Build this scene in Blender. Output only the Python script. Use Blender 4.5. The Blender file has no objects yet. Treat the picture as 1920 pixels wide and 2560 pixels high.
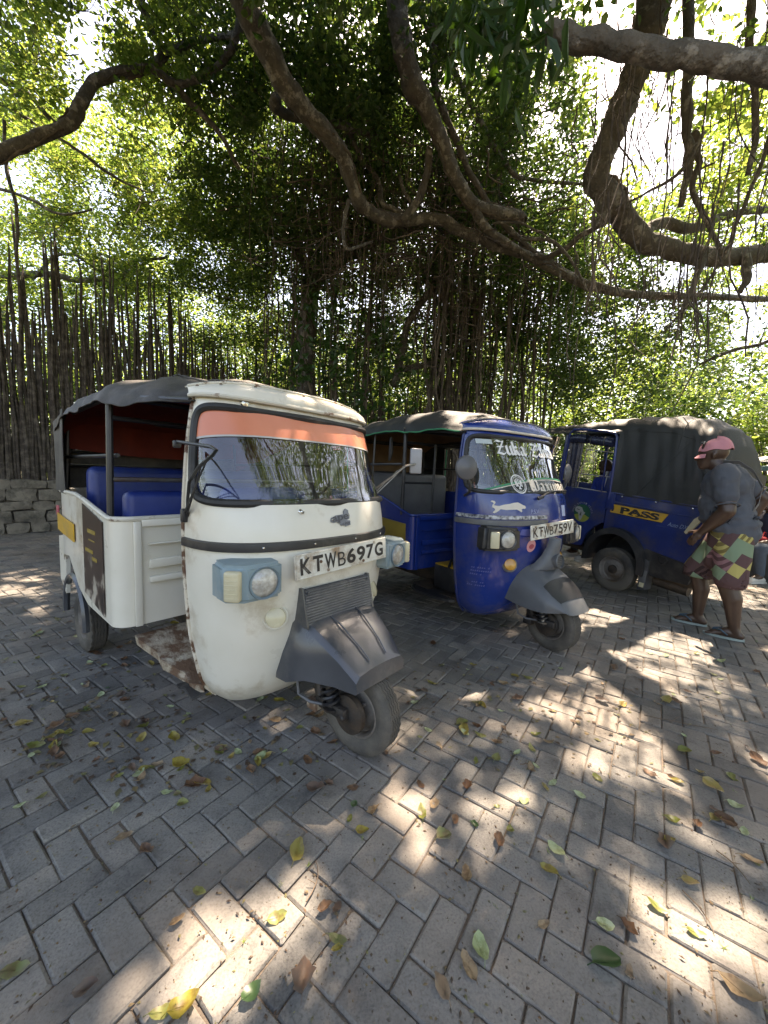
import bpy, bmesh, math, random
import numpy as np
from mathutils import Vector, Matrix
rnd = random.Random(7)
R = math.radians
SC = bpy.context.scene
COL = SC.collection
# ------------------------------------------------------------------ camera
F_PX = 962.0; PIT = R(5.3); ROLL = R(2.0); HC = 1.30
cam_d = bpy.data.cameras.new('camera')
cam = bpy.data.objects.new('camera', cam_d); COL.objects.link(cam)
cam_d.sensor_fit = 'VERTICAL'; cam_d.sensor_height = 32.0; cam_d.lens = 32.0 * F_PX / 2560.0
cam_d.clip_start = 0.02; cam_d.clip_end = 2000
cam.location = (0, 0, HC)
cam.rotation_euler = (Matrix.Rotation(R(90) - PIT, 3, 'X') @ Matrix.Rotation(ROLL, 3, 'Z')).to_euler()
SC.camera = cam
# ------------------------------------------------------------------ light
SUN_EL, SUN_AZ = R(62), R(22)                # azimuth clockwise from +Y
SUN = np.array([math.cos(SUN_EL) * math.sin(SUN_AZ), math.cos(SUN_EL) * math.cos(SUN_AZ), math.sin(SUN_EL)])
w = bpy.data.worlds.new('World'); SC.world = w; w.use_nodes = True
nt = w.node_tree; nt.nodes.clear()
sky = nt.nodes.new('ShaderNodeTexSky'); sky.sky_type = 'NISHITA'; sky.sun_disc = False
sky.sun_elevation = SUN_EL; sky.sun_rotation = SUN_AZ; sky.air_density = 1.0; sky.dust_density = 2.5; sky.ozone_density = 1.0
bg = nt.nodes.new('ShaderNodeBackground'); bg.inputs[1].default_value = 0.15
wo = nt.nodes.new('ShaderNodeOutputWorld')
nt.links.new(sky.outputs[0], bg.inputs[0]); nt.links.new(bg.outputs[0], wo.inputs[0])
sl = bpy.data.lights.new('sun', 'SUN'); sl.energy = 5.0; sl.angle = R(0.53); sl.color = (1.0, 0.93, 0.84)
so = bpy.data.objects.new('sun', sl); COL.objects.link(so); so.location = (10, 25, 40)
so.rotation_euler = Vector(SUN.tolist()).to_track_quat('Z', 'Y').to_euler()
SC.view_settings.view_transform = 'Standard'; SC.view_settings.look = 'None'
SC.view_settings.exposure = 2.25; SC.view_settings.gamma = 1.0; SC.view_settings.use_white_balance = True; SC.view_settings.white_balance_temperature = 7950; SC.view_settings.white_balance_tint = 15; SC.view_settings.use_curve_mapping = False
cy = SC.cycles
cy.max_bounces = 9; cy.diffuse_bounces = 5; cy.glossy_bounces = 4; cy.transmission_bounces = 6; cy.transparent_max_bounces = 12
cy.caustics_reflective = False; cy.caustics_refractive = False
cy.use_denoising = True; cy.sample_clamp_indirect = 8.0

# ------------------------------------------------------------------ projection helpers (numpy)
_c, _s = math.cos(ROLL), math.sin(ROLL)
def at(px, py, Y):
    """point of the picture (1920 x 2560 px of the photo) at the distance Y ahead"""
    X_, Y_ = px - 960.0, py - 1280.0
    x = (_c * X_ + _s * Y_) / F_PX; y = (-_s * X_ + _c * Y_) / F_PX
    r = np.array([x, math.cos(PIT) - y * math.sin(PIT), -math.sin(PIT) - y * math.cos(PIT)])
    return np.array([0, 0, HC]) + r * (Y / r[1])
def ground_at(px, py):
    p = at(px, py, 1.0); d = p - np.array([0, 0, HC])
    return np.array([0, 0, HC]) + d * (-HC / d[2])
def pix(P):
    P = np.atleast_2d(P) - np.array([0, 0, HC])
    d = P[:, 1] * math.cos(PIT) - P[:, 2] * math.sin(PIT)
    dn = -P[:, 1] * math.sin(PIT) - P[:, 2] * math.cos(PIT)
    d = np.where(np.abs(d) < 1e-4, 1e-4, d)
    x = P[:, 0] / d; y = dn / d
    return 960 + F_PX * (_c * x - _s * y), 1280 + F_PX * (_s * x + _c * y), d

# ------------------------------------------------------------------ scene helpers
def tag(o, label=None, cat=None, group=None, kind=None):
    if label: o['label'] = label
    if cat: o['category'] = cat
    if group: o['group'] = group
    if kind: o['kind'] = kind
    return o
def empty(name, loc=(0, 0, 0), rot=(0, 0, 0), scale=1.0):
    o = bpy.data.objects.new(name, None); COL.objects.link(o)
    o.location = loc; o.rotation_euler = rot; o.scale = (scale,) * 3; o.empty_display_size = 0.1
    return o
def link(name, me, mat=None, parent=None):
    o = bpy.data.objects.new(name, me); COL.objects.link(o)
    if mat is not None and len(me.materials) == 0: me.materials.append(mat)
    if parent is not None: o.parent = parent
    return o
def mesh_np(name, V, Fs, smooth=True):
    """V (n,3); Fs list of int arrays (m,k)"""
    me = bpy.data.meshes.new(name)
    V = np.asarray(V, np.float32)
    me.vertices.add(len(V)); me.vertices.foreach_set('co', V.ravel())
    tot = sum(f.size for f in Fs); npoly = sum(len(f) for f in Fs)
    me.loops.add(tot); me.polygons.add(npoly)
    me.loops.foreach_set('vertex_index', np.concatenate([f.ravel() for f in Fs]).astype(np.int32))
    st = []; k = 0
    for f in Fs:
        st.append(k + np.arange(len(f)) * f.shape[1]); k += f.size
    me.polygons.foreach_set('loop_start', np.concatenate(st).astype(np.int32))
    me.polygons.foreach_set('use_smooth', np.full(npoly, smooth, bool))
    me.update(calc_edges=True); me.validate()
    return me
class MB:
    """collects shapes and links them as ONE mesh"""
    def __init__(s): s.v = []; s.f = []; s.sm = []
    def add(s, vs, fs, smooth=False, M=None):
        o = len(s.v)
        if M is not None: vs = [M @ Vector(v) for v in vs]
        s.v += [tuple(float(c) for c in v) for v in vs]
        s.f += [tuple(int(i) + o for i in f) for f in fs]; s.sm += [smooth] * len(fs)
        return s
    def bm(s, b, smooth=False, M=None):
        b.verts.index_update()
        s.add([v.co.copy() for v in b.verts], [[v.index for v in f.verts] for f in b.faces], smooth, M); b.free(); return s
    def box(s, c, d, r=0.0, M=None, seg=2):
        b = bmesh.new(); bmesh.ops.create_cube(b, size=1.0)
        for v in b.verts: v.co = Vector((v.co.x * d[0], v.co.y * d[1], v.co.z * d[2]))
        if r > 0: bmesh.ops.bevel(b, geom=list(b.edges), offset=min(r, min(d) * .49), segments=seg, affect='EDGES', profile=0.5)
        for v in b.verts: v.co += Vector(c)
        return s.bm(b, r > 0, M)
    def tube(s, pts, rad, n=8, caps=True, closed=False, M=None, smooth=True):
        P = [Vector([float(c) for c in p]) for p in pts]; m = len(P)
        rr = rad if hasattr(rad, '__len__') else [rad] * m
        t0 = (P[1] - P[0]).normalized(); u = t0.orthogonal().normalized(); vs = []
        for i in range(m):
            if closed: t = (P[(i + 1) % m] - P[i - 1])
            else: t = P[min(i + 1, m - 1)] - P[max(i - 1, 0)]
            if t.length < 1e-9: t = t0
            t = t.normalized(); u = (u - t * u.dot(t))
            u = u.normalized() if u.length > 1e-6 else t.orthogonal().normalized()
            q = t.cross(u)
            for k in range(n):
                a = 2 * math.pi * k / n; vs.append(P[i] + (u * math.cos(a) + q * math.sin(a)) * rr[i])
        fs = []
        for i in range(m if closed else m - 1):
            j = (i + 1) % m
            for k in range(n): fs.append((i * n + k, i * n + (k + 1) % n, j * n + (k + 1) % n, j * n + k))
        if caps and not closed: fs.append(tuple(range(n))[::-1]); fs.append(tuple((m - 1) * n + k for k in range(n)))
        return s.add(vs, fs, smooth, M)
    def lathe(s, prof, n=24, c=(0, 0, 0), axis='Z', M=None, smooth=True, closed=False):
        """prof list of (radius, height) spun round axis through c"""
        vs = []
        for k in range(n):
            a = 2 * math.pi * k / n; ca, sa = math.cos(a), math.sin(a)
            for r_, h in prof:
                if axis == 'Z': p = (r_ * ca, r_ * sa, h)
                elif axis == 'Y': p = (r_ * ca, h, r_ * sa)
                else: p = (h, r_ * ca, r_ * sa)
                vs.append((p[0] + c[0], p[1] + c[1], p[2] + c[2]))
        m = len(prof); fs = []
        for k in range(n):
            for i in range(m if closed else m - 1):
                j = (i + 1) % m
                fs.append((k * m + i, ((k + 1) % n) * m + i, ((k + 1) % n) * m + j, k * m + j))
        return s.add(vs, fs, smooth, M)
    def prism(s, poly, h0, h1, axis='Z', M=None, smooth=False):
        """poly list of 2d points extruded between h0 and h1 along axis"""
        def p3(p, h):
            return {'Z': (p[0], p[1], h), 'Y': (p[0], h, p[1]), 'X': (h, p[0], p[1])}[axis]
        n = len(poly)
        vs = [p3(p, h0) for p in poly] + [p3(p, h1) for p in poly]
        fs = [tuple(range(n))[::-1], tuple(range(n, 2 * n))] + [(i, (i + 1) % n, n + (i + 1) % n, n + i) for i in range(n)]
        return s.add(vs, fs, smooth, M)
    def grid(s, fn, us, vs_, smooth=True, keep=None, M=None):
        idx = {}; V = []
        for i, a in enumerate(us):
            for j, b in enumerate(vs_): V.append(fn(a, b))
        n = len(vs_); fs = []
        for i in range(len(us) - 1):
            for j in range(n - 1):
                if keep is None or keep(0.5 * (us[i] + us[i + 1]), 0.5 * (vs_[j] + vs_[j + 1])):
                    fs.append((i * n + j, (i + 1) * n + j, (i + 1) * n + j + 1, i * n + j + 1))
        used = sorted({k for f in fs for k in f}); mp = {k: q for q, k in enumerate(used)}
        return s.add([V[k] for k in used], [[mp[k] for k in f] for f in fs], smooth, M)
    def build(s, name, mat, parent=None, thick=0.0, sharp=35, recalc=True):
        me = bpy.data.meshes.new(name); me.from_pydata(s.v, [], s.f)
        me.polygons.foreach_set('use_smooth', s.sm)
        if thick:
            b = bmesh.new(); b.from_mesh(me)
            b.normal_update(); base = list(b.faces)
            n0 = {v: v.normal.copy() for v in b.verts}
            r = bmesh.ops.duplicate(b, geom=base)
            dup = [g for g in r['geom'] if isinstance(g, bmesh.types.BMVert)]
            vm = r['vert_map']
            for v, n_ in n0.items():
                d = vm[v]; d.co = v.co - n_ * thick
            for g in r['geom']:
                if isinstance(g, bmesh.types.BMFace): g.normal_flip()
            for e in [e for f in base for e in f.edges if len(e.link_faces) == 1]:
                if e.is_valid and len(e.link_faces) == 1:
                    a, c = e.verts
                    try: b.faces.new((a, vm[a], vm[c], c)) if False else b.faces.new((c, a, vm[a], vm[c]))
                    except ValueError: pass
            bmesh.ops.recalc_face_normals(b, faces=list(b.faces))
            b.to_mesh(me); b.free()
        elif recalc:
            b = bmesh.new(); b.from_mesh(me); bmesh.ops.recalc_face_normals(b, faces=list(b.faces)); b.to_mesh(me); b.free()
        if sharp: me.set_sharp_from_angle(angle=R(sharp))
        me.update()
        return link(name, me, mat, parent)

# ------------------------------------------------------------------ materials
MATS = {}
def newmat(name):
    m = bpy.data.materials.new(name); m.use_nodes = True
    n = m.node_tree; b = n.nodes['Principled BSDF']
    return m, n, b, n.nodes['Material Output']
def N(n, t, **kw):
    x = n.nodes.new(t)
    for k, v in kw.items():
        if k.startswith('i_'):
            key = k[2:]; key = int(key) if key.isdigit() else key.replace('_', ' ')
            x.inputs[key].default_value = v
        else: setattr(x, k, v)
    return x
def ramp(n, stops, fac):
    r = n.nodes.new('ShaderNodeValToRGB'); e = r.color_ramp.elements
    while len(e) < len(stops): e.new(0.5)
    for i, (p, c) in enumerate(stops): e[i].position = p; e[i].color = (*c, 1) if len(c) == 3 else c
    n.links.new(fac, r.inputs[0]); return r
def mix(n, fac, a, b, mode='MIX'):
    x = n.nodes.new('ShaderNodeMix'); x.data_type = 'RGBA'; x.blend_type = mode
    for sock, val in ((x.inputs[0], fac), (x.inputs[6], a), (x.inputs[7], b)):
        if hasattr(val, 'links') or isinstance(val, bpy.types.NodeSocket): n.links.new(val, sock)
        elif isinstance(val, (int, float)): sock.default_value = val
        else: sock.default_value = (*val, 1)
    return x.outputs[2]
def surface(name, col, col2=None, rough=0.5, scale=6.0, dirt=None, dirt_amt=0.0, bump=0.0, bscale=80.0, bdist=.01, metal=0.0, coat=0.0, rough_var=0.1, spec=0.5, detail=6.0, dirt_scale=3.0, dirt_w=.18):
    """base colour broken up by noise, optional worn/dirty patches, fine relief, uneven gloss"""
    if name in MATS: return MATS[name]
    m, n, b, out = newmat(name)
    tc = N(n, 'ShaderNodeTexCoord'); oi = N(n, 'ShaderNodeObjectInfo')
    n1 = N(n, 'ShaderNodeTexNoise', i_Scale=scale, i_Detail=detail, i_Roughness=.6); n.links.new(tc.outputs['Object'], n1.inputs['Vector'])
    c2 = col2 if col2 is not None else tuple(c * .8 for c in col)
    r1 = ramp(n, [(.35, c2), (.65, col)], n1.outputs[0]); c = r1.outputs[0]
    if dirt is not None:
        n2 = N(n, 'ShaderNodeTexNoise', i_Scale=dirt_scale, i_Detail=9.0, i_Roughness=.68); n.links.new(tc.outputs['Object'], n2.inputs['Vector'])
        r2 = ramp(n, [(1 - dirt_amt - dirt_w, (0, 0, 0)), (1 - dirt_amt, (1, 1, 1))], n2.outputs[0])
        c = mix(n, r2.outputs[0], c, dirt)
    n.links.new(c, b.inputs['Base Color'])
    mr = N(n, 'ShaderNodeMapRange', i_3=max(0, rough - rough_var), i_4=min(1, rough + rough_var)); n.links.new(n1.outputs[0], mr.inputs[0]); n.links.new(mr.outputs[0], b.inputs['Roughness'])
    b.inputs['Metallic'].default_value = metal; b.inputs['Coat Weight'].default_value = coat; b.inputs['Coat Roughness'].default_value = .08
    b.inputs['Specular IOR Level'].default_value = spec
    if bump:
        n3 = N(n, 'ShaderNodeTexNoise', i_Scale=bscale, i_Detail=4.0); n.links.new(tc.outputs['Object'], n3.inputs['Vector'])
        bp = N(n, 'ShaderNodeBump', i_Strength=bump, i_Distance=bdist); n.links.new(n3.outputs[0], bp.inputs['Height']); n.links.new(bp.outputs[0], b.inputs['Normal'])
    MATS[name] = m; return m
def leafmat(name, cols, trans, tfac=.45, rough=.42, objrand=False, spots=None):
    m, n, b, out = newmat(name)
    if objrand: src = N(n, 'ShaderNodeObjectInfo').outputs['Random']
    else: src = N(n, 'ShaderNodeNewGeometry').outputs['Random Per Island']
    st = [(i / max(1, len(cols) - 1), c) for i, c in enumerate(cols)]
    r = ramp(n, st, src); bc = r.outputs[0]
    if spots:
        tc = N(n, 'ShaderNodeTexCoord'); oi = N(n, 'ShaderNodeObjectInfo'); va = N(n, 'ShaderNodeVectorMath', operation='ADD'); n.links.new(tc.outputs['Object'], va.inputs[0]); n.links.new(oi.outputs['Location'], va.inputs[1])
        sn = N(n, 'ShaderNodeTexNoise', i_Scale=38.0, i_Detail=6.0, i_Roughness=.65); n.links.new(va.outputs[0], sn.inputs['Vector'])
        sr = ramp(n, [(.46, (0, 0, 0)), (.60, (.9, .9, .9))], sn.outputs[0]); bc = mix(n, sr.outputs[0], bc, spots)
    n.links.new(bc, b.inputs['Base Color']); b.inputs['Roughness'].default_value = rough
    t = N(n, 'ShaderNodeBsdfTranslucent'); st2 = [(i / max(1, len(trans) - 1), c) for i, c in enumerate(trans)]
    r2 = ramp(n, st2, src); n.links.new(r2.outputs[0], t.inputs[0])
    mx = N(n, 'ShaderNodeMixShader', i_0=tfac); n.links.new(b.outputs[0], mx.inputs[1]); n.links.new(t.outputs[0], mx.inputs[2]); n.links.new(mx.outputs[0], out.inputs[0])
    MATS[name] = m; return m
def glassmat(name, tint=(.9, .95, .93), refl=1.0, dirt=0.03):
    m, n, b, out = newmat(name); n.nodes.remove(b)
    tr = N(n, 'ShaderNodeBsdfTransparent'); tr.inputs[0].default_value = (*tint, 1)
    gl = N(n, 'ShaderNodeBsdfGlossy'); gl.inputs['Roughness'].default_value = .015; gl.inputs[0].default_value = (1, 1, 1, 1)
    fr = N(n, 'ShaderNodeFresnel', i_IOR=1.55); mu = N(n, 'ShaderNodeMath', operation='MULTIPLY_ADD', i_1=1.7 * refl, i_2=.02, use_clamp=True); n.links.new(fr.outputs[0], mu.inputs[0])
    mx = N(n, 'ShaderNodeMixShader'); n.links.new(mu.outputs[0], mx.inputs[0]); n.links.new(tr.outputs[0], mx.inputs[1]); n.links.new(gl.outputs[0], mx.inputs[2])
    df = N(n, 'ShaderNodeBsdfDiffuse'); df.inputs[0].default_value = (.5, .48, .44, 1)
    m2 = N(n, 'ShaderNodeMixShader', i_0=dirt); n.links.new(mx.outputs[0], m2.inputs[1]); n.links.new(df.outputs[0], m2.inputs[2]); n.links.new(m2.outputs[0], out.inputs[0])
    MATS[name] = m; return m

RUST = (.16, .07, .03)
WHITE = surface('old_cream_paint', (.76, .72, .62), (.70, .655, .54), .30, 2.2, (.42, .33, .21), .28, coat=.25, bump=.02, bscale=14, dirt_scale=2.6)
WHITE_W = surface('worn_cream_paint', (.70, .66, .56), (.60, .56, .46), .42, 3.0, RUST, .36, bump=.06, bscale=40, dirt_scale=7, dirt_w=.06)
RUSTY = surface('rusted_cream_metal', (.50, .44, .34), (.34, .27, .19), .8, 9, (.15, .085, .05), .47, bump=.5, bscale=60, dirt_scale=10, dirt_w=.12)
BLUE = surface('blue_paint', (.006, .034, .215), (.005, .025, .17), .24, 3, (.05, .06, .16), .32, coat=.6, bump=.015, bscale=12)
DBLUE = surface('dusty_dark_blue_paint', (.009, .027, .15), (.007, .020, .11), .38, 4, (.05, .05, .08), .34, coat=.25)
RUBBER = surface('black_rubber', (.018, .018, .018), (.028, .027, .025), .55, 9, (.09, .08, .07), .30, rough_var=.12)
TYRE = surface('dusty_tyre_rubber', (.028, .027, .026), (.05, .047, .043), .82, 12, (.12, .105, .085), .42, bump=.25, bscale=120)
PLASTIC = surface('grey_plastic', (.062, .066, .074), (.046, .049, .055), .30, 5, (.13, .125, .115), .33, bump=.06, bscale=200, coat=.35)
PLASTIC2 = surface('mid_grey_plastic', (.105, .112, .12), (.085, .09, .096), .42, 5, (.15, .14, .12), .30, bump=.06, bscale=200)
BLACKP = surface('black_plastic', (.016, .016, .018), (.025, .025, .026), .38, 8, (.08, .075, .065), .32)
STEEL = surface('dull_steel', (.35, .34, .32), (.22, .2, .18), .4, 12, RUST, .34, metal=.9)
DARKST = surface('greasy_dark_steel', (.06, .055, .05), (.035, .032, .03), .55, 14, (.13, .09, .06), .42, metal=.55, bump=.3, bscale=70)
CHROME = surface('chrome', (.8, .8, .78), (.6, .59, .56), .15, 8, None, metal=1.0, rough_var=.08)
RIMG = surface('dusty_grey_rim', (.25, .235, .215), (.17, .155, .14), .6, 9, (.12, .09, .065), .38, metal=.3)
HLBLUE = surface('faded_light_blue_plastic', (.23, .31, .33), (.185, .255, .275), .5, 7, (.33, .34, .32), .34)
CREAMPL = surface('yellowed_lens_plastic', (.62, .56, .38), (.52, .46, .30), .25, 9, None, coat=.4)
LENS = surface('lamp_lens', (.62, .60, .54), (.40, .38, .33), .12, 40, (.16, .13, .09), .40, coat=.8, spec=.8, bump=.5, bscale=45)
REFLEC = surface('lamp_reflector', (.75, .73, .68), (.5, .48, .42), .2, 8, (.3, .26, .18), .35, metal=1.0)
AMBER = surface('amber_lens', (.55, .28, .04), (.45, .2, .03), .25, 9, coat=.5)
TARP = surface('grey_black_tarpaulin', (.058, .054, .050), (.040, .037, .034), .62, 4, (.12, .105, .09), .38, bump=.25, bscale=220)
TARP2 = surface('dark_olive_tarpaulin', (.026, .028, .026), (.018, .019, .018), .66, 4, (.040, .040, .036), .26, bump=.2, bscale=240)
REDCL = surface('red_lining_cloth', (.20, .028, .016), (.13, .018, .011), .85, 5, bump=.2, bscale=200)
TANCL = surface('tan_lining_cloth', (.24, .15, .08), (.17, .10, .055), .85, 5, bump=.2, bscale=200)
BSEAT = surface('blue_vinyl', (.012, .035, .20), (.008, .025, .15), .42, 6, (.03, .05, .12), .33, bump=.12, bscale=160)
GSEAT = surface('grey_vinyl', (.13, .13, .135), (.095, .095, .10), .5, 6, bump=.12, bscale=160)
CLOTHW = surface('pale_cloth', (.62, .58, .54), (.5, .46, .43), .9, 8)
PLATEW = surface('number_plate_white', (.72, .70, .62), (.64, .61, .52), .45, 9, (.3, .2, .12), .33, dirt_scale=8)
INK = surface('plate_black', (.015, .014, .013), (.03, .027, .025), .5, 20, (.2, .18, .15), .26, dirt_scale=25)
INKB = surface('plate_brown_black', (.055, .038, .03), (.04, .028, .022), .55, 20)
DECALW = surface('white_vinyl_print', (.78, .77, .75), (.72, .71, .69), .5, 9)
DECALC = surface('cream_vinyl_print', (.66, .60, .52), (.6, .55, .47), .5, 9)
YELLOW = surface('yellow_band', (.62, .36, .035), (.52, .29, .03), .5, 9, (.3, .2, .08), .33)
YELDULL = surface('dull_yellow_band', (.30, .21, .03), (.24, .165, .025), .55, 9)
SALMON = surface('salmon_sun_strip', (.74, .25, .14), (.68, .22, .12), .32, 3, coat=.3)
GREENS = surface('green_trim', (.03, .25, .12), (.025, .2, .1), .5, 6)
DGREEN = surface('dark_green_print', (.012, .09, .05), (.01, .07, .04), .5, 9)
LIME = surface('olive_print', (.25, .27, .05), (.21, .23, .04), .5, 9)
GREYP = surface('grey_print', (.30, .31, .30), (.25, .26, .25), .5, 9)
PINK = surface('pink_print', (.70, .33, .33), (.62, .27, .28), .5, 9)
REDP = surface('red_print', (.45, .10, .12), (.32, .05, .07), .5, 18)
BADGE = surface('badge_grey_metal', (.22, .23, .26), (.16, .17, .19), .4, 14, metal=.5)
PANELG = surface('grey_strip', (.14, .14, .14), (.10, .10, .10), .45, 9, (.2, .19, .17), .33)
MATT = surface('black_mat', (.02, .02, .021), (.03, .03, .03), .6, 9, (.07, .065, .06), .36, bump=.3, bscale=60)
TEALP = surface('pale_teal_paint', (.26, .40, .38), (.22, .34, .33), .5, 5)
GLASS = glassmat('windscreen_glass', refl=1.15, dirt=.006)
GLASS2 = glassmat('lamp_glass', refl=1.0)
# ------------------------------------------------------------------ pavement
def paver_material():
    m, n, b, out = newmat('concrete_paver')
    geo = N(n, 'ShaderNodeNewGeometry'); oi = N(n, 'ShaderNodeObjectInfo')
    ad = N(n, 'ShaderNodeMath', operation='ADD'); n.links.new(geo.outputs['Random Per Island'], ad.inputs[0]); n.links.new(oi.outputs['Random'], ad.inputs[1])
    fr = N(n, 'ShaderNodeMath', operation='FRACT'); n.links.new(ad.outputs[0], fr.inputs[0])
    base = ramp(n, [(0, (.142, .136, .127)), (.35, (.188, .180, .167)), (.7, (.212, .202, .186)), (1, (.245, .218, .188))], fr.outputs[0])
    pos = geo.outputs['Position']
    n1 = N(n, 'ShaderNodeTexNoise', i_Scale=5.0, i_Detail=8.0, i_Roughness=.65); n.links.new(pos, n1.inputs['Vector'])
    r1 = ramp(n, [(.28, (.50, .50, .52)), (.50, (1, 1, 1)), (.72, (1.25, 1.20, 1.13))], n1.outputs[0])
    c = mix(n, 1.0, base.outputs[0], r1.outputs[0], 'MULTIPLY')
    n2 = N(n, 'ShaderNodeTexNoise', i_Scale=150.0, i_Detail=3.0); n.links.new(pos, n2.inputs['Vector'])
    r2 = ramp(n, [(.30, (.62, .61, .6)), (.5, (1, 1, 1)), (.75, (1.18, 1.17, 1.15))], n2.outputs[0])
    c = mix(n, .8, c, r2.outputs[0], 'MULTIPLY')
    n3 = N(n, 'ShaderNodeTexNoise', i_Scale=16.0, i_Detail=3.0, i_Roughness=.5); n.links.new(pos, n3.inputs['Vector'])
    r3 = ramp(n, [(.70, (0, 0, 0)), (.77, (.75, .75, .75))], n3.outputs[0])
    c = mix(n, r3.outputs[0], c, (.045, .043, .041))                      # old oil and gum spots
    n5 = N(n, 'ShaderNodeTexNoise', i_Scale=1.1, i_Detail=5.0); n.links.new(pos, n5.inputs['Vector'])
    r5 = ramp(n, [(.45, (0, 0, 0)), (.70, (.75, .75, .75))], n5.outputs[0])
    c = mix(n, r5.outputs[0], c, (.27, .225, .185))                      # blown sand
    n6 = N(n, 'ShaderNodeTexNoise', i_Scale=.75, i_Detail=7.0, i_Roughness=.62); n.links.new(pos, n6.inputs['Vector'])
    r6 = ramp(n, [(.34, (.62, .61, .60)), (.50, (1, 1, 1)), (.68, (1.12, 1.09, 1.04))], n6.outputs[0]); c = mix(n, .9, c, r6.outputs[0], 'MULTIPLY')
    n7 = N(n, 'ShaderNodeTexNoise', i_Scale=9.0, i_Detail=9.0, i_Roughness=.75); n.links.new(pos, n7.inputs['Vector'])
    r7 = ramp(n, [(.58, (0, 0, 0)), (.66, (.55, .55, .55))], n7.outputs[0]); c = mix(n, r7.outputs[0], c, (.085, .080, .073))   # scuffs and damp
    n.links.new(c, b.inputs['Base Color']); b.inputs['Roughness'].default_value = .86; b.inputs['Specular IOR Level'].default_value = .3
    n4 = N(n, 'ShaderNodeTexNoise', i_Scale=45.0, i_Detail=7.0, i_Roughness=.7); n.links.new(pos, n4.inputs['Vector'])
    bp = N(n, 'ShaderNodeBump', i_Strength=.55, i_Distance=.006); n.links.new(n4.outputs[0], bp.inputs['Height']); n.links.new(bp.outputs[0], b.inputs['Normal'])
    MATS['concrete_paver'] = m; return m
PAVER = paver_material()
SAND = surface('joint_sand', (.125, .10, .078), (.075, .06, .048), .95, 30, (.17, .13, .10), .42, bump=.6, bscale=150, dirt_scale=8)
SOIL = surface('bare_soil', (.16, .125, .09), (.10, .08, .055), .95, 2, (.08, .09, .03), .4, bump=.5, bscale=12)

U = 0.0976; TH = R(55.13); OX, OY = -0.484, 1.113
AV = np.array([math.cos(TH), math.sin(TH)]); BV = np.array([math.sin(TH), -math.cos(TH)])
def paver_verts(L, W, top, irr, rg, rich=True):
    """a paving block lying along +x, clipped corners and a worn arris; origin at its centre, top at z = top"""
    hx, hy = L / 2 - .0022, W / 2 - .0022; ch = .0038 + rg.random() * .003
    def ring(ix, z, cc):
        x, y = hx - ix, hy - ix
        if rich:
            p = [(x, -y + cc), (x, y - cc), (x - cc, y), (-x + cc, y), (-x, y - cc), (-x, -y + cc), (-x + cc, -y), (x - cc, -y)]
        else: p = [(x, -y), (x, y), (-x, y), (-x, -y)]
        return [(a + rg.uniform(-irr, irr), c + rg.uniform(-irr, irr), z) for a, c in p]
    r0 = ring(0, top - .03, .005); r1 = ring(0, top - ch, .005); r2 = ring(ch, top, .007)
    k = len(r0); V = r0 + r1 + r2; q = []
    for i in range(k):
        j = (i + 1) % k
        q.append((i, j, k + j, k + i)); q.append((k + i, k + j, 2 * k + j, 2 * k + i))
    return V, q, [tuple(range(2 * k, 3 * k))]
def make_pavement():
    b = MB(); s = 60
    b.grid(lambda x, y: (x, y, -.0095), np.linspace(-14, 16, 31), np.linspace(-4, 16, 21), smooth=False)
    root = b.build('pavement', SAND); tag(root, kind='structure')
    blocks = []
    for n in range(-220, 260):
        for m in range(-80, 80):
            for typ in (0, 1):
                if typ == 0: a, c = n + 1.0, n + 4 * m + .5
                else: a, c = n + 1.5, n - 2 + 4 * m + 1.0
                p = np.array([OX, OY]) + U * (a * AV + c * BV)
                if p[1] < .15 or p[1] > 13.0 or abs(p[0]) > p[1] * 1.12 + .9 or p[0] > 12 or p[0] < -7.4 - .25 * (p[1] - 7): continue
                blocks.append((p[0], p[1], typ))
    blocks.sort(key=lambda q: q[0] ** 2 + q[1] ** 2)
    rg = random.Random(3)
    var = []
    for k in range(10):
        V, q, t = paver_verts(2 * U, U, 0.0, .0022, rg)
        me = bpy.data.meshes.new('paver'); me.from_pydata(V, [], q + t); me.materials.append(PAVER)
        var.append(me)
    single = 0; VV = []; QQ = []; T8 = []; T4 = []; o = 0
    for x, y, typ in blocks:
        px, py, d = pix(np.array([x, y, 0]))
        inside = -60 < px[0] < 1980 and py[0] < 2640
        ang = TH if typ == 0 else TH - math.pi / 2
        z = rg.gauss(0, .0022); tx, ty = rg.gauss(0, .009), rg.gauss(0, .013); ang += rg.gauss(0, .010)
        if single < 300 and inside:
            ob = link('paver', var[rg.randrange(10)], None, root)
            ob.location = (x, y, z); ob.rotation_euler = (tx, ty, ang); single += 1
        else:
            rich = y < 4.5
            V, q, t = paver_verts(2 * U, U, 0.0, .0022, rg, rich)
            V = np.array(V); ca, sa = math.cos(ang), math.sin(ang)
            W = np.stack([x + V[:, 0] * ca - V[:, 1] * sa, y + V[:, 0] * sa + V[:, 1] * ca, z + V[:, 2] + V[:, 1] * tx - V[:, 0] * ty], 1)
            VV.append(W); QQ += [[i + o for i in f] for f in q]
            (T8 if rich else T4).append([i + o for i in t[0]]); o += len(V)
    Fs = [np.array(QQ)]
    if T8: Fs.append(np.array(T8))
    if T4: Fs.append(np.array(T4))
    me = mesh_np('paver_field', np.concatenate(VV), Fs, smooth=False)
    ob = link('paver_field', me, PAVER, root); tag(ob, kind='stuff')
    g = MB(); g.grid(lambda x, y: (x, y, -.035 + (0.0 if y < 30 else .0)), np.linspace(-160, 160, 33), np.linspace(-60, 260, 33), smooth=False)
    tag(g.build('ground', SOIL), kind='structure')
    return root
make_pavement()

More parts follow.
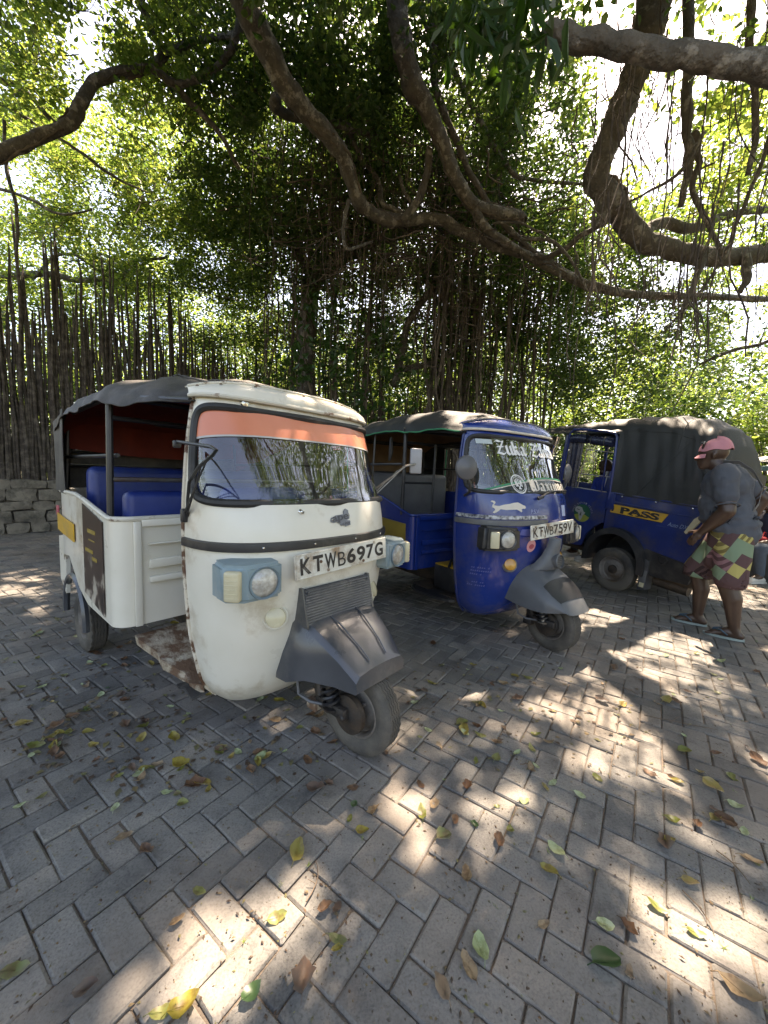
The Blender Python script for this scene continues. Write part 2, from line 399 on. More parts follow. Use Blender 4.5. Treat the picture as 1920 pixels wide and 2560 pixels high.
# ------------------------------------------------------------------ fallen leaves and litter
LM = {
 'brown': leafmat('dry_brown_leaf', [(.12, .052, .022), (.20, .10, .045), (.085, .042, .024)], [(.25, .12, .04)], .2, .6, True, (.05,.025,.014)),
 'tan': leafmat('pale_tan_leaf', [(.30, .20, .11), (.36, .26, .15), (.24, .15, .08)], [(.4, .28, .12)], .22, .6, True, (.14,.08,.04)),
 'yellow': leafmat('yellow_leaf', [(.32, .26, .045), (.25, .22, .045), (.34, .23, .04)], [(.5, .42, .04)], .25, .45, True, (.17,.10,.02)),
 'olive': leafmat('yellow_green_leaf', [(.15, .17, .035), (.20, .21, .05), (.11, .14, .03)], [(.3, .4, .04)], .25, .42, True, (.12,.08,.025)),
 'pale': leafmat('pale_green_leaf_underside', [(.34, .40, .20), (.42, .46, .28), (.30, .38, .17)], [(.3, .4, .12)], .2, .6, True, (.22,.25,.10)),
 'green': leafmat('dark_green_leaf', [(.03, .075, .02), (.04, .09, .028)], [(.1, .25, .02)], .2, .35, True),
}
TWIG = surface('grey_brown_twig', (.16, .115, .08), (.10, .07, .05), .85, 20)
def leaf_mesh(name, L, W, curl, twist, fold, mat, tip=1.0, rg=rnd, holes=0.0):
    """one leaf along +x with a midrib crease, a stalk, curled along its length"""
    n = 7; V = []; Fq = []
    for i in range(n + 1):
        t = i / n; wv = W * .5 * (math.sin(math.pi * t ** .92) ** .62) * (1 - .12 * t * tip) + .0006
        wv *= 1 + rg.uniform(-.1, .1) * holes
        x = (t - .5) * L; a = twist * (t - .5)
        zc = curl * (2 * t - 1) ** 2 + .004 + rg.uniform(-.12, .12) * abs(curl) * .4
        for k in (-1, -.5, 0, .5, 1):
            y = wv * k; z = zc + fold * abs(k) ** 1.3 * wv + rg.uniform(-.001, .001) * holes
            V.append((x, y * math.cos(a) - (z - zc) * math.sin(a), max(.001, zc + y * math.sin(a) + (z - zc) * math.cos(a))))
    for i in range(n):
        for k in range(4): Fq.append((i * 5 + k, i * 5 + k + 1, (i + 1) * 5 + k + 1, (i + 1) * 5 + k))
    m = MB(); m.add(V, Fq, True)
    m.tube([(-L * .5 - L * .18, .002, max(.003, curl * .6)), (-L * .5, 0, max(.004, curl + .004)), (0, 0, .0045)], [.0012, .0012, .0006], 4)
    me = bpy.data.meshes.new(name); me.from_pydata(m.v, [], m.f); me.polygons.foreach_set('use_smooth', [True] * len(m.f)); me.materials.append(mat); me.update(); return me
LEAFV = {}
for k in LM:
    LEAFV[k] = []
    for i in range(5):
        dry = k in ('brown', 'tan')
        W = rnd.uniform(.50, .78)
        LEAFV[k].append(leaf_mesh('fallen_leaf', .085, .085 * W, rnd.uniform(.004, .02) * (1.7 if dry else 1.0), rnd.uniform(-1.5, 1.5) * (1 if dry else .6), rnd.uniform(.1, 1.0) * (1 if dry else .7), LM[k], 1, rnd, 2.4 if dry else 1.2))
ADJ = {'brown': 'curled dry brown', 'tan': 'pale tan dried', 'yellow': 'small yellow', 'olive': 'yellow-green', 'pale': 'pale green upturned', 'green': 'dark green'}
def put_leaf(x, y, kind, size, rot=None, label=None, group=None, var=None, z=.002):
    o = link('fallen_leaf', LEAFV[kind][rnd.randrange(5) if var is None else var])
    o.location = (x, y, z); o.rotation_euler = (rnd.gauss(0, .12), rnd.gauss(0, .12), rnd.uniform(0, 6.28) if rot is None else rot); o.scale = (size,) * 3
    tag(o, label, 'leaf', group); return o
# the leaves that catch the eye, each where the photo has it: px, py, kind, size, heading in degrees, label
for px, py, kind, sz, rt, lab in [
  (1517, 2412, 'green', 1.75, 10, 'big dark green leaf lying flat near the lower right corner'),
  (1573, 2440, 'tan', .85, 60, 'withered tan leaf touching the big dark green leaf'),
  (1199, 2374, 'pale', 1.35, 92, 'pale green pointed leaf with a clear midrib, beside a folded brown leaf'),
  (1170, 2418, 'tan', 1.3, 118, 'folded pinkish-brown leaf beside the pale green pointed leaf'),
  (1103, 2470, 'tan', 1.2, 120, 'orange-brown narrow leaf at the bottom, below the folded pinkish one'),
  (1512, 2317, 'pale', 1.05, -15, 'oval pale green leaf with small holes, behind the big dark green leaf'),
  (1570, 2325, 'brown', 1.05, -60, 'rolled dark brown leaf right of the oval pale green leaf'),
  (1642, 2270, 'olive', 1.25, -38, 'long brown-edged olive leaf curling on a sunny paver'),
  (1727, 2210, 'yellow', 1.05, -25, 'bright yellow leaf with brown marks in full sun'),
  (844, 2353, 'olive', 1.15, -14, 'thick yellow-green rolled leaf alone in dappled shade at bottom centre'),
  (628, 2488, 'green', 1.1, 50, 'smooth green leaf standing on edge in the sunny streak'),
  (460, 2520, 'yellow', 1.45, 35, 'large pale yellow leaf at the bottom edge with a stub of stalk'),
  (405, 2535, 'olive', 1.2, 20, 'crumpled olive-brown leaf left of the large pale yellow one'),
  (38, 2431, 'olive', 1.35, 15, 'crinkled yellow and brown leaf at the lower left edge'),
  (213, 2477, 'brown', 1.1, 30, 'crinkled brown leaf with yellow rim at the lower left'),
  (444, 2305, 'tan', .9, 40, 'tan leaf folded like a boat beside the sunny streak'),
  (498, 2233, 'olive', .9, -10, 'ragged yellow-green leaf with a small round leaf at its side'),
  (365, 2130, 'brown', 1.15, -30, 'dark reddish brown leaf lying across a paver joint at left'),
  (310, 2095, 'tan', 1.15, 30, 'light brown leaf pair end lying on a paver at left'),
  (418, 1984, 'pale', .95, 10, 'round pale green leaf in the shade left of the centre'),
  (884, 2016, 'green', .85, 70, 'small glossy green leaf on the pavers below the front wheel'),
  (874, 2049, 'olive', .7, 75, 'small yellow-green leaf just below the glossy green one'),
  (1167, 2190, 'tan', 1.25, 85, 'broad light brown leaf with ragged edge in the middle of the paving'),
  (1185, 2063, 'green', .7, -25, 'small dark green leaf right of centre on a shaded paver'),
  (1310, 2005, 'pale', .9, 5, 'pale oval leaf with brown edge among twigs'),
  (1448, 1990, 'pale', 1.0, -25, 'long cream-green leaf bridging a paver joint in sun'),
  (1682, 2052, 'olive', 1.05, -35, 'dark olive curled leaf on a half-sunny paver at right'),
  (1880, 2155, 'tan', 1.3, -40, 'ragged straw-coloured leaf near the right edge'),
  (1858, 2490, 'tan', 1.9, -45, 'large torn brown leaf at the lower right corner edge'),
  (1200, 1840, 'olive', 1.25, -20, 'thick yellow-green leaf with brown spot beside a dry one'),
  (1242, 1858, 'tan', 1.15, -30, 'dry curled leaf touching the thick yellow-green one'),
  (1340, 1838, 'olive', 1.1, -5, 'dark olive folded leaf lying before two brown ones'),
  (1370, 1858, 'tan', 1.2, -10, 'dull brown leaf just right of the dark olive folded leaf'),
  (1712, 1880, 'olive', 1.25, -20, 'large yellow-green leaf on a sunny paver at right'),
  (60, 1812, 'yellow', 1.5, 25, 'long yellow leaf lying left of the rusty step'),
  (90, 1866, 'olive', 1.5, 15, 'long olive-brown leaf under the drift at the left'),
  (150, 1835, 'yellow', 1.0, 10, 'bright yellow spotted leaf in the drift at the left'),
  (235, 1865, 'yellow', .95, 5, 'round yellow leaf at the near end of the drift at the left'),
]:
    g = ground_at(px, py); put_leaf(g[0], g[1], kind, sz * .58, R(rt), lab, 'fallen leaves on the pavers')
kinds = ['brown'] * 34 + ['tan'] * 16 + ['yellow'] * 14 + ['olive'] * 20 + ['pale'] * 13 + ['green'] * 3
WHERE = [('in the shade left of the cream rickshaw', lambda x, y: x < -.6 and y > 1.15), ('in the shade below the cream rickshaw', lambda x, y: x < -.6), ('between the cream and the blue rickshaw', lambda x, y: y > 2.2 and x < 1.1),
         ('beside the front wheel of the cream rickshaw', lambda x, y: y > 1.15 and x < .9), ('under and before the blue rickshaw', lambda x, y: y > 2.2 and x < 2.2), ('around the walking man', lambda x, y: y > 2.2), ('on the sun-dappled pavers at right', lambda x, y: x > .55), ('on the pavers at bottom centre', lambda x, y: True)]
nl = 0
while nl < 256:
    z = rnd.random()
    if z < .24: cxp, cyp = rnd.choice([(230, 1780), (100, 1860), (180, 1840), (420, 1800), (330, 1920), (560, 1890), (250, 1740), (140, 1730), (60, 1700), (480, 1990), (300, 1650), (150, 1620), (650, 1890), (90, 2010)]); px, py = rnd.gauss(cxp, 38), rnd.gauss(cyp, 20)
    elif z < .46: px, py = rnd.uniform(-10, 700), rnd.triangular(1450, 2000, 1640)
    elif z < .66: px, py = rnd.uniform(640, 1300), rnd.triangular(1560, 2150, 1760)
    elif z < .95: px, py = rnd.uniform(1050, 1915), rnd.triangular(1480, 2300, 1700)
    else: px, py = rnd.uniform(0, 1915), rnd.uniform(1900, 2500)
    if py < 1420: continue
    g = ground_at(px, py); k = rnd.choice(kinds)
    lab = next(l for l, f in WHERE if f(g[0], g[1]))
    put_leaf(g[0], g[1], k, rnd.choice([.35, .42, .5, .55, .62, .72, .85]) * (1.15 if k in ('brown', 'yellow') else .95), None, f'{ADJ[k]} leaf lying {lab}', f'{ADJ[k]} leaves {lab}')
    nl += 1
# crumbs of leaf, bark and grit that nobody could count
V = []; Q = []; o = 0
for i in range(5200):
    if rnd.random() < .5: px, py = rnd.uniform(-20, 1940), rnd.triangular(1420, 2580, 1650)
    else: px, py = rnd.uniform(-20, 1940), rnd.uniform(1500, 2590)
    g = ground_at(px, py); s = rnd.choice([.0012, .0015, .002, .003, .004, .006]) * (.6 if g[1] < 1.6 else 1); a = rnd.uniform(0, 6.28); l = s * rnd.uniform(1, 2.6)
    ca, sa = math.cos(a), math.sin(a); h = s * rnd.uniform(.2, .8)
    V += [(g[0] + ca * l, g[1] + sa * l, .001), (g[0] - sa * s, g[1] + ca * s, .001 + h), (g[0] - ca * l, g[1] - sa * l, .001), (g[0] + sa * s, g[1] - ca * s, .001 + h * .5), (g[0], g[1], .002 + h)]
    Q += [(o, o + 1, o + 4), (o + 1, o + 2, o + 4), (o + 2, o + 3, o + 4), (o + 3, o, o + 4)]; o += 5
for i in range(520):
    cxp, cyp = rnd.choice([(230, 1780), (100, 1860), (420, 1800), (330, 1920), (250, 1720), (120, 1700), (300, 1620), (120, 1560), (60, 1480), (640, 1880), (1150, 1720), (1350, 1640), (1450, 1800), (900, 1720)])
    px, py = rnd.gauss(cxp, 110), rnd.gauss(cyp, 45)
    if py < 1400: continue
    g = ground_at(px, py); s = rnd.uniform(.006, .014); a = rnd.uniform(0, 6.28); l = s * rnd.uniform(1, 2.0); ca, sa = math.cos(a), math.sin(a); h = s * rnd.uniform(.1, .7)
    V += [(g[0] + ca * l, g[1] + sa * l, .002), (g[0] - sa * s, g[1] + ca * s, .002 + h), (g[0] - ca * l, g[1] - sa * l, .002), (g[0] + sa * s, g[1] - ca * s, .003 + h * .6), (g[0], g[1], .003 + h * .3)]
    Q += [(o, o + 1, o + 4), (o + 1, o + 2, o + 4), (o + 2, o + 3, o + 4), (o + 3, o, o + 4)]; o += 5
CRUMB = leafmat('leaf_crumbs', [(.05, .03, .02), (.10, .06, .035), (.07, .05, .035), (.20, .14, .07), (.05, .035, .03), (.16, .15, .05), (.14, .07, .03)], [(.1, .06, .02)], .1, .8)
tag(link('leaf_litter', mesh_np('leaf_litter', np.array(V), [np.array(Q)], False), CRUMB), kind='stuff')
def twig(px, py, ln, a, lab):
    g = ground_at(px, py); m = MB(); pts = []; x = y = 0.0; aa = R(a)
    for i in range(6): pts.append((x, y, .004 + rnd.uniform(0, .006))); x += math.cos(aa) * ln / 5; y += math.sin(aa) * ln / 5; aa += rnd.uniform(-.3, .3)
    m.tube(pts, [.0022, .0024, .002, .002, .0016, .001], 5); p = Vector(pts[2]); m.tube([p, p + Vector((math.cos(aa + 1) * ln * .2, math.sin(aa + 1) * ln * .2, .01))], [.0013, .0007], 4)
    ob = m.build('twig', TWIG); ob.location = g; tag(ob, lab, 'twig', 'twigs on the pavers')
for a in [(1610, 1790, .34, -25, 'long thin dark twig across the sunny pavers at right'), (1300, 1915, .07, 5, 'short straight twig on a shaded paver at centre right'), (765, 2260, .14, 65, 'thin bent grass stalk beside the sunny streak'),
          (1705, 2230, .12, -70, 'curved thin stalk beside the bright yellow leaf'), (1555, 1720, .10, -50, 'pale forked twig in the dappled light'), (1030, 1780, .12, 15, 'brown twig right of the front wheel'), (1790, 2130, .12, -60, 'dark twig lying across a paver near the right edge')]:
    twig(*a)
# small tufts of weed in the joints
tv = []; tq = []; o = 0
for px, py in [(700, 2215), (610, 2355), (770, 2166), (905, 2098), (1050, 2060), (1240, 2270), (1662, 2040), (1500, 2290), (1810, 2370), (1880, 2250), (1460, 2060), (1835, 1980), (1370, 2130), (1110, 1950)]:
    g = ground_at(px, py)
    for k in range(9):
        a = rnd.uniform(0, 6.28); l = rnd.uniform(.006, .016); h = rnd.uniform(.004, .012)
        ca, sa = math.cos(a), math.sin(a)
        tv += [(g[0] - sa * .0015, g[1] + ca * .0015, 0), (g[0] + sa * .0015, g[1] - ca * .0015, 0), (g[0] + ca * l, g[1] + sa * l, h)]; tq.append((o, o + 1, o + 2)); o += 3
tag(link('joint_weeds', mesh_np('joint_weeds', np.array(tv), [np.array(tq)], False), leafmat('weed', [(.12, .18, .03), (.2, .25, .04)], [(.3, .4, .04)])), kind='stuff')
import mathutils.noise as mnoise
# ------------------------------------------------------------------ lettering
_txt = {}
def text_geo(s, bold=0.0, shear=0.0):
    k = (s, bold, shear)
    if k in _txt: return _txt[k]
    cu = bpy.data.curves.new('t', 'FONT'); cu.body = s; cu.size = 1.0; cu.offset = bold; cu.shear = shear; cu.fill_mode = 'FRONT'; cu.resolution_u = 6
    ob = bpy.data.objects.new('t', cu); COL.objects.link(ob)
    dg = bpy.context.evaluated_depsgraph_get(); dg.update()
    me = ob.evaluated_get(dg).to_mesh()
    V = [tuple(v.co[:2]) for v in me.vertices]; Fc = [tuple(p.vertices) for p in me.polygons]
    ob.evaluated_get(dg).to_mesh_clear(); bpy.data.objects.remove(ob); bpy.data.curves.remove(cu)
    x0, x1 = min(v[0] for v in V), max(v[0] for v in V); y0, y1 = min(v[1] for v in V), max(v[1] for v in V)
    _txt[k] = ([(v[0] - x0, v[1] - y0) for v in V], Fc, x1 - x0, y1 - y0); return _txt[k]
def text_box(s, w, h, bold=0.0, shear=0.0):
    """text outline scaled to a box w x h, centred"""
    V, Fc, tw, th = text_geo(s, bold, shear)
    return [((x / tw - .5) * w, (y / th - .5) * h) for x, y in V], Fc
GOTH = {
 'Z': (1.05, [[(0, 1.3), (.2, 1.5), (.55, 1.36), (.95, 1.46)], [(.95, 1.46), (.1, .12)], [(.05, .1), (.4, .06), (.7, -.06), (1.0, .25)], [(.12, .8), (.8, .8)]]),
 'W': (1.3, [[(-.05, 1.25), (.12, 1.5), (.28, 1.25), (.22, .3), (.42, 0), (.66, .2)], [(.5, 1.35), (.62, 1.5), (.68, 1.2), (.66, .2)], [(.66, .2), (.86, -.02), (1.14, .2), (1.2, 1.2), (1.05, 1.5)], [(.4, 1.3), (.42, .4)]]),
 'u': (.72, [[(0, 1), (0, .14), (.2, -.02)], [(.5, 1), (.5, .12), (.66, -.02)], [(.2, -.02), (.5, .16)]]),
 'k': (.68, [[(0, 1.5), (0, .12), (.14, 0)], [(0, .62), (.28, 1.0), (.46, .8), (.12, .55)], [(.2, .55), (.46, .12), (.6, 0)]]),
 'a': (.72, [[(.04, .85), (.28, 1), (.48, .85), (.48, .12), (.64, -.02)], [(.48, .6), (.08, .45), (.04, .14), (.22, 0), (.48, .15)]]),
 'm': (1.05, [[(0, 1), (0, .0)], [(0, .85), (.24, 1), (.4, .85), (.4, 0)], [(.4, .85), (.64, 1), (.8, .85), (.8, .12), (.95, 0)]]),
 'x': (.68, [[(0, .9), (.14, 1), (.42, .08), (.58, 0)], [(.54, 1), (.04, 0)], [(.08, .5), (.5, .5)]]),
 'y': (.70, [[(0, 1), (0, .15), (.22, 0), (.5, .2)], [(.5, 1), (.5, .0), (.2, -.42)]]),
 'o': (.66, [[(.25, 1), (0, .8), (0, .2), (.25, 0)], [(.25, 1), (.48, .8), (.48, .2), (.25, 0)]]),
 'r': (.52, [[(0, 1), (0, .12), (.14, 0)], [(0, .8), (.22, 1), (.38, .86)]]),
 'e': (.60, [[(.25, 1), (0, .8), (0, .2), (.25, 0), (.45, .15)], [(.25, 1), (.44, .8), (.02, .5)]]),
 ' ': (.55, [])}
def goth(s, w, h):
    """blackletter drawn with a slanted broad nib, fitted to w x h, centred; list of quads (each its own tiny layer)"""
    nx, ny = .15, .085; q = []; x = 0
    for ch in s:
        adv, st = GOTH[ch]
        for pl in st:
            for (a, b), (c, d) in zip(pl[:-1], pl[1:]):
                a_, c_ = a + x, c + x
                pts = [(a_ - nx, b - ny), (a_ + nx, b + ny), (c_ + nx, d + ny), (c_ - nx, d - ny)]
                if abs((c - a) * ny - (d - b) * nx) < .012: pts = [(a_ - nx, b - ny + .03), (a_ - nx, b - ny - .03), (c_ + nx, d + ny - .03), (c_ + nx, d + ny + .03)]
                q.append(pts)
        x += adv + .16
    x0 = min(p[0] for k in q for p in k); x1 = max(p[0] for k in q for p in k); y0, y1 = -.1, 1.6
    return [[((px - x0) / (x1 - x0) * w - w / 2, (py - y0) / (y1 - y0) * h - h / 2) for px, py in k] for k in q]

# ------------------------------------------------------------------ wheels, springs
def wheel(root, c, r, wd, name='wheel', dish=1, rim_mat=None, n=40, steer=0.0, zig=True):
    """wheel whose axle runs along local Y; dish: side (-1/+1) the hub faces"""
    e = empty(name, c, (0, 0, steer)); e.parent = root
    h = wd / 2; rr = r * .56
    prof = [(rr, -h * .62), (rr + .012, -h * .80), (r * .74, -h * 1.0), (r * .86, -h * 1.0), (r * .93, -h * .90), (r * .972, -h * .72)]
    tread = []
    for i in range(5):
        a = -h * .72 + h * 1.44 * i / 5; b_ = h * 1.44 / 5
        tread += [(r, a + b_ * .12), (r, a + b_ * .86), (r - .007, a + b_ * .92), (r - .007, a + b_ * 1.06)]
    prof += tread[:-2] + [(p[0], -p[1]) for p in prof[::-1]]
    m = MB(); vs = []; k0 = len(prof)
    for k in range(n * 2):
        a = math.pi * k / n; z = (.0035 if k % 2 else -.0035) if zig else 0
        for q, (r_, y) in enumerate(prof):
            yy = y + (z if 5 < q < k0 - 6 else 0)
            vs.append((r_ * math.cos(a), yy, r_ * math.sin(a)))
    fs = []
    for k in range(2 * n):
        for i in range(k0 - 1): fs.append((k * k0 + i, ((k + 1) % (2 * n)) * k0 + i, ((k + 1) % (2 * n)) * k0 + i + 1, k * k0 + i + 1))
    m.add(vs, fs, True); m.build('tyre', TYRE, e, sharp=40)
    m = MB()
    m.lathe([(rr + .004, -h * .70), (rr + .010, -h * .78), (rr + .002, -h * .80), (rr * .93, -h * .60), (rr * .90, -h * .2), (rr * .90, h * .2), (rr * .93, h * .6), (rr + .002, h * .8), (rr + .01, h * .78), (rr + .004, h * .7)], 36, axis='Y')
    s = dish
    m.lathe([(rr * .90, s * h * .25), (rr * .80, s * h * .12), (rr * .62, s * h * .30), (rr * .45, s * h * .34), (.0, s * h * .34)], 36, axis='Y')
    for k in range(4):
        a = math.pi / 4 + k * math.pi / 2; m.lathe([(.0, s * (h * .34 + .016)), (.009, s * (h * .34 + .014)), (.010, s * h * .33)], 8, (rr * .5 * math.cos(a), 0, rr * .5 * math.sin(a)), 'Y')
    m.build('rim', rim_mat or RIMG, e)
    m = MB(); m.lathe([(rr * .36, s * h * .34), (rr * .34, s * h * .62), (rr * .22, s * h * .72), (0, s * h * .74)], 24, axis='Y'); m.build('hub', DARKST, e)
    return e
def spring_geo(m, p0, p1, rad, wire, turns):
    P0, P1 = Vector(p0), Vector(p1); t = (P1 - P0); L = t.length; t.normalize(); u = t.orthogonal().normalized(); q = t.cross(u); pts = []
    for i in range(turns * 14 + 1):
        a = 2 * math.pi * i / 14; pts.append(P0 + t * (L * i / (turns * 14)) + (u * math.cos(a) + q * math.sin(a)) * rad)
    m.tube(pts, wire, 6)
def sgnpow(v, p): return math.copysign(abs(v) ** p, v)
def lerp_tab(tab, z):
    if z <= tab[0][0]: return tab[0][1]
    for (a, va), (b, vb) in zip(tab[:-1], tab[1:]):
        if z <= b:
            t = (z - a) / (b - a); return va + (vb - va) * t
    return tab[-1][1]
def smooth_tab(tab):
    zs = [t[0] for t in tab]; vs = [t[1] for t in tab]
    def f(z):
        return .25 * (lerp_tab(tab, z - .05) + 2 * lerp_tab(tab, z) + lerp_tab(tab, z + .05)) if zs[0] + .05 < z < zs[-1] - .05 else lerp_tab(tab, z)
    return f

# ------------------------------------------------------------------ the two three-wheelers seen from the front
EDGE = surface('rust_bitten_cream_edge', (.66, .60, .49), (.52, .44, .33), .6, 12, (.11, .05, .025), .44, bump=.3, bscale=60, dirt_scale=9, dirt_w=.06)
def wrapped(poly, step=.014):
    """a flat outline cut into small pieces so that it can follow a curved skin: returns verts, faces (2d)"""
    b = bmesh.new(); b.faces.new([b.verts.new((p[0], p[1], 0)) for p in poly])
    for ax in (0, 1):
        lo, hi = min(p[ax] for p in poly), max(p[ax] for p in poly); k = math.floor(lo / step) + 1
        while k * step < hi - 1e-4:
            co = [0, 0, 0]; no = [0, 0, 0]; co[ax] = k * step; no[ax] = 1
            bmesh.ops.bisect_plane(b, geom=list(b.verts) + list(b.edges) + list(b.faces), plane_co=co, plane_no=no, dist=1e-6); k += 1
    bmesh.ops.triangulate(b, faces=[f for f in b.faces if len(f.verts) > 4]); b.verts.index_update()
    V = [tuple(v.co[:2]) for v in b.verts]; Fc = [tuple(v.index for v in f.verts) for f in b.faces]; b.free(); return V, Fc
def make_rickshaw(cfg):
    root = empty(cfg['name'], cfg['loc'], (0, 0, R(cfg['yaw'])), cfg['scale'])
    tag(root, cfg['label'], 'rickshaw')
    blue = cfg['kind'] == 'blue'
    PA = BLUE if blue else WHITE
    xr = -.58
    wf = smooth_tab([(.20, .40), (.26, .465), (.34, .49), (.55, .53), (.80, .55), (1.0, .555), (1.18, .55), (1.40, .535), (1.58, .51), (1.66, .50)])
    xf = smooth_tab([(.20, -.40), (.26, -.33), (.36, -.28), (.55, -.225), (.75, -.185), (.92, -.17), (1.06, -.185), (1.16, -.215), (1.30, -.29), (1.58, -.425), (1.66, -.455)])
    NP = 2 / 2.7
    def S(t, z, off=0.0):
        th = t * math.pi / 2; w_ = wf(z); x_ = xf(z)
        return Vector((xr + (x_ - xr + off) * abs(math.cos(th)) ** NP, sgnpow(math.sin(th), NP) * (w_ + off), z))
    _arc = {}
    def t_of(u, z, _n=0):
        k0 = math.floor(z * 50) / 50; f_ = (z - k0) * 50
        return t_of0(u, k0) * (1 - f_) + t_of0(u, k0 + .02) * f_
    def t_of0(u, z):
        """the plan parameter at a distance u sideways along the skin from the centre line"""
        k = round(z, 2)
        if k not in _arc:
            ts = np.linspace(0, 1, 160); P = [S(t, k) for t in ts]; L = [0]
            for a, b in zip(P[:-1], P[1:]): L.append(L[-1] + (b - a).length)
            _arc[k] = (ts, L)
        ts, L = _arc[k]; return math.copysign(float(np.interp(abs(u), L, ts)), u)
    def skin(u, z, off=.002):
        return S(t_of(u, z), z, off)
    # windscreen opening
    wz0, wz1, tw = 1.165, 1.575, .925
    zc, hz = (wz0 + wz1) / 2, (wz1 - wz0) / 2
    def inside(t, z, k=1.0): return abs(t / (tw * k)) ** 9 + abs((z - zc) / (hz * k)) ** 7 < 1
    ts = np.concatenate([np.linspace(-1, -.8, 16), np.linspace(-.79, .79, 66), np.linspace(.8, 1, 16)])
    zs = np.concatenate([np.linspace(.20, 1.12, 34), np.linspace(1.135, 1.625, 40)])
    m = MB(); m.grid(lambda t, z: S(t, z), ts, zs, True, lambda t, z: not inside(t, z, 1.012))
    cab = m.build('cab_shell', PA, root, thick=.012, sharp=50)
    # rear edge flange, rusty
    for s in (-1, 1):
        m = MB(); m.tube([S(s, z) + Vector((-.006, 0, 0)) for z in np.linspace(.21, 1.62, 26)], .011, 8); m.build('door_edge', EDGE if not blue else DBLUE, root)
    # glass and its rubber seal
    def wmap(a, b, off):
        # square (a,b) to rounded rectangle
        t = tw * a * (1 - .055 * b ** 4 * abs(a) ** 3); z = zc + hz * b * (1 - .055 * a ** 4 * abs(b) ** 3)
        return S(t, z, off)
    m = MB(); m.grid(lambda a, b: wmap(a, b, -.004), np.sin(np.linspace(-1, 1, 61) * math.pi / 2), np.linspace(-1, 1, 17), True)
    m.build('windscreen', GLASS, root, sharp=0)
    pts = []
    for k in range(120):
        a = 2 * math.pi * k / 120; ca, sa = math.cos(a), math.sin(a)
        pts.append(S(sgnpow(ca, 2 / 9) * tw, zc + sgnpow(sa, 2 / 7) * hz, .002))
    m = MB(); m.tube(pts, .0185 if not blue else .016, 8, closed=True); m.build('windscreen_seal', RUBBER, root)
    # roof cap of the cab
    ks = np.linspace(0, 1, 14); tt = np.linspace(-1, 1, 60)
    def roof(t, k):
        p = S(t, 1.625, .022 * (1 - k)); c0 = Vector((xr - .03, 0, 0)); e = 1 - k ** 1.2
        return Vector((c0.x + (p.x - c0.x) * e - .05 * k, p.y * e, 1.628 + (.125 if not blue else .13) * (1 - e ** 3.2)))
    def roofv(t, k):
        s_ = 1 - k; p = S(t, 1.625, .024)
        x = xr - .04 + (p.x - xr + .04) * math.cos(k * math.pi / 2) ** .8; y = p.y
        base = 1.628; crown = (.092 if not blue else .11) * math.sin(k * math.pi / 2) ** .9 * (1 - (abs(p.y) / .56) ** 3.4 * .75)
        return Vector((x, y, base + crown))
    m = MB(); m.grid(roofv, np.linspace(-1, 1, 70), np.linspace(0, 1, 12), True); m.build('cab_roof', PA, root, thick=.006, sharp=50)
    m = MB(); m.tube([S(t, 1.622, .020) for t in np.linspace(-1, 1, 60)], .0105, 8); m.build('roof_gutter', WHITE_W if not blue else DECALC, root)
    m = MB(); m.tube([roofv(t, .62) + Vector((0, 0, .004)) for t in np.linspace(-.97, .97, 50)], .006, 6); m.build('roof_seam', WHITE_W if not blue else PANELG, root)
    m = MB()
    for t in np.linspace(-.8, .8, 7): m.lathe([(0, .006), (.006, .004), (.007, 0)], 8, tuple(roofv(t, .5)), 'Z')
    m.build('roof_screws', RUSTY, root)
    # waist strip
    def band(name, z0, z1, mat, off=.013, t0=-1.0, t1=1.0, n=70):
        m = MB(); prof = [(z0, .0), (z0 + .004, off), ((z0 + z1) / 2, off * 1.1), (z1 - .004, off), (z1, .0)]
        V = []; Fq = []; T_ = np.linspace(t0, t1, n)
        for t in T_:
            for z, o in prof: V.append(S(t, z, o))
        k = len(prof)
        for i in range(n - 1):
            for j in range(k - 1): Fq.append((i * k + j, (i + 1) * k + j, (i + 1) * k + j + 1, i * k + j + 1))
        m.add(V, Fq, True); return m.build(name, mat, root)
    if not blue:
        ws = band('waist_strip', .962, 1.004, BLACKP)
        m = MB()
        for u in (-.15, .1, .33, -.38): p = skin(u, .984, .0145); m.lathe([(0, .004), (.004, .003), (.005, 0)], 8, tuple(p), 'X')
        m.build('rivet', CHROME, ws)
    else:
        band('waist_strip', .925, .968, PANELG, .011, -1, .0)
        band('chequer_strip', .972, 1.0, surface('mirror_chequer_strip', (.55, .55, .55), (.05, .05, .06), .4, 38, detail=1), .004, -1, .0)
    # number plate
    def flat_text(m, s, w_, h_, M, bold, up):
        V, Fc = text_box(s, w_, h_, bold); m.add([(0.0 + up, x, y) for x, y in V], Fc, False, M)
    pz, px_, pw, ph = (.905, -.148, .60, .112) if not blue else (.895, -.140, .56, .108)
    M = Matrix.Translation((px_, .02 if not blue else .035, pz)) @ Matrix.Rotation(R(2.2 if not blue else 3.0), 4, 'X') @ Matrix.Rotation(R(-3), 4, 'Y')
    m = MB(); m.box((0, 0, 0), (.006, pw, ph), .002, M); pl = m.build('number_plate', PLATEW, root)
    m = MB(); m.tube([M @ Vector((.004, a * pw * .49, b * ph * .46)) for a, b in ((-1, -1), (1, -1), (1, 1), (-1, 1))], .0022, 5, closed=True); m.build('plate_rim', PLATEW, pl)
    glyphs = ('KTWB697G', 'KTWB759V')[blue]
    ws_ = [.062, .062, .075, .052, .062, .062, .058, .066]
    x = -pw * .455; m = MB(); gap = (pw * .91 - sum(ws_)) / 7
    for ch, gw in zip(glyphs, ws_):
        V, Fc = text_box(ch, gw * .96, ph * (.66 if ch != 'B' else .60), (.030 if not blue else .018) if ch != 'B' else 0.0); m.add([(.0046, x + gw / 2 + a, b - (.004 if ch == 'B' else 0)) for a, b in V], Fc, False, M); x += gw + gap
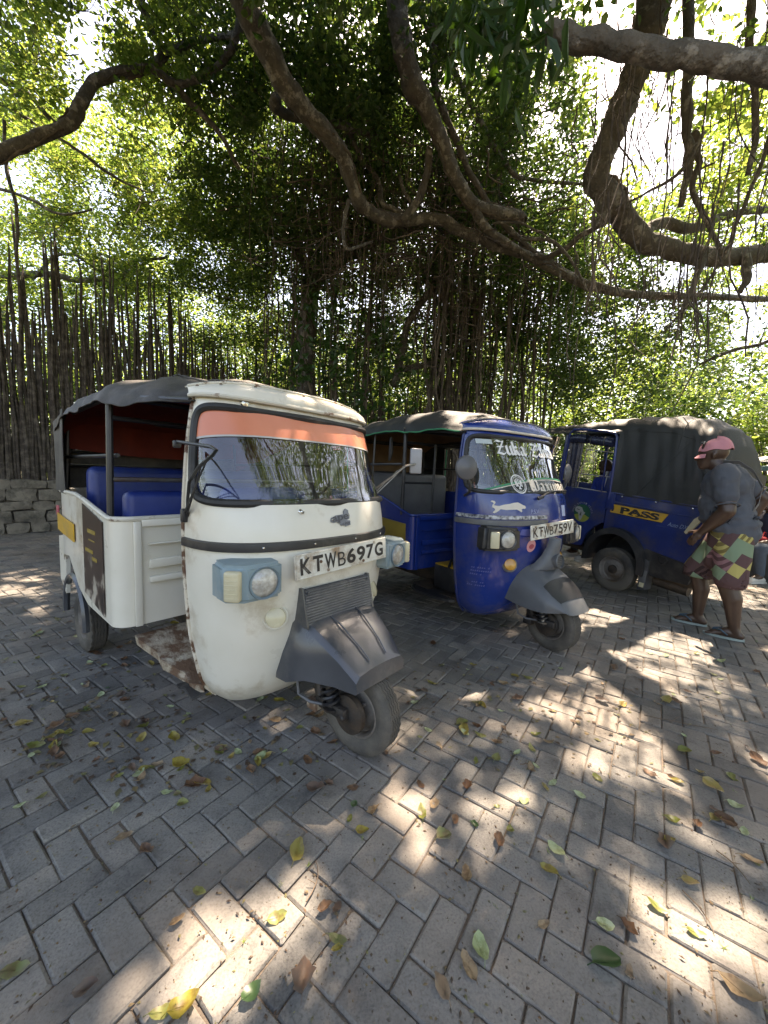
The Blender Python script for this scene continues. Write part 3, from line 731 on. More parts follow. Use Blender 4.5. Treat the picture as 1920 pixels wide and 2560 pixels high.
    m.build('plate_lettering', INK if not blue else INKB, pl, recalc=False)
    m = MB()
    for a, b in ((-.19, -.36), (.2, -.36), (-.4, .36), (.34, .36), (-.26, .05)):
        m.lathe([(0, .009), (.007, .007), (.008, .003)], 10, tuple(M @ Vector((0, a * pw, b * ph))), 'X')
    m.build('plate_bolt', RUSTY, pl)
    # lamps
    def face_to(p, yaw=0.0, pitch=0.0): return Matrix.Translation(p) @ Matrix.Rotation(yaw, 4, 'Z') @ Matrix.Rotation(-pitch, 4, 'Y')
    for s in (-1, 1):
        c0 = Vector((-.20, s * .445, .862 if not blue else .842))
        M = face_to(c0, s * R(7))
        if not blue:
            pl_ = [(-.12, s * -.108), (.045, s * -.112), (.058, s * .058), (.0, s * .122), (-.12, s * .122)]
            b = bmesh.new(); lo = [b.verts.new((x, y, -.074 - (.006 if x < 0 else 0))) for x, y in pl_]; hi = [b.verts.new((x, y, .074 + (.006 if x < 0 else 0))) for x, y in pl_]
            b.faces.new(lo[::-1]); b.faces.new(hi)
            for k in range(5): b.faces.new((lo[k], lo[(k + 1) % 5], hi[(k + 1) % 5], hi[k]))
            bmesh.ops.recalc_face_normals(b, faces=list(b.faces)); bmesh.ops.bevel(b, geom=list(b.edges), offset=.016, segments=3, affect='EDGES')
            m = MB(); m.bm(b, True, M); hl = m.build('headlight', HLBLUE, root)
            ML = M @ Matrix.Translation((.047, -s * .026, -.002))
            m = MB(); m.lathe([(.060, -.01), (.067, .008), (.0655, .013), (.061, .010), (.058, .004)], 32, (0, 0, 0), 'X', ML); m.build('lamp_rim', surface('dark_lamp_rim', (.16, .22, .25), None, .5, 9), hl)
            m = MB(); m.lathe([(.058, .004), (.05, .014), (.03, .021), (0, .024)], 32, (0, 0, 0), 'X', ML); m.build('lamp_lens', LENS, hl)
            MI = M @ Matrix.Translation((.034, s * .093, -.002)) @ Matrix.Rotation(s * R(48), 4, 'Z')
            m = MB(); m.box((0, 0, 0), (.034, .064, .120), .010, MI, 3)
            for k in range(6): m.box((.017, 0, -.043 + k * .017), (.004, .05, .004), .0015, MI)
            m.build('indicator_lens', CREAMPL, hl)
        else:
            pl_ = [(-.12, s * -.130), (.030, s * -.138), (.050, s * -.05), (.030, s * .052), (-.045, s * .140), (-.14, s * .140)]
            b = bmesh.new(); lo = [b.verts.new((x - .01, y, -.082 - (.006 if x < 0 else 0))) for x, y in pl_]; hi = [b.verts.new((x - (.0 if x < 0 else .02), y, .082 + (.008 if x < 0 else 0) - (.012 if y * s < -.1 else 0))) for x, y in pl_]
            b.faces.new(lo[::-1]); b.faces.new(hi); k6 = len(pl_)
            for k in range(k6): b.faces.new((lo[k], lo[(k + 1) % k6], hi[(k + 1) % k6], hi[k]))
            bmesh.ops.recalc_face_normals(b, faces=list(b.faces)); bmesh.ops.bevel(b, geom=list(b.edges), offset=.018, segments=3, affect='EDGES')
            m = MB(); m.bm(b, True, M); hl = m.build('headlight', BLACKP, root)
            ML = M @ Matrix.Translation((.022, -s * .005, -.004)) @ Matrix.Rotation(s * R(8), 4, 'Z')
            m = MB(); m.lathe([(.062, -.02), (.068, .006), (.064, .012), (.058, .004)], 32, (0, 0, 0), 'X', ML); m.build('lamp_rim', PLASTIC, hl)
            m = MB(); m.lathe([(.059, .002), (.05, .013), (.03, .020), (0, .022)], 32, (0, 0, 0), 'X', ML); m.build('lamp_lens', LENS, hl)
            m = MB(); m.box((0, 0, 0), (.03, .062, .118), .010, M @ Matrix.Translation((-.004, s * .092, -.004)) @ Matrix.Rotation(s * R(40), 4, 'Z'), 3); m.build('indicator_lens', CREAMPL, hl)
        # small round lamp below
        zf, uf = (.665, .315) if not blue else (.640, .325)
        p = skin(s * uf, zf, 0.0); q = skin(s * uf, zf, .05); d = (q - p); d.z += .012; d.normalize()
        M2 = Matrix.Translation(p) @ d.to_track_quat('X', 'Z').to_matrix().to_4x4()
        m = MB(); m.lathe([(.056, -.01), (.056, .006), (.050, .012), (.044, .008)], 28, (0, 0, 0), 'X', M2)
        for k in range(3):
            a = R(90 + 120 * k); m.lathe([(0, .013), (.004, .011), (.005, .007)], 8, (0, .050 * math.cos(a), .050 * math.sin(a)), 'X', M2)
        fl = m.build('fog_lamp', PA if not blue else PANELG, root)
        m = MB(); m.lathe([(.044, .008), (.042, .022), (.03, .027), (0, .029)], 28, (0, 0, 0), 'X', M2); m.build('fog_lens', CREAMPL if not blue else AMBER, fl)
    # front mudguard
    if not blue:
        st = [(-.30, .225, .64, .265, .345, .20), (-.20, .215, .650, .28, .365, .17), (-.11, .205, .622, .25, .395, .15), (.03, .172, .535, .200, .400, .14), (.105, .150, .472, .165, .385, .13)]
        V = []; Fq = []; k = 11
        for x, wt, zt, wb, zb, wi in st:
            half = [(wb, zb), (wb - (wb - wt) * .35, zb + (zt - zb) * .42), (wt + .012, zt - .028), (wt - .010, zt - .004), (wt * .5, zt + .006), (0, zt + .009)]
            row = [(x, -a, b) for a, b in half] + [(x, a, b) for a, b in half[:-1][::-1]]
            V += row
        n0 = len(V)
        for i in range(len(st) - 1):
            for j in range(k - 1): Fq.append((i * k + j, (i + 1) * k + j, (i + 1) * k + j + 1, i * k + j + 1))
        last = V[-k:]
        lip = [(.122, a[1] * .985, a[2] - .012 if 2 <= j <= 8 else a[2]) for j, a in enumerate(last)]
        low = [(.130, a[1] * .97, .392) for a in last]
        V += lip; V += low; b0 = (len(st) - 1) * k
        for j in range(k - 1): Fq.append((b0 + j, n0 + j, n0 + j + 1, b0 + j + 1)); Fq.append((n0 + j, n0 + k + j, n0 + k + j + 1, n0 + j + 1))
        m = MB(); m.add(V, Fq, True); fd = m.build('front_mudguard', PLASTIC, root, thick=.006, sharp=32)
        m = MB()
        for y0, y1 in ((-.085, -.055), (.085, .055)):
            m.tube([(x, y0 + (y1 - y0) * k_, z + .0105) for k_, (x, z) in zip(np.linspace(0, 1, 5), [(-.13, .630), (-.07, .606), (.0, .560), (.05, .527), (.10, .482)])], .004, 6)
        m.build('mudguard_rib', PLASTIC, fd)
        m = MB(); m.grid(lambda y, v: (-.165 + .030 * (1 - v) +   .0022 * math.sin(v * 84), y * (.215 - .008 * v), .622 + .160 * v), np.linspace(-1, 1, 12), np.linspace(0, 1, 110), True)
        gr = m.build('mudguard_grille', PLASTIC, root, thick=.01, sharp=60)
        for s in (-1, 1):
            m = MB(); m.prism([(-.30, .60), (-.13, .612), (-.172, .786), (-.24, .786)], s * .213 - .006, s * .213 + .006, 'Y')
            m.lathe([(0, .008), (.006, .006), (.007, 0)], 8, (-.161, s * .193, .766), 'X')
            m.build('grille_cheek', PLASTIC, gr)
    else:
        def fen(a, v):
            # a along the guard from the body to its nose, v across
            x = -.33 + .445 * a; zt = .655 - .30 * a ** 2.2 - .02 * a; wt = .275 - .06 * a - .10 * max(0, a - .75) * 3; zb = .372 - .03 * math.sin(a * math.pi) - .02 * a
            c = math.cos(v * math.pi / 2); y = wt * sgnpow(math.sin(v * math.pi / 2), .75); z = zb + (zt - zb) * abs(c) ** .62
            return (x + .03 * a * abs(c), y, z)
        m = MB(); m.grid(fen, np.linspace(0, 1, 22), np.linspace(-1, 1, 30), True)
        fd = m.build('front_mudguard', PLASTIC2, root, thick=.006, sharp=40)
        m = MB(); m.grid(lambda a, v: Vector(fen(a, v)) + Vector((.002, 0, .003)), np.linspace(.60, .86, 8), np.linspace(-.50, .50, 14), True)
        m.build('mudguard_patch', BLACKP, fd, thick=.002)
        # horn cone rising from the mudguard to the number plate
        prof = [(.60, .150, -.21), (.64, .120, -.18), (.70, .080, -.150), (.77, .052, -.128), (.82, .040, -.122), (.838, .034, -.126)]
        V = []; Fq = []
        for z, wy, x in prof:
            for k in range(13):
                a = math.pi * (k / 12 - .5); V.append((x + (.09 if z < .7 else .075) * math.cos(a) * (1 + (.35 if z < .68 else 0)), wy * math.sin(a), z))
        for i in range(len(prof) - 1):
            for j in range(12): Fq.append((i * 13 + j, i * 13 + j + 1, (i + 1) * 13 + j + 1, (i + 1) * 13 + j))
        Fq.append(tuple((len(prof) - 1) * 13 + j for j in range(13)))
        m = MB(); m.add(V, Fq, True); hc_ = m.build('horn_cover', PLASTIC2, root, sharp=60)
        M2 = Matrix.Translation((-.045, 0, .672)) @ Matrix.Rotation(R(-8), 4, 'Y')
        m = MB(); m.lathe([(.052, -.05), (.052, .0), (.046, .006), (.044, -.006)], 26, (0, 0, 0), 'X', M2); m.lathe([(.044, -.006), (0, -.008)], 26, (0, 0, 0), 'X', M2); m.build('horn_mouth', PLASTIC2, hc_)
        m = MB()
        for k in range(6):
            zz = -.032 + k * .0128; hw = math.sqrt(max(0, .042 ** 2 - zz ** 2)); m.box((-.004, 0, zz), (.004, hw * 2, .0055), 0, M2)
        m.build('horn_slot', BLACKP, hc_)
    # front wheel and its suspension
    wx = 0 if not blue else -.07
    wheel(root, (wx, 0, .208), .208, .105, 'front_wheel', -1, steer=R(4 if not blue else -4))
    m = MB(); m.lathe([(.085, -.052), (.090, -.060), (.088, -.085), (.06, -.092), (0, -.094)], 28, (wx, 0, .208), 'Y'); m.lathe([(.016, -.09), (.016, -.125), (.010, -.13), (0, -.13)], 14, (wx, 0, .208), 'Y'); m.build('brake_drum', DARKST, root)
    m = MB(); m.tube([(-.20, -.02, .60), (-.205, -.05, .40), (-.19, -.085, .26), (-.16, -.10, .235)], [.035, .034, .03, .026], 12); m.box((-.085, -.105, .222), (.20, .04, .055), .012); m.build('trailing_arm', DARKST, root)
    m = MB(); spring_geo(m, (-.075, -.115, .235), (-.115, -.115, .43), .036, .0085, 7); sp = m.build('coil_spring', BLACKP, root)
    m = MB(); m.tube([(-.072, -.115, .215), (-.118, -.115, .46)], .020, 12); m.lathe([(.04, 0), (.042, .012), (.0, .013)], 16, (-.073, -.115, .222)); m.build('damper', STEEL if blue else DARKST, sp)
    m = MB(); m.tube([(-.26, -.14, .40), (-.275, -.16, .31), (-.25, -.17, .245), (-.19, -.15, .222), (-.10, -.12, .228), (-.02, -.10, .235)], .0075, 8); m.build('brake_hose', PANELG, root)
    m = MB(); m.box((-.19, -.115, .20), (.07, .06, .05), .01); m.build('arm_bracket', RUSTY if not blue else DARKST, root)
    # floor between cab and body, with the step
    m = MB(); V = []
    if not blue:
        edge = [(-.60, -.47, .272), (-.68, -.50, .262), (-.76, -.485, .275), (-.83, -.52, .30), (-.90, -.55, .325), (-.98, -.545, .34), (-1.06, -.59, .385), (-1.12, -.60, .40)]
        for (x, y, z) in edge: V += [(x, y, z), (x, y + .01, z - .045 - rnd.random() * .02), (x, .5, z + .01)]
        n = len(edge); Fq = []
        for i in range(n - 1): Fq += [(3 * i, 3 * i + 3, 3 * i + 5, 3 * i + 2), (3 * i, 3 * i + 1, 3 * i + 4, 3 * i + 3)]
        m.add(V, Fq, False); m.box((-.92, -.05, .40), (.30, .62, .30), .015); m.box((-.80, -.20, .33), (.16, .34, .14), .01)
        m.build('floor_pan', RUSTY, root)
        m = MB(); m.grid(lambda x, y: (x, y, .235 + .13 * (y + .48) * .3 + .012 * math.sin(x * 40 + y * 17)), np.linspace(-.78, -.60, 8), np.linspace(-.52, -.30, 8), True); m.build('step_mat', MATT, root, thick=.01)
        m = MB(); m.tube([(-.60, -.42, .23), (-.72, -.47, .245), (-.95, -.52, .28)], .018, 6); m.build('chassis_rail', RUSTY, root)
        m = MB(); m.box((-.99, -.33, .455), (.012, .025, .09), .003); m.box((-.985, -.33, .42), (.02, .04, .012), .003); m.build('seat_latch', WHITE_W, root)
        m = MB(); m.box((-.77, -.30, .47), (.03, .04, .14), .008); m.build('pedal_cover', REDP, root)
    else:
        m.grid(lambda x, y: (x, y, .30 + .01 * math.sin(x * 9)), np.linspace(-1.15, -.58, 10), np.linspace(-.47, .47, 10), False); m.build('floor_pan', DARKST, root, thick=.03)
        m = MB(); m.prism([(-.60, -.40), (-.64, -.52), (-.78, -.565), (-.98, -.575), (-1.10, -.53), (-1.16, -.40)], .272, .292); m.build('side_step', BLACKP, root)
        m = MB(); m.box((-.84, -.22, .40), (.26, .34, .20), .012); bt = m.build('battery_box', BLACKP, root)
        m = MB(); m.box((-.84, -.22, .508), (.25, .33, .014), .005); m.build('battery_lid', YELLOW, bt)
        m = MB(); m.tube([(-.78, -.40, .51), (-.82, -.33, .56), (-.88, -.25, .54), (-.93, -.2, .52)], .011, 8); m.build('cable', BLACKP, bt)
    # passenger body: plan outline from the front middle round the rounded corner to the tail
    zb0, zt0 = (.475, 1.035) if not blue else (.45, .92)
    cr, hw = (.085, .70) if not blue else (.045, .60)
    half = [(-1.05, 0), (-1.05, .20), (-1.05, .40), (-1.05, hw - cr - .02)] + [(-1.05 - cr + cr * math.cos(a), hw - cr + cr * math.sin(a)) for a in np.linspace(0, math.pi / 2, 7)] + [(-1.35, hw + (.0 if not blue else .02)), (-1.45, hw + (.0 if not blue else .03)), (-1.60, hw + (.0 if not blue else .05)), (-1.80, .70), (-2.05, .70), (-2.25, .695), (-2.40, .67), (-2.44, .58), (-2.45, .30), (-2.45, 0)]
    def zlow(x, y):
        if x > -1.72: return zb0
        d = abs(x + 2.10)
        return zb0 + .06 + (math.sqrt(max(0, .30 ** 2 - d ** 2)) * .55 if d < .30 else 0) + (.06 if x < -2.3 else 0)
    def ztop(x): return zt0 + (.085 * min(1, max(0, -1.15 - x) / .60) if not blue else .16 * min(1, max(0, -1.08 - x) / .45))
    for s in (-1, 1):
        m = MB(); V = []; Fq = []; k = 9
        for x, y in half:
            for j in range(k):
                z = zlow(x, y) + (ztop(x) - zlow(x, y)) * j / (k - 1)
                V.append((x, s * y, z))
        for i in range(len(half) - 1):
            for j in range(k - 1): Fq.append((i * k + j, (i + 1) * k + j, (i + 1) * k + j + 1, i * k + j + 1))
        m.add(V, Fq, True); m.build('body_side', PA, root, thick=.014 * s, sharp=40)
        m = MB(); m.tube([(x, s * y, ztop(x) + .004) for x, y in half], .013, 8); m.build('body_rim', PA if blue else WHITE_W, root)
        # band on the tail side and rear mud flap
        if not blue:
            m = MB(); m.grid(lambda a, b: (-1.84 - .50 * a, s * (.707 - .02 * max(0, a - .7)), .82 + .03 * a + (.115) * b), np.linspace(0, 1, 6), np.linspace(0, 1, 3), False); m.build('yellow_band', YELLOW, root, thick=.006)
        else:
            m = MB(); m.grid(lambda a, b: (-1.12 - .62 * a, s * (.605 + .095 * a), .68 + .06 * a + (.165) * b), np.linspace(0, 1, 6), np.linspace(0, 1, 3), False); m.build('yellow_band', YELDULL, root, thick=.006)
        m = MB(); m.prism([(-2.30, .38), (-2.47, .46), (-2.47, .78), (-2.34, .80), (-2.26, .60)], s * .67 - .012, s * .67 + .012, 'Y'); m.build('mud_flap', WHITE_W if not blue else BLACKP, root)
        m = MB(); m.tube([(-2.10 + .285 * math.cos(a), s * .67, .26 + .285 * math.sin(a)) for a in np.linspace(-.1, math.pi + .1, 20)], .022, 6); m.build('wheel_arch', PLASTIC, root)
        wheel(root, (-2.10, s * .585, .215), .215, .12, 'rear_wheel', s, n=24)
        m = MB(); m.box((-2.36, s * .70, .98), (.05, .012, .07), .005); m.build('side_reflector', REDP, root)
    m = MB(); m.box((-1.79, 0, zb0 + .03), (1.30, 1.14, .03)); m.box((-1.72, 0, .36), (1.3, .5, .16), .02); m.tube([(-2.10, -.55, .215), (-2.10, .55, .215)], .035, 8); m.build('body_floor', DARKST, root)
    # pressed panel on the front of the body
    m = MB(); xf0 = -1.036
    pw_ = hw - cr - .015; m.box((xf0, -pw_, (zb0 + zt0) / 2 - .005), (.012, .035, zt0 - zb0 - .01), .004); m.box((xf0, pw_, (zb0 + zt0) / 2 - .005), (.012, .035, zt0 - zb0 - .01), .004); m.box((xf0, 0, zt0 - .02), (.012, 2 * pw_ - .04, .035), .004)
    for z, hh in ((zt0 - .13, .006), (zt0 - .235, .05), (zt0 - .32, .034)):
        m.box((xf0 + .004, .0, z), (.022, 2 * pw_ - .10, hh), .008)
    m.build('front_panel', PA, root)
    if not blue:
        m = MB(); m.grid(lambda a, b: (-1.22 - .40 * a, -.704, .50 + .05 * a + (.51 + .02 * a) * b), np.linspace(0, 1, 4), np.linspace(0, 1, 4), False)
        pm, n, b_, out = newmat('dark_printed_poster'); tc = N(n, 'ShaderNodeTexCoord'); n1 = N(n, 'ShaderNodeTexNoise', i_Scale=9.0, i_Detail=5.0); n.links.new(tc.outputs['Object'], n1.inputs['Vector'])
        sx = N(n, 'ShaderNodeSeparateXYZ'); n.links.new(tc.outputs['Object'], sx.inputs[0])
        rr = ramp(n, [(.40, (.018, .012, .010)), (.55, (.07, .045, .035)), (.62, (.40, .35, .28)), (.75, (.55, .5, .42))], n1.outputs[0])
        rz = ramp(n, [(.62, (0, 0, 0)), (.82, (1, 1, 1))], sx.outputs[2]); n.links.new(mix(n, rz.outputs[0], rr.outputs[0], (.035, .020, .016)), b_.inputs['Base Color']); b_.inputs['Roughness'].default_value = .35
        po = m.build('side_poster', pm, root, thick=.004)
        m = MB()
        for x, z, w_, h_ in ((-1.50, .915, .16, .022), (-1.50, .865, .13, .006), (-1.56, .80, .16, .02), (-1.45, .765, .10, .02)):
            m.box((x + .07, -.7085, z + .02), (w_, .002, h_))
        m.build('poster_print', YELDULL, po)
    # frame posts and rails
    FR = BLACKP
    zr = 1.655
    m = MB()
    for s in (-1, 1):
        py = .675 if not blue else .60
        m.tube([(-1.19, s * py, zt0), (-1.19, s * (py - .01), zr)], .0165, 10); m.tube([(-2.38, s * .64, zt0 + .09), (-2.36, s * .62, zr)], .0165, 10)
        if blue: m.tube([(-1.62, s * .655, zt0), (-1.60, s * .635, zr)], .010, 8)
        m.tube([(xr, s * .52, 1.60), (-1.17, s * (py - .01), zr), (-2.36, s * .62, zr)], .014, 8)
        m.tube([(-1.17, s * .64, 1.36), (-2.38, s * .64, 1.36)], .011, 8)
    m.tube([(-1.19, -py, 1.55), (-1.19, py, 1.55)], .013, 8); m.tube([(-1.17, -.635, zr), (-1.17, .635, zr)], .014, 8); m.tube([(-2.36, -.62, zr), (-2.36, .62, zr)], .014, 8)
    m.tube([(-2.40, -.62, 1.40), (-2.40, .62, 1.40)], .012, 8); m.tube([(-2.37, -.62, 1.30), (-2.37, .62, 1.30)], .012, 8)
    m.build('roof_frame', FR, root)
    m = MB(); zg = 1.235 if not blue else 1.20
    if not blue: m.tube([(-1.19, -.67, zg), (-1.19, .67, zg)], .013, 8)
    else:
        m.tube([(-1.14, -.30, zt0), (-1.14, -.28, 1.55)], .012, 8); m.tube([(-1.19, -.60, zg), (-1.15, -.29, zg)], .010, 8); m.tube([(-1.14, .30, zt0), (-1.14, .28, 1.6)], .012, 8)
    m.build('grab_rail', STEEL if not blue else BLACKP, root)
    # seats
    SE = BSEAT if not blue else GSEAT
    m = MB(); m.box((-1.95, 0, 1.02), (.14, 1.22, .56 if not blue else .54), .05, seg=4); m.build('bench_backrest', SE, root)
    m = MB(); m.box((-1.68, 0, .76), (.50, 1.22, .16), .05, seg=4); m.build('bench_cushion', SE, root)
    if not blue:
        m = MB(); m.box((-1.25, 0, .96), (.11, 1.20, .42), .04, seg=4); m.build('second_backrest', SE, root)
    m = MB(); m.box((-.86 if not blue else -.93, 0 if not blue else .02, 1.0), (.11, .50 if not blue else .42, .42), .05, seg=4)
    if not blue: m.tube([(-.80, -.25, 1.05), (-.797, 0, 1.055), (-.80, .25, 1.05)], .004, 6)
    m.build('driver_backrest', SE, root)
    m = MB(); m.box((-.78, 0, .70), (.26, .44, .12), .04, seg=4); m.tube([(-.80, 0, .64), (-.80, 0, .36)], .05, 8); m.build('driver_seat', SE, root)
    m = MB(); m.tube([(-.36, 0, .55), (-.50, 0, 1.0), (-.52, 0, 1.06)], .022, 8); m.tube([(-.62, -.30, 1.09), (-.54, -.16, 1.06), (-.52, 0, 1.055), (-.54, .16, 1.06), (-.62, .30, 1.09)], .011, 8); m.box((-.48, 0, 1.05), (.10, .16, .09), .02); m.build('handlebar', BLACKP, root)
    m = MB(); m.box((-.40, 0, 1.115), (.20, .82, .03), .01); m.build('dashboard', BLACKP, root)
    # roof cover
    TP = TARP if not blue else TARP2
    if not blue:
        st = [(-.56, .525, 1.60, 1.735), (-.75, .59, 1.615, 1.775), (-1.0, .67, 1.645, 1.805), (-1.19, .715, 1.672, 1.825), (-1.5, .72, 1.665, 1.825), (-1.85, .72, 1.660, 1.815), (-2.12, .72, 1.64, 1.79), (-2.30, .71, 1.56, 1.72), (-2.41, .69, 1.46, 1.60), (-2.46, .68, 1.36, 1.44)]
    else:
        st = [(-.56, .525, 1.60, 1.74), (-.75, .585, 1.63, 1.80), (-1.0, .63, 1.65, 1.85), (-1.3, .66, 1.665, 1.865), (-1.65, .69, 1.665, 1.86), (-2.0, .70, 1.65, 1.84), (-2.25, .70, 1.60, 1.79), (-2.40, .68, 1.52, 1.68), (-2.46, .67, 1.42, 1.5)]
    rg = random.Random(5 if blue else 6)
    xs = [q[0] for q in st][::-1]
    def tab(i): return lambda x: float(np.interp(x, xs, [q[i] for q in st][::-1]))
    tw_, te_, tc_ = tab(1), tab(2), tab(3)
    def canopy(x, v, off=0.0):
        y = tw_(x) * v; av = abs(v)
        z = te_(x) + (tc_(x) - te_(x)) * (1 - av ** 3.2)
        fold = .012 * math.sin(x * 21 + 5 * v) * av ** 2 + .008 * math.sin(x * 43 + v * 9) * av + .009 * math.sin(v * 7 + x * 13) + .010 * mnoise.noise(Vector((x * 3 + v * 2.2, v * 4 - x * 2, 3))) + .006 * mnoise.noise(Vector((x * 9 + v * 7, v * 3, 8)))
        if av > .985: z -= max(0, min(1, (-.60 - x) / .35)) * (.045 if not blue else .028) + .007 * math.sin(x * 11 + 1) + .003 * math.sin(x * 37)
        elif av > .955: z -= .016
        return Vector((x, y + (.006 * math.sin(x * 26) if av > .95 else 0), z + fold * (1 if not blue else .6) * (1 - .8 * max(0, av - .75) / .25) - off))
    vv = np.array([-1, -.985, -.96, -.93, -.88, -.8, -.7, -.55, -.4, -.2, 0, .2, .4, .55, .7, .8, .88, .93, .96, .985, 1]); vv = np.where(np.abs(vv) == .985, vv * 1.0007, vv)
    m = MB(); m.grid(lambda x, v: canopy(x, v), np.linspace(-2.45, -.56, 64), vv, True); m.build('canopy', TP, root, thick=.004, sharp=70)
    m = MB(); m.grid(lambda x, v: canopy(x, v, .014), np.linspace(-2.40, -.62, 40), vv[3:-3], True); m.build('canopy_lining', REDCL if not blue else TANCL, root, thick=.003, sharp=70)
    if blue:
        m = MB()
        for s in (-1, 1): m.tube([canopy(x, s * .997) + Vector((0, s * .004, .004)) for x in np.linspace(-2.4, -.6, 50)], .006, 6); m.tube([(-2.02, s * .70, 1.60), (-2.02, s * .69, 1.25), (-2.0, s * .69, .98)], .008, 6)
        m.build('green_piping', GREENS, root)
    else:
        m = MB()
        for v in (-.6, .45): m.tube([canopy(x, v) + Vector((0, 0, .003)) for x in np.linspace(-2.35, -.6, 40)], .004, 5)
        m.build('canopy_seam', TP, root)
    # curtains at the back
    def curtain(m, pts, zlo, ztp, amp=.012, n=40):
        L = [0]
        for a, b in zip(pts[:-1], pts[1:]): L.append(L[-1] + math.dist(a, b))
        def f(a, b):
            l = a * L[-1]; x = float(np.interp(l, L, [p[0] for p in pts])); y = float(np.interp(l, L, [p[1] for p in pts]))
            zt_ = te_(max(-2.45, min(x, -.6))) + .02 if ztp > 1.5 else ztp; z = zlo + (zt_ - zlo) * b; wv = amp * math.sin(l * 38) * (1 - .5 * b) + amp * .6 * math.sin(l * 17 + b * 3)
            nrm = Vector((x + 1.7, y, 0)).normalized(); return (x + nrm.x * wv, y + nrm.y * wv, z + (.02 * math.sin(l * 9) * (1 - b)))
        m.grid(f, np.linspace(0, 1, n), np.linspace(0, 1, 10), True)
    m = MB(); curtain(m, [(-2.46, .05), (-2.46, .60), (-2.43, .67), (-2.30, .70), (-2.12, .70)][::-1] if False else [(-2.06, -.70), (-2.30, -.71), (-2.43, -.68), (-2.47, -.58), (-2.475, 0), (-2.47, .58), (-2.43, .68), (-2.30, .71), (-2.06, .705)], 1.11, 1.60); m.build('rear_curtain', TP, root, thick=.004, sharp=80)
    if not blue:
        m = MB()
        m.grid(lambda a, b: (-2.36 + 1.15 * a, .655 + .012 * math.sin(a * 22), 1.64 - (.34 - .30 * a ** 1.1) * b), np.linspace(0, 1, 24), np.linspace(0, 1, 8), True)
        m.grid(lambda a, b: (-2.355 + .012 * math.sin(a * 25), -.62 + 1.24 * a, 1.64 - .22 * b - .04 * math.sin(a * 3)), np.linspace(0, 1, 24), np.linspace(0, 1, 6), True)
        m.build('side_curtain', REDCL, root, thick=.004)
    else:
        m = MB(); m.grid(lambda a, b: (-2.40 + .01 * math.sin(a * 20), -.64 + 1.28 * a, 1.10 + .53 * b), np.linspace(0, 1, 24), np.linspace(0, 1, 6), True); m.build('rear_lining', TANCL, root, thick=.004)
        m = MB(); m.tube([(-1.5, -.52, 1.62), (-1.5, -.52, 1.48), (-1.51, -.525, 1.40)], [.016, .022, .012], 8); m.build('hanging_strap', BLACKP, root)
        m = MB(); m.grid(lambda a, b: (-2.20 - .16 * a, -.715, 1.13 + .33 * b - .10 * a * b), np.linspace(0, 1, 8), np.linspace(0, 1, 8), True); m.build('curtain_print', surface('faded_curtain_print', (.42, .39, .36), (.03, .03, .03), .7, 7, REDP and (.10, .02, .02), .36, detail=2), root, thick=.003)
        m = MB(); m.box((-2.20, -.722, 1.52), (.17, .004, .016)); m.box((-2.22, -.722, 1.545), (.2, .004, .012)); m.build('curtain_lettering', REDP, root)
    # mirrors
    if not blue:
        def mirror(s, lost):
            m = MB()
            if lost:
                m.tube([(-.54, s * .555, 1.10), (-.49, s * .575, 1.17), (-.46, s * .58, 1.25), (-.28, s * .62, 1.31), (-.13, s * .64, 1.350), (-.10, s * .64, 1.368), (-.14, s * .64, 1.380), (-.47, s * .62, 1.410)], .0068, 8)
                m.tube([(-.51, s * .58, 1.12), (-.16, s * .64, 1.345)], .0035, 6); m.tube([(-.50, s * .57, 1.12), (-.23, s * .63, 1.325)], .0035, 6)
                m.box((-.475, s * .62, 1.40), (.02, .03, .03), .006); m.box((-.56, s * .56, 1.10), (.03, .03, .06), .008)
                return m.build('mirror_arm', BLACKP, root)
            m.tube([(-.50, s * .58, 1.20), (-.40, s * .66, 1.30), (-.36, s * .74, 1.37), (-.37, s * .92, 1.40)], .008, 8); m.tube([(-.48, s * .58, 1.17), (-.37, s * .73, 1.355)], .0035, 6); m.tube([(-.50, s * .58, 1.17), (-.39, s * .70, 1.34)], .0035, 6)
            a = m.build('mirror_arm', STEEL, root)
            m = MB(); m.box((-.37, s * .87, 1.41), (.022, .085, .17), .010, Matrix.Translation((-.37, s * .87, 1.41)) @ Matrix.Rotation(R(-32), 4, 'Z') @ Matrix.Translation((.37, -s * .87, -1.41)), 3); m.build('mirror_head', surface('grey_mirror_back', (.34, .34, .35), None, .35, 6), a)
        mirror(-1, True); mirror(1, False)
        # badge: outline plate with raised letters
        def wrap(m, poly2, quads, u0, z0, off, th=0):
            m.add([skin(u0 + a, z0 + b, off) for a, b in poly2], quads, False)
        m = MB(); ol = [(-.075, .0), (-.07, .018), (-.045, .020), (-.04, .028), (.012, .032), (.016, .046), (.032, .058), (.048, .05), (.046, .04), (.052, .026), (.046, .008), (.030, .003), (.05, .0), (.05, -.022), (.016, -.028), (.012, -.022), (-.012, -.022), (-.022, -.010), (-.034, -.002), (-.06, -.006)]
        for o in (.003, .007): m.add([skin(a + .03, 1.075 + b, o) for a, b in ol], [tuple(range(len(ol)))], False)
        nn = len(ol); m.f += [(i, (i + 1) % nn, nn + (i + 1) % nn, nn + i) for i in range(nn)]; m.sm += [False] * nn
        bd = m.build('maker_badge', BADGE, root)
        m = MB(); V, Fc = text_box('ape', .105, .036, .02); m.add([skin(a + .018, 1.086 + b + a * .10, .009) for a, b in V], Fc, False); V, Fc = text_box('city', .056, .022, .01); m.add([skin(a + .052, 1.062 + b + a * .10, .009) for a, b in V], Fc, False)
        m.build('badge_letters', surface('badge_letters_dark', (.07, .07, .08), None, .4, 9), bd, recalc=False)
        m = MB()
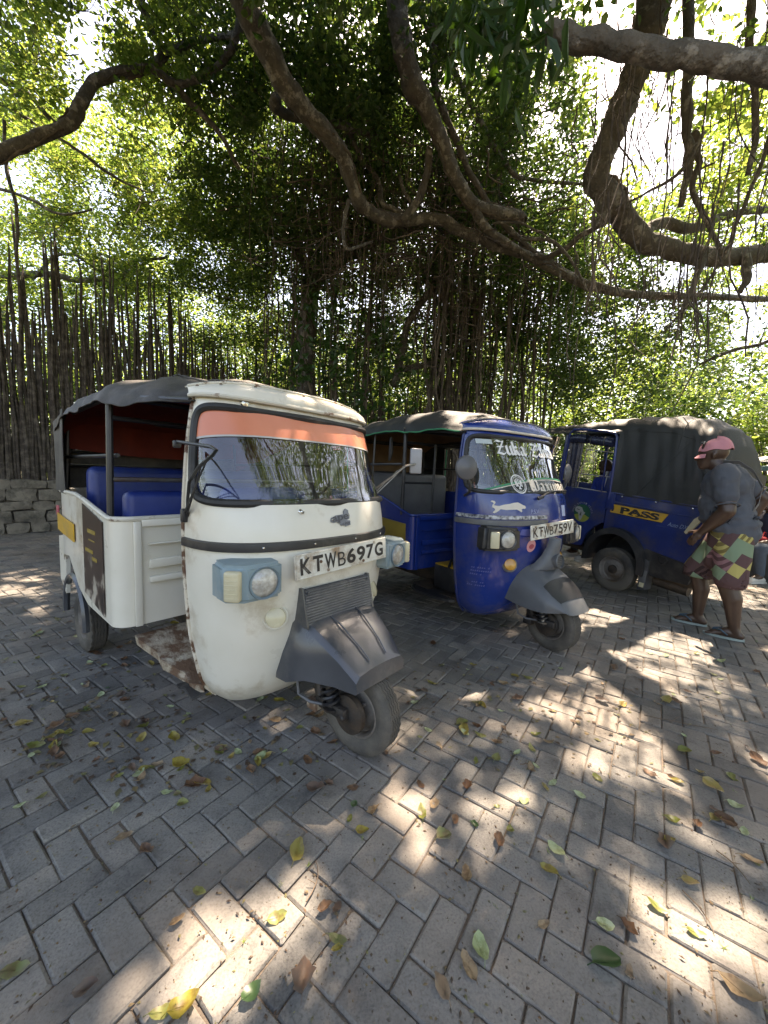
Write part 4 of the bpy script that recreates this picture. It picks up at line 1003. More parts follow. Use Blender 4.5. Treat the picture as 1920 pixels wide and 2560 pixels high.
        for a, b in ((-.066, .010), (.04, .026)): p = skin(a + .03, 1.075 + b, .008); m.lathe([(0, .004), (.004, .003), (.0045, 0)], 8, tuple(p), 'X')
        m.build('badge_screw', CHROME, bd)
        p = skin(-.20, 1.128, .0); m = MB(); m.lathe([(.004, .016), (.009, .014), (.011, .004), (.013, 0)], 12, tuple(p), 'X'); m.build('washer_jet', CHROME, root)
        p = skin(-.34, 1.605, .0); m = MB(); m.lathe([(0, .012), (.016, .009), (.02, 0)], 14, tuple(p), 'X'); m.build('roof_lamp', CHROME, root)
        # salmon sun strip with its pale lower edge
        def strip(a, b, off, b0=lambda a: .46 - .13 * abs(a) ** 2.2, b1=lambda a: .985): return wmap(a, b0(a) + (b1(a) - b0(a)) * b, off)
        m = MB(); m.grid(lambda a, b: strip(a, b, .001), np.sin(np.linspace(-.9, .9, 50) * math.pi / 2) * .985, np.linspace(0, 1, 7), True); ss = m.build('sun_strip', SALMON, root)
        m = MB(); m.grid(lambda a, b: strip(a, b * .07 - .07, .001), np.sin(np.linspace(-.9, .9, 50) * math.pi / 2) * .985, np.linspace(0, 1, 2), True); m.build('sun_strip_edge', surface('silver_edge', (.5, .48, .45), None, .4, 9), ss)
    else:
        for s in (-1, 1):
            m = MB(); m.tube([(-.50, s * .555, 1.13), (-.43, s * .58, 1.16), (-.40, s * .61, 1.22), (-.41, s * .635, 1.27)], .010, 8); a = m.build('mirror_arm', BLACKP, root)
            MM = Matrix.Translation((-.41, s * .645, 1.33)) @ Matrix.Rotation(s * R(16), 4, 'Z')
            m = MB(); m.lathe([(0, .030), (.05, .024), (.083, .008), (.088, -.004), (.082, -.010), (0, -.010)], 28, (0, 0, 0), 'X', MM); m.build('mirror_head', surface('grey_mirror_shell', (.11, .11, .115), None, .35, 6), a)
        # blackletter words on the glass
        def words(s, u0, z0, w_, h_, mat, name, slope=0.0):
            m = MB()
            for i, q in enumerate(goth(s, w_, h_)):
                V, Fc = wrapped(q); m.add([skin(u0 + a, z0 + b + slope * a, .0006 + .00008 * i) for a, b in V], Fc, False)
            return m.build(name, mat, root, recalc=False)
        words('Zuka Zama', .01, 1.497, .74, .115, DECALW, 'windscreen_lettering')
        words('Waxymore', .165, 1.222, .64, .098, DECALC, 'windscreen_lettering')
        m = MB(); m.grid(lambda a, b: skin(-.50 + .13 * a, 1.515 + .035 * b, .0), np.linspace(0, 1, 8), np.linspace(0, 1, 2), True); m.build('windscreen_tape', surface('pale_tape', (.5, .56, .55), None, .5, 9), root)
        def arcz(u): return 1.272 - .19 * (u - .14) ** 2 - .02 * abs(u - .14)
        m = MB(); m.grid(lambda a, b: skin(-.56 + 1.08 * a, arcz(-.56 + 1.08 * a) + .012 * b, .0), np.linspace(0, 1, 50), [0, 1], True); gs = m.build('green_stripe', GREENS, root)
        m = MB(); m.grid(lambda a, b: skin(-.56 + 1.08 * a, arcz(-.56 + 1.08 * a) - .008 + .006 * b, .0), np.linspace(0, 1, 50), [0, 1], True); m.build('cream_stripe', DECALC, gs)
        m = MB(); m.grid(lambda a, b: skin(-.50 + 1.02 * a, 1.182 + (arcz(-.50 + 1.02 * a) - 1.192) * b, -.0022), np.linspace(0, 1, 50), np.linspace(0, 1, 5), True); m.build('dark_glass_band', surface('dark_tint_film', (.03, .032, .04), None, .12, 9, coat=.5), gs)
        m = MB(); c0 = (-.245, 1.228)
        for r0, r1 in ((.062, .070), (.052, .0555)):
            m.grid(lambda a, r_: skin(c0[0] + r_ * math.cos(a), c0[1] + r_ * .98 * math.sin(a), .0006), np.linspace(0, 2 * math.pi, 41), [r0, r1], True)
        for i, (a, b) in enumerate([((-.032, .03), (-.026, -.02)), ((-.032, .03), (0, -.03)), ((0, -.03), (.032, .03)), ((.032, .03), (.026, -.02)), ((-.016, .038), (-.016, .0)), ((.016, .038), (.016, .0)), ((0, .042), (0, .012)), ((-.024, -.016), (0, .01)), ((.024, -.016), (0, .01)), ((-.014, -.034), (.014, -.034))]):
            dx, dy = b[0] - a[0], b[1] - a[1]; l = math.hypot(dx, dy); nx, ny = -dy / l * .0036, dx / l * .0036
            m.add([skin(c0[0] + q[0], c0[1] + q[1], .0008 + .0001 * i) for q in ((a[0] + nx, a[1] + ny), (a[0] - nx, a[1] - ny), (b[0] - nx, b[1] - ny), (b[0] + nx, b[1] + ny))], [(0, 1, 2, 3)], False)
        m.build('round_emblem', DECALW, root, recalc=False)
        # wiper
        m = MB(); m.tube([skin(-.08, 1.135, .03), skin(.0, 1.165, .03), skin(.10, 1.18, .026), skin(.36, 1.185, .022)], .006, 6); m.tube([skin(.05, 1.182, .018), skin(.42, 1.182, .018)], .005, 5); m.tube([skin(-.10, 1.125, .012), skin(-.06, 1.14, .034)], .013, 8); m.build('wiper', BLACKP, root)
        # leaping cat, note, scribbles, round stickers
        cat = [(0, .022), (.012, .034), (.05, .030), (.09, .040), (.13, .045), (.16, .052), (.20, .056), (.222, .048), (.24, .040), (.262, .034), (.268, .022), (.255, .014), (.24, .016), (.225, .010), (.232, .0), (.222, -.008), (.205, .002), (.185, .010), (.14, .008), (.10, .006), (.06, .010), (.045, -.002), (.028, -.012), (.014, -.018), (.005, -.012), (.022, .004), (.018, .014)]
        tail = [(.005, .022), (.018, .038), (.03, .052), (.022, .062), (.004, .064), (-.004, .056), (.010, .052), (.016, .046), (.004, .034)]
        m = MB(); V, Fc = wrapped(cat); m.add([skin(-.50 + a, 1.035 + b * 1.1, .0015) for a, b in V], Fc, False); V, Fc = wrapped(tail); m.add([skin(-.50 + a, 1.035 + b * 1.1, .0018) for a, b in V], Fc, False); m.build('leaping_cat_sticker', DECALC, root, recalc=False)
        m = MB(); m.grid(lambda a, b: skin(.225 + .075 * a + .008 * (1 - b), .985 + .085 * b, .0018), [0, .5, 1], [0, 1], False); m.build('paper_note', surface('pale_blue_paper', (.45, .52, .72), None, .6, 9), root)
        V, Fc = text_box('P.S.V', .085, .03); m = MB(); m.add([skin(-.14 + a, 1.03 + b, .0015) for a, b in V], Fc, False); m.build('licence_lettering', surface('pale_blue_print', (.30, .35, .6), None, .6, 9), root, recalc=False)
        rg2 = random.Random(4); m = MB()
        for r_, (z, n_) in enumerate(((.60, 9), (.575, 10), (.548, 6), (.485, 8), (.46, 9))):
            for k in range(n_):
                if rg2.random() < .2: continue
                u = -.60 + k * .0155; m.add([skin(u + a, z + b, .0012) for a, b in ((0, 0), (.009, .002), (.009, .010 + rg2.random() * .006), (0, .010))], [(0, 1, 2, 3)], False)
        m.build('worn_side_print', surface('worn_print_blue', (.09, .11, .3), None, .6, 9), root, recalc=False)
        for s in (-1, 1):
            m = MB(); m.grid(lambda a, r_: skin(s * .155 + r_ * math.cos(a), .775 + r_ * math.sin(a), .0016), np.linspace(0, 2 * math.pi, 29), [.0, .047], True); ps = m.build('round_sticker', PINK, root)
            m = MB(); m.grid(lambda a, r_: skin(s * .155 + r_ * math.cos(a) * .9 + .004, .77 + r_ * .62 * math.sin(a), .0024), np.linspace(0, 2 * math.pi, 22), [.0, .030], True); m.build('sticker_print', REDP, ps)
            m = MB(); m.grid(lambda a, b: skin(s * .20 + (a - .5) * .18 + .02 * b, .862 + .05 * b * (1 - .35 * abs(a - .5)) - .02 * a, .0012), np.linspace(0, 1, 6), np.linspace(0, 1, 3), True); m.build('lilac_patch', surface('lilac_film', (.16, .17, .42), None, .25, 9, coat=.4), root)
    return root
W_ROOT = make_rickshaw(dict(kind='white', name='auto_rickshaw', loc=(-.08, 1.73, 0), yaw=-40.5, scale=1.0, label='cream auto rickshaw with grey canopy and salmon sun strip across its windscreen, nearest the camera'))
B_ROOT = make_rickshaw(dict(kind='blue', name='auto_rickshaw', loc=(1.385, 2.86, 0), yaw=-55, scale=1.04, label='bright blue auto rickshaw with white gothic lettering on its windscreen, parked in the middle'))
# ------------------------------------------------------------------ the tarpaulin-covered three-wheeler seen from behind its left side
def make_covered():
    c = ground_at(1543, 1479); yaw = R(118)
    root = empty('auto_rickshaw', (c[0] - math.sin(yaw) * .05, c[1] + math.cos(yaw) * .05, 0), (0, R(-6), yaw))
    tag(root, 'dark blue auto rickshaw under black tarpaulin with yellow PASS sticker on its side', 'rickshaw')
    WD = 1.04
    # side wall with the wheel opening
    def wall(y, name):
        m = MB(); us = np.linspace(-.76, .285, 34); vs = np.linspace(0, 1, 12)
        def low(x):
            d = abs(x - .085); return max(.56, (.42 + math.sqrt(max(0, .36 ** 2 - d ** 2)) * .92) if d < .36 else .56)
        m.grid(lambda x, v: (x, y + (.012 * math.sin(v * math.pi) if y > -.5 else 0), low(x) + (1.175 - low(x)) * v), us, vs, True)
        return m.build(name, DBLUE, root, thick=-.012 if y > -.5 else .012)
    wall(0, 'body_side'); wall(-WD, 'body_side')
    m = MB(); m.grid(lambda a, b: (-.76 - .06 * math.sin(a * math.pi), -WD * a, .50 + .675 * b), np.linspace(0, 1, 12), np.linspace(0, 1, 4), True); m.build('tail_panel', DBLUE, root, thick=.012)
    m = MB(); m.tube([(-.75, .006, 1.178), (.285, .006, 1.178)], .012, 8); m.tube([(-.75, .016, 1.06), (.20, .016, 1.075)], .006, 6); m.tube([(-.75, .012, .90), (-.3, .012, .90)], .005, 6)
    m.build('body_rim', DBLUE, root)
    m = MB()
    for x in (-.6, -.25, .12): m.lathe([(0, .008), (.008, .006), (.010, 0)], 10, (x, .022, 1.15), 'Y')
    m.build('rim_bolt', CHROME, root)
    # door half: lower panel, window frame, rolled blind
    m = MB()
    prof = [(.30, 1.165), (1.02, 1.165), (1.04, .80), (1.03, .42), (.62, .42), (.54, .44), (.50, .60), (.40, .73), (.30, .80)]
    m.prism(prof, -.02, .006, 'Y'); m.build('door_panel', DBLUE, root); m = MB(); m.prism(prof, -WD, -WD + .02, 'Y'); m.build('door_panel', DBLUE, root)
    m = MB(); m.box((.255, .016, 1.075), (.10, .014, .20), .006); m.build('hinge_plate', DBLUE, root)
    m = MB(); m.tube([(.285, .014, 1.10), (.30, .014, 1.50), (.325, .012, 1.84), (.36, .01, 1.885), (.45, .008, 1.90), (.80, .0, 1.925), (.93, 0, 1.92), (.975, 0, 1.87), (1.0, 0, 1.17)], .017, 10)
    m.tube([(.40, .0, 1.165), (.42, 0, 1.66)], .009, 8); m.build('window_frame', DBLUE, root)
    m = MB(); m.tube([(.34, -.01, 1.655), (.70, -.01, 1.67)], .007, 6); m.tube([(.34, -.01, 1.36), (.72, -.01, 1.355)], .006, 6); m.tube([(.34, -.005, 1.172), (.74, -.005, 1.172)], .007, 6); m.tube([(.70, -.01, 1.67), (.745, -.01, 1.17)], .008, 6); m.build('window_bar', STEEL, root)
    rl = surface('rolled_blue_black_blind', (.022, .028, .06), (.012, .014, .03), .28, 9, bump=.3, bscale=40)
    m = MB(); m.tube([(.35, .01, 1.775), (.42, .012, 1.78), (.60, .012, 1.79), (.66, .01, 1.795)], [.055, .062, .058, .05], 14); m.tube([(.70, .005, 1.80), (.80, .005, 1.81), (.93, .0, 1.80)], [.055, .06, .058], 14); bl = m.build('rolled_blind', rl, root)
    for x in (.44, .62):
        m = MB(); m.tube([(x, .012 + .066 * math.cos(a), 1.78 + .066 * math.sin(a)) for a in np.linspace(0, 6.28, 16)], .006, 5); m.build('blind_strap', BLACKP, bl)
    m = MB(); m.grid(lambda a, b: (.76 + .20 * a, -.01 + .014 * math.sin(a * 22), 1.17 + .62 * b), np.linspace(0, 1, 16), np.linspace(0, 1, 6), True); m.build('side_sheet', rl, root, thick=.004)
    # wheel arch, wheel, skirt, mud flap
    m = MB(); ar = [(.085 + .375 * math.cos(a), .36 + .42 * math.sin(a)) for a in np.linspace(-.15, math.pi + .12, 26)]
    inn = [(.085 + .305 * math.cos(a), .36 + .345 * math.sin(a)) for a in np.linspace(-.15, math.pi + .12, 26)]
    V = []; Fq = []
    for (x, z), (x2, z2) in zip(ar, inn): V += [(x, .004, z), (x, .075, z - .005), (x2, .085, z2), (x2, -.30, z2)]
    for i in range(25):
        for j in range(3): Fq.append((4 * i + j, 4 * i + j + 1, 4 * i + 5 + j, 4 * i + 4 + j))
    m.add(V, Fq, True); m.build('wheel_arch', BLACKP, root, thick=.006, sharp=40)
    m = MB(); m.box((.085, -.34, .60), (.86, .02, .62), .005); m.box((.085, -.18, .90), (.86, .32, .02), .005); m.build('wheel_house', MATT, root)
    for y in (-.035, -WD + .04): wheel(root, (.085, y, .262), .262, .135, 'rear_wheel', 1 if y > -.5 else -1, n=32, zig=False)
    m = MB(); m.prism([(-.24, .62), (-.18, .50), (-.34, .33), (-.70, .36), (-.75, .56)], -.03, .008, 'Y'); m.lathe([(.055, .0), (.05, .012), (.04, .013), (.036, .002), (0, .001)], 20, (-.43, .008, .545), 'Y'); m.build('side_skirt', BLACKP, root)
    m = MB(); m.prism([(-.235, .50), (-.315, .50), (-.325, .16), (-.25, .14)], -.10, .035, 'Y'); mf = m.build('mud_flap', PLASTIC, root)
    m = MB(); m.box((-.285, .039, .28), (.075, .006, .20), .002); m.build('flap_plate', PANELG, mf)
    m = MB(); m.box((-.29, .044, .21), (.05, .006, .055), .015); m.build('flap_reflector', CREAMPL, mf)
    m = MB(); m.box((-.22, -WD / 2, .36), (1.0, WD - .12, .10), .02); m.tube([(-.35, -.12, .27), (-.68, -.12, .27)], .06, 12); m.box((1.3, -WD / 2, .36), (1.4, WD - .3, .06), .01); m.build('chassis', DARKST, root)
    m = MB(); m.prism([(-.735, 1.11), (-.705, 1.115), (-.645, 1.05), (-.585, .90), (-.605, .885), (-.665, .97)], .018, .055, 'Y'); m.build('slanted_reflector', CREAMPL, root)
    # PASS sticker
    m = MB(); m.prism([(.235, .945), (.215, 1.045), (-.395, 1.045), (-.345, .945)], .014, .0175, 'Y'); st = m.build('pass_sticker', YELLOW, root)
    m = MB(); m.prism([(.235, 1.045), (-.395, 1.045), (-.400, 1.052), (.235, 1.052)], .0145, .018, 'Y'); m.prism([(.235, .945), (-.345, .945), (-.340, .938), (.235, .938)], .0145, .018, 'Y')
    m.build('sticker_edge', BLACKP, st)
    def side_text(s, x0, z, w_, h_, mat, name, y, par, bold=0.0, shear=0.0, rise=0.0):
        V, Fc = text_box(s, w_, h_, bold, shear); m = MB(); m.add([(x0 - a, y, z + b + rise * a) for a, b in V], Fc, False); return m.build(name, mat, par, recalc=False)
    side_text('PASS', -.10, .995, .43, .075, INK, 'sticker_lettering', .019, st, .05)
    m = MB()
    for x in (.095, .07, .045, -.005, -.04, -.02): pass
    for x0, x1, z in ((.115, .075, .9585), (.0, -.035, .9585), (-.065, -.10, .9585)): m.box(((x0 + x1) / 2, .0192, z), (abs(x0 - x1), .0008, .012))
    m.prism([(.222, .956), (.20, .962), (.192, .985), (.192, 1.01), (.20, 1.03), (.222, 1.036)], .0185, .0192, 'Y')
    m.build('lettering_serif', INK, st)
    side_text('Auto DX', -.50, .945, .19, .042, surface('pale_blue_script', (.22, .30, .45), None, .5, 9), 'model_script', .0165, root, .0, .35)
    # round safari emblem with a map of Africa
    ec = Vector((.60, .0075, .855))
    def disc(m, r0, r1, a0, a1, y, n=36): m.grid(lambda a, r_: (ec.x - r_ * math.cos(a), y, ec.z + r_ * math.sin(a)), np.linspace(a0, a1, n), [r0, r1], True)
    m = MB(); disc(m, 0, .115, -.35, math.pi + .35, .0085); em = m.build('safari_emblem', DGREEN, root)
    m = MB(); disc(m, 0, .115, math.pi + .35, 2 * math.pi - .35, .0085); m.build('emblem_field', LIME, em)
    m = MB(); af = [(-.105, .05), (-.085, .075), (-.05, .08), (-.01, .07), (.0, .05), (.02, .02), (.045, .015), (.03, -.01), (.012, -.03), (.01, -.06), (-.005, -.09), (-.02, -.10), (-.035, -.075), (-.04, -.04), (-.055, -.01), (-.06, .0), (-.09, .005), (-.105, .02)]
    m.prism([(ec.x - a, ec.z + b) for a, b in af], .0095, .0105, 'Y'); mp_ = m.build('africa_map', GREYP, em)
    m = MB(); m.prism([(ec.x - a, ec.z + b) for a, b in [(-.08, .05), (-.05, .04), (-.03, .045), (-.045, .03), (-.07, .035)]], .0112, .012, 'Y'); m.prism([(ec.x - a, ec.z + b) for a, b in [(-.02, .02), (-.005, -.0), (-.012, -.02), (.0, -.03), (-.02, -.04), (-.03, -.02), (-.02, -.005)]], .0112, .012, 'Y'); m.build('map_animals', BLACKP, em)
    m = MB(); txt = 'ONGO SAFARI KENYA'
    for i, ch in enumerate(txt):
        if ch == ' ': continue
        a = math.pi * .96 - i * math.pi * .92 / (len(txt) - 1) + 0.1; r_ = .135
        V, Fc = text_box(ch, .016, .022)
        m.add([(ec.x - (r_ * math.cos(a) + x * math.sin(a) + y * math.cos(a)), .0085, ec.z + r_ * math.sin(a) - x * math.cos(a) + y * math.sin(a)) for x, y in V], Fc, False)
    m.build('emblem_lettering', GREYP, em, recalc=False)
    # tarpaulin
    def prof(x, v):
        x_ = x; x = x if x > -.12 else -.12 + (x + .12) / .755
        crown = float(np.interp(x, [-1.02, -.98, -.90, -.76, -.5, -.12, .35, .9, 1.42], [1.25, 1.50, 1.78, 1.98, 2.08, 2.115, 2.10, 2.03, 1.96]))
        sh = min(crown - .06, float(np.interp(x, [-1, -.7, -.3, .28, .34, 1.42], [1.5, 1.80, 1.90, 1.92, 1.935, 1.90])))
        hem = 1.165 if x < .285 else sh - .05
        ins = .06 if x > -.7 else .06 + (-.7 - x) * .25
        s_ = abs(2 * v - 1); near = v < .5; y0, y1 = (.012, -WD / 2) if near else (-WD - .012, -WD / 2)
        if s_ > .55:
            t = (s_ - .55) / .45; z = sh + (hem - sh) * t; y = y0 + (-ins if near else ins) * (1 - t) ** 1.4
        else:
            t = s_ / .55; yb = y0 + (-ins if near else ins); y = y1 + (yb - y1) * math.sin(t * math.pi / 2) ** .9; z = sh + (crown - sh) * (math.cos(t * math.pi / 2) ** .75)
        w_ = .008 * math.sin(x * 19 + v * 11) + .006 * math.sin(x * 33 - v * 25)
        if x < -.5 and .2 < s_ < .8: w_ += .012 * math.sin((x * 2 + s_) * 28)
        if s_ > .5: y += w_ * (1 if near else -1) * (1 - .7 * max(0, (s_ - .8) / .2))
        else: z += w_
        return (x_, y, z)
    m = MB(); m.grid(prof, np.concatenate([np.linspace(-.80, -.56, 16), np.linspace(-.54, .282, 34), np.linspace(.30, 1.42, 20)]), np.linspace(0, 1, 61), True); tp = m.build('tarpaulin_cover', TARP2, root, thick=.004, sharp=75)
    m = MB(); m.grid(lambda a, b: (-.775 - .02 * math.sin(a * math.pi), -.03 - (WD - .06) * a, 1.17 + (.36 + .03 * math.sin(a * math.pi)) * b), np.linspace(0, 1, 14), np.linspace(0, 1, 5), True); m.build('rear_flap', TARP2, tp, thick=.004)
    m = MB(); m.tube([Vector(prof(x, .225)) + Vector((0, .004, .003)) for x in np.linspace(-.72, .28, 40)], .004, 5); m.tube([Vector(prof(-.33, v)) + Vector((0, .003, .003)) for v in np.linspace(.18, .5, 26)], .004, 5); m.tube([(-.02, .018, 1.19), (-.30, .014, 1.60), (-.44, -.01, 1.83)], .0025, 4); m.build('cover_seam', TARP2, tp)
    # cab beyond the door, with seat and a man
    m = MB(); m.grid(lambda t, z: (1.05 + .80 * abs(math.cos(t * math.pi / 2)) ** .75 * (1 - .25 * max(0, z - 1.1)), -WD / 2 - sgnpow(math.sin(t * math.pi / 2), .75) * (WD / 2 - .03), z), np.linspace(-1, 1, 40), np.linspace(.40, 1.18, 12), True); m.build('cab_shell', DBLUE, root, thick=.012)
    m = MB(); m.grid(lambda t, z: (1.05 + .80 * abs(math.cos(t * math.pi / 2)) ** .75 * (1 - .25 * max(0, z - 1.1)), -WD / 2 - sgnpow(math.sin(t * math.pi / 2), .75) * (WD / 2 - .05), z), np.linspace(-.92, .92, 30), np.linspace(1.18, 1.85, 8), True); m.build('windscreen', GLASS, root)
    m = MB()
    for s in (-1, 1): m.tube([(1.06, -WD / 2 + s * (WD / 2 - .05), 1.15), (1.06, -WD / 2 + s * (WD / 2 - .07), 1.90)], .025, 8)
    m.build('cab_post', DBLUE, root)
    wheel(root, (1.86, -WD / 2, .24), .24, .11, 'front_wheel', 1, n=20, zig=False)
    m = MB(); m.box((.50, -.45, 1.12), (.08, .46, .62), .03, Matrix.Translation((.5, -.5, 1.12)) @ Matrix.Rotation(R(-8), 4, 'Y') @ Matrix.Translation((-.5, .5, -1.12))); m.box((.66, -.50, .80), (.40, .52, .10), .03); m.build('bench', DBLUE, root)
    m = MB()
    for k in range(5): m.box((.545, -.30 - .085 * k, 1.16), (.02, .045, .40), .008)
    m.box((.545, -.47, 1.385), (.022, .44, .06), .01); m.build('white_seat_slats', surface('off_white_plastic', (.5, .49, .44), (.42, .4, .36), .5, 9), root)
    return root
T_ROOT = make_covered()

# ------------------------------------------------------------------ people
SKIN = surface('dark_brown_skin', (.075, .042, .028), (.055, .030, .020), .38, 9, bump=.05, bscale=90)
SHIRT = surface('slate_grey_cotton', (.085, .092, .108), (.068, .074, .088), .85, 5, bump=.25, bscale=260)
PINKC = surface('pink_cotton_cap', (.60, .25, .28), (.52, .21, .24), .85, 7, bump=.3, bscale=260)
def blob(name, caps, mat, parent, vox=.009, smooth=6, ops=None):
    """a continuous skin grown round tapered limbs: caps = (p0, r0, p1, r1[, flatten])"""
    m = MB()
    for c in caps:
        p0, r0, p1, r1 = c[:4]; P0, P1 = Vector(p0), Vector(p1); d = P1 - P0; L = max(d.length, 1e-4)
        q = d.to_track_quat('Z', 'Y').to_matrix().to_4x4() if d.length > 1e-4 else Matrix.Identity(4)
        n = 7; prof = [(0.0001, -r0)] + [(r0 * math.cos(a), r0 * math.sin(a)) for a in np.linspace(-math.pi / 2, 0, n)[1:]] + [(r1 * math.cos(a), L + r1 * math.sin(a)) for a in np.linspace(0, math.pi / 2, n)[:-1]] + [(0.0001, L + r1)]
        M = Matrix.Translation(P0) @ q
        if len(c) > 4: M = Matrix.Translation(P0) @ Matrix.Diagonal((*c[4], 1)) @ q
        m.lathe(prof, 18, (0, 0, 0), 'Z', M)
    me = bpy.data.meshes.new(name); me.from_pydata(m.v, [], m.f)
    tmp = bpy.data.objects.new('t', me); COL.objects.link(tmp)
    b = bmesh.new(); b.from_mesh(me); bmesh.ops.remove_doubles(b, verts=list(b.verts), dist=1e-5); bmesh.ops.recalc_face_normals(b, faces=list(b.faces)); b.to_mesh(me); b.free()
    r_ = tmp.modifiers.new('r', 'REMESH'); r_.mode = 'VOXEL'; r_.voxel_size = vox
    s_ = tmp.modifiers.new('s', 'SMOOTH'); s_.factor = .5; s_.iterations = smooth
    dg = bpy.context.evaluated_depsgraph_get(); dg.update()
    me2 = bpy.data.meshes.new_from_object(tmp.evaluated_get(dg)); me2.name = name
    bpy.data.objects.remove(tmp); bpy.data.meshes.remove(me)
    if ops: ops(me2)
    me2.polygons.foreach_set('use_smooth', [True] * len(me2.polygons)); me2.materials.clear(); me2.materials.append(mat)
    return link(name, me2, None, parent)
def hand_caps(wrist, d, side, curl=.5, sz=1.0):
    """palm, four unequal bent fingers and a thumb; d direction of the hand, side: unit vector across the palm towards the thumb"""
    W0 = Vector(wrist); D = Vector(d).normalized(); S_ = Vector(side); S_ = (S_ - D * S_.dot(D)).normalized(); Nn = D.cross(S_)
    out = [(W0, .026 * sz, W0 + D * .05 * sz + S_ * .014 * sz, .026 * sz), (W0, .024 * sz, W0 + D * .05 * sz - S_ * .018 * sz, .024 * sz), (W0 + D * .04 * sz, .024 * sz, W0 + D * .085 * sz, .024 * sz)]
    for k, (o, l) in enumerate(((.030, .072), (.010, .082), (-.010, .076), (-.029, .060))):
        p = W0 + D * .088 * sz + S_ * o * sz; a = p
        dd = D.copy()
        for j, f in enumerate((.45, .32, .25)):
            dd = (dd + Nn * curl * .55).normalized(); b_ = a + dd * l * f * sz; out.append((a, (.0105 - .001 * j) * sz, b_, (.0095 - .001 * j) * sz)); a = b_
    a = W0 + D * .025 * sz + S_ * .030 * sz; dd = (D * .75 + S_ * .7 + Nn * curl * .3).normalized()
    for l in (.042, .030): b_ = a + dd * l * sz; out.append((a, .0125 * sz, b_, .0105 * sz)); a = b_; dd = (dd + D * .4).normalized()
    return out
def walking_man():
    g = ground_at(1768, 1575); root = empty('person', (g[0], g[1], 0), (0, 0, R(136)), .955); root.scale = (.935, .935, 1.035)
    tag(root, 'heavy-set man in pink cap, grey t-shirt and patchwork shorts walking in flip-flops', 'person')
    X = Vector
    J = lambda v: Vector((v[0] * .80, v[1], v[2]))
    # joints: x ahead, y to his left (towards the camera), z up
    hipL, hipR = J((-.14, .11, .83)), J((-.10, -.10, .84)); kneL, kneR = J((-.13, .125, .47)), J((.15, -.10, .47)); ankL, ankR = J((-.235, .12, .105)), J((.115, -.10, .095))
    pel, bel, che, nec = J((-.135, 0, .90)), J((-.045, 0, 1.06)), J((-.02, 0, 1.265)), J((.03, .0, 1.435))
    shL, shR = J((-.01, .205, 1.36)), J((-.04, -.19, 1.37)); elL, wrL = J((-.07, .285, 1.075)), J((.135, .20, .885)); elR, wrR = J((-.345, -.26, 1.18)), J((-.26, -.235, .99))
    hd = J((.135, 0, 1.545))
    caps = [(pel + X((0, .08, -.02)), .155, bel + X((.0, .06, 0)), .165), (pel + X((0, -.08, -.02)), .155, bel + X((.0, -.06, 0)), .165), (bel, .19, che, .175), (che + X((0, .07, 0)), .150, che + X((0, -.07, 0)), .150), (che + X((.02, .06, .08)), .10, nec + X((-.02, 0, -.04)), .085), (che + X((.02, -.06, .08)), .10, nec + X((-.02, 0, -.04)), .085),
            (nec + X((-.03, 0, -.06)), .078, hd + X((-.03, 0, -.07)), .068),
            (shL, .085, elL, .062), (elL, .060, elL.lerp(wrL, .35), .060), (elL.lerp(wrL, .35), .060, wrL, .034), (shR, .085, elR, .060), (elR, .058, wrR, .036), (che + X((0, .12, .09)), .085, shL, .085), (che + X((0, -.12, .09)), .085, shR, .085),
            (hipL, .125, kneL, .082), (kneL, .076, kneL.lerp(ankL, .35) + X((-.02, 0, 0)), .076), (kneL.lerp(ankL, .35) + X((-.02, 0, 0)), .074, ankL, .044), (hipR, .125, kneR, .080), (kneR, .074, kneR.lerp(ankR, .35) + X((-.022, 0, 0)), .072), (kneR.lerp(ankR, .35) + X((-.022, 0, 0)), .070, ankR, .043)]
    # head: skull, face, jaw, nose, lips, brow, ear
    caps += [(hd + X((-.03, 0, .03)), .094, hd + X((.015, 0, .03)), .088), (hd + X((.03, 0, -.02)), .076, hd + X((.045, 0, -.065)), .058), (hd + X((.04, 0, -.085)), .050, hd + X((.062, 0, -.095)), .040), (hd + X((.100, 0, -.005)), .010, hd + X((.122, 0, -.040)), .017), (hd + X((.106, -.014, -.045)), .012, hd + X((.106, .014, -.045)), .012), (hd + X((.098, -.016, -.072)), .012, hd + X((.098, .016, -.072)), .012), (hd + X((.096, -.018, -.086)), .012, hd + X((.096, .018, -.086)), .012), (hd + X((.086, -.035, .014)), .016, hd + X((.086, .035, .014)), .016)]
    for s in (-1, 1): caps += [(hd + X((-.02, s * .086, .0)), .017, hd + X((-.014, s * .086, -.035)), .012)]
    caps += hand_caps(wrL, (.62, -.05, -.78), (.75, -.35, .6), .55) + hand_caps(wrR, (.3, .25, -.9), (.9, .1, .3), .5)
    for an, s in ((ankL, 1), (ankR, -1)):
        f = X((1, .02, 0)); b0 = X((an.x - .045, an.y, .042))
        caps += [(an, .044, b0 + X((.02, 0, .01)), .040), (b0, .036, b0 + f * .10 + X((0, 0, .012)), .038), (b0 + f * .08, .036, b0 + f * .19 + X((0, .0, -.012)), .026)]
        for k, (o, l) in enumerate(((-.030, .040), (-.012, .036), (.003, .032), (.016, .027), (.029, .021))): caps.append((b0 + f * .185 + X((0, -s * o, -.014)), .013 if k == 0 else .010, b0 + f * (.195 + l) + X((0, -s * o * 1.1, -.020)), .012 if k == 0 else .009))
    blob('body', caps, SKIN, root, .0075, 5)
    # shirt
    o = .014
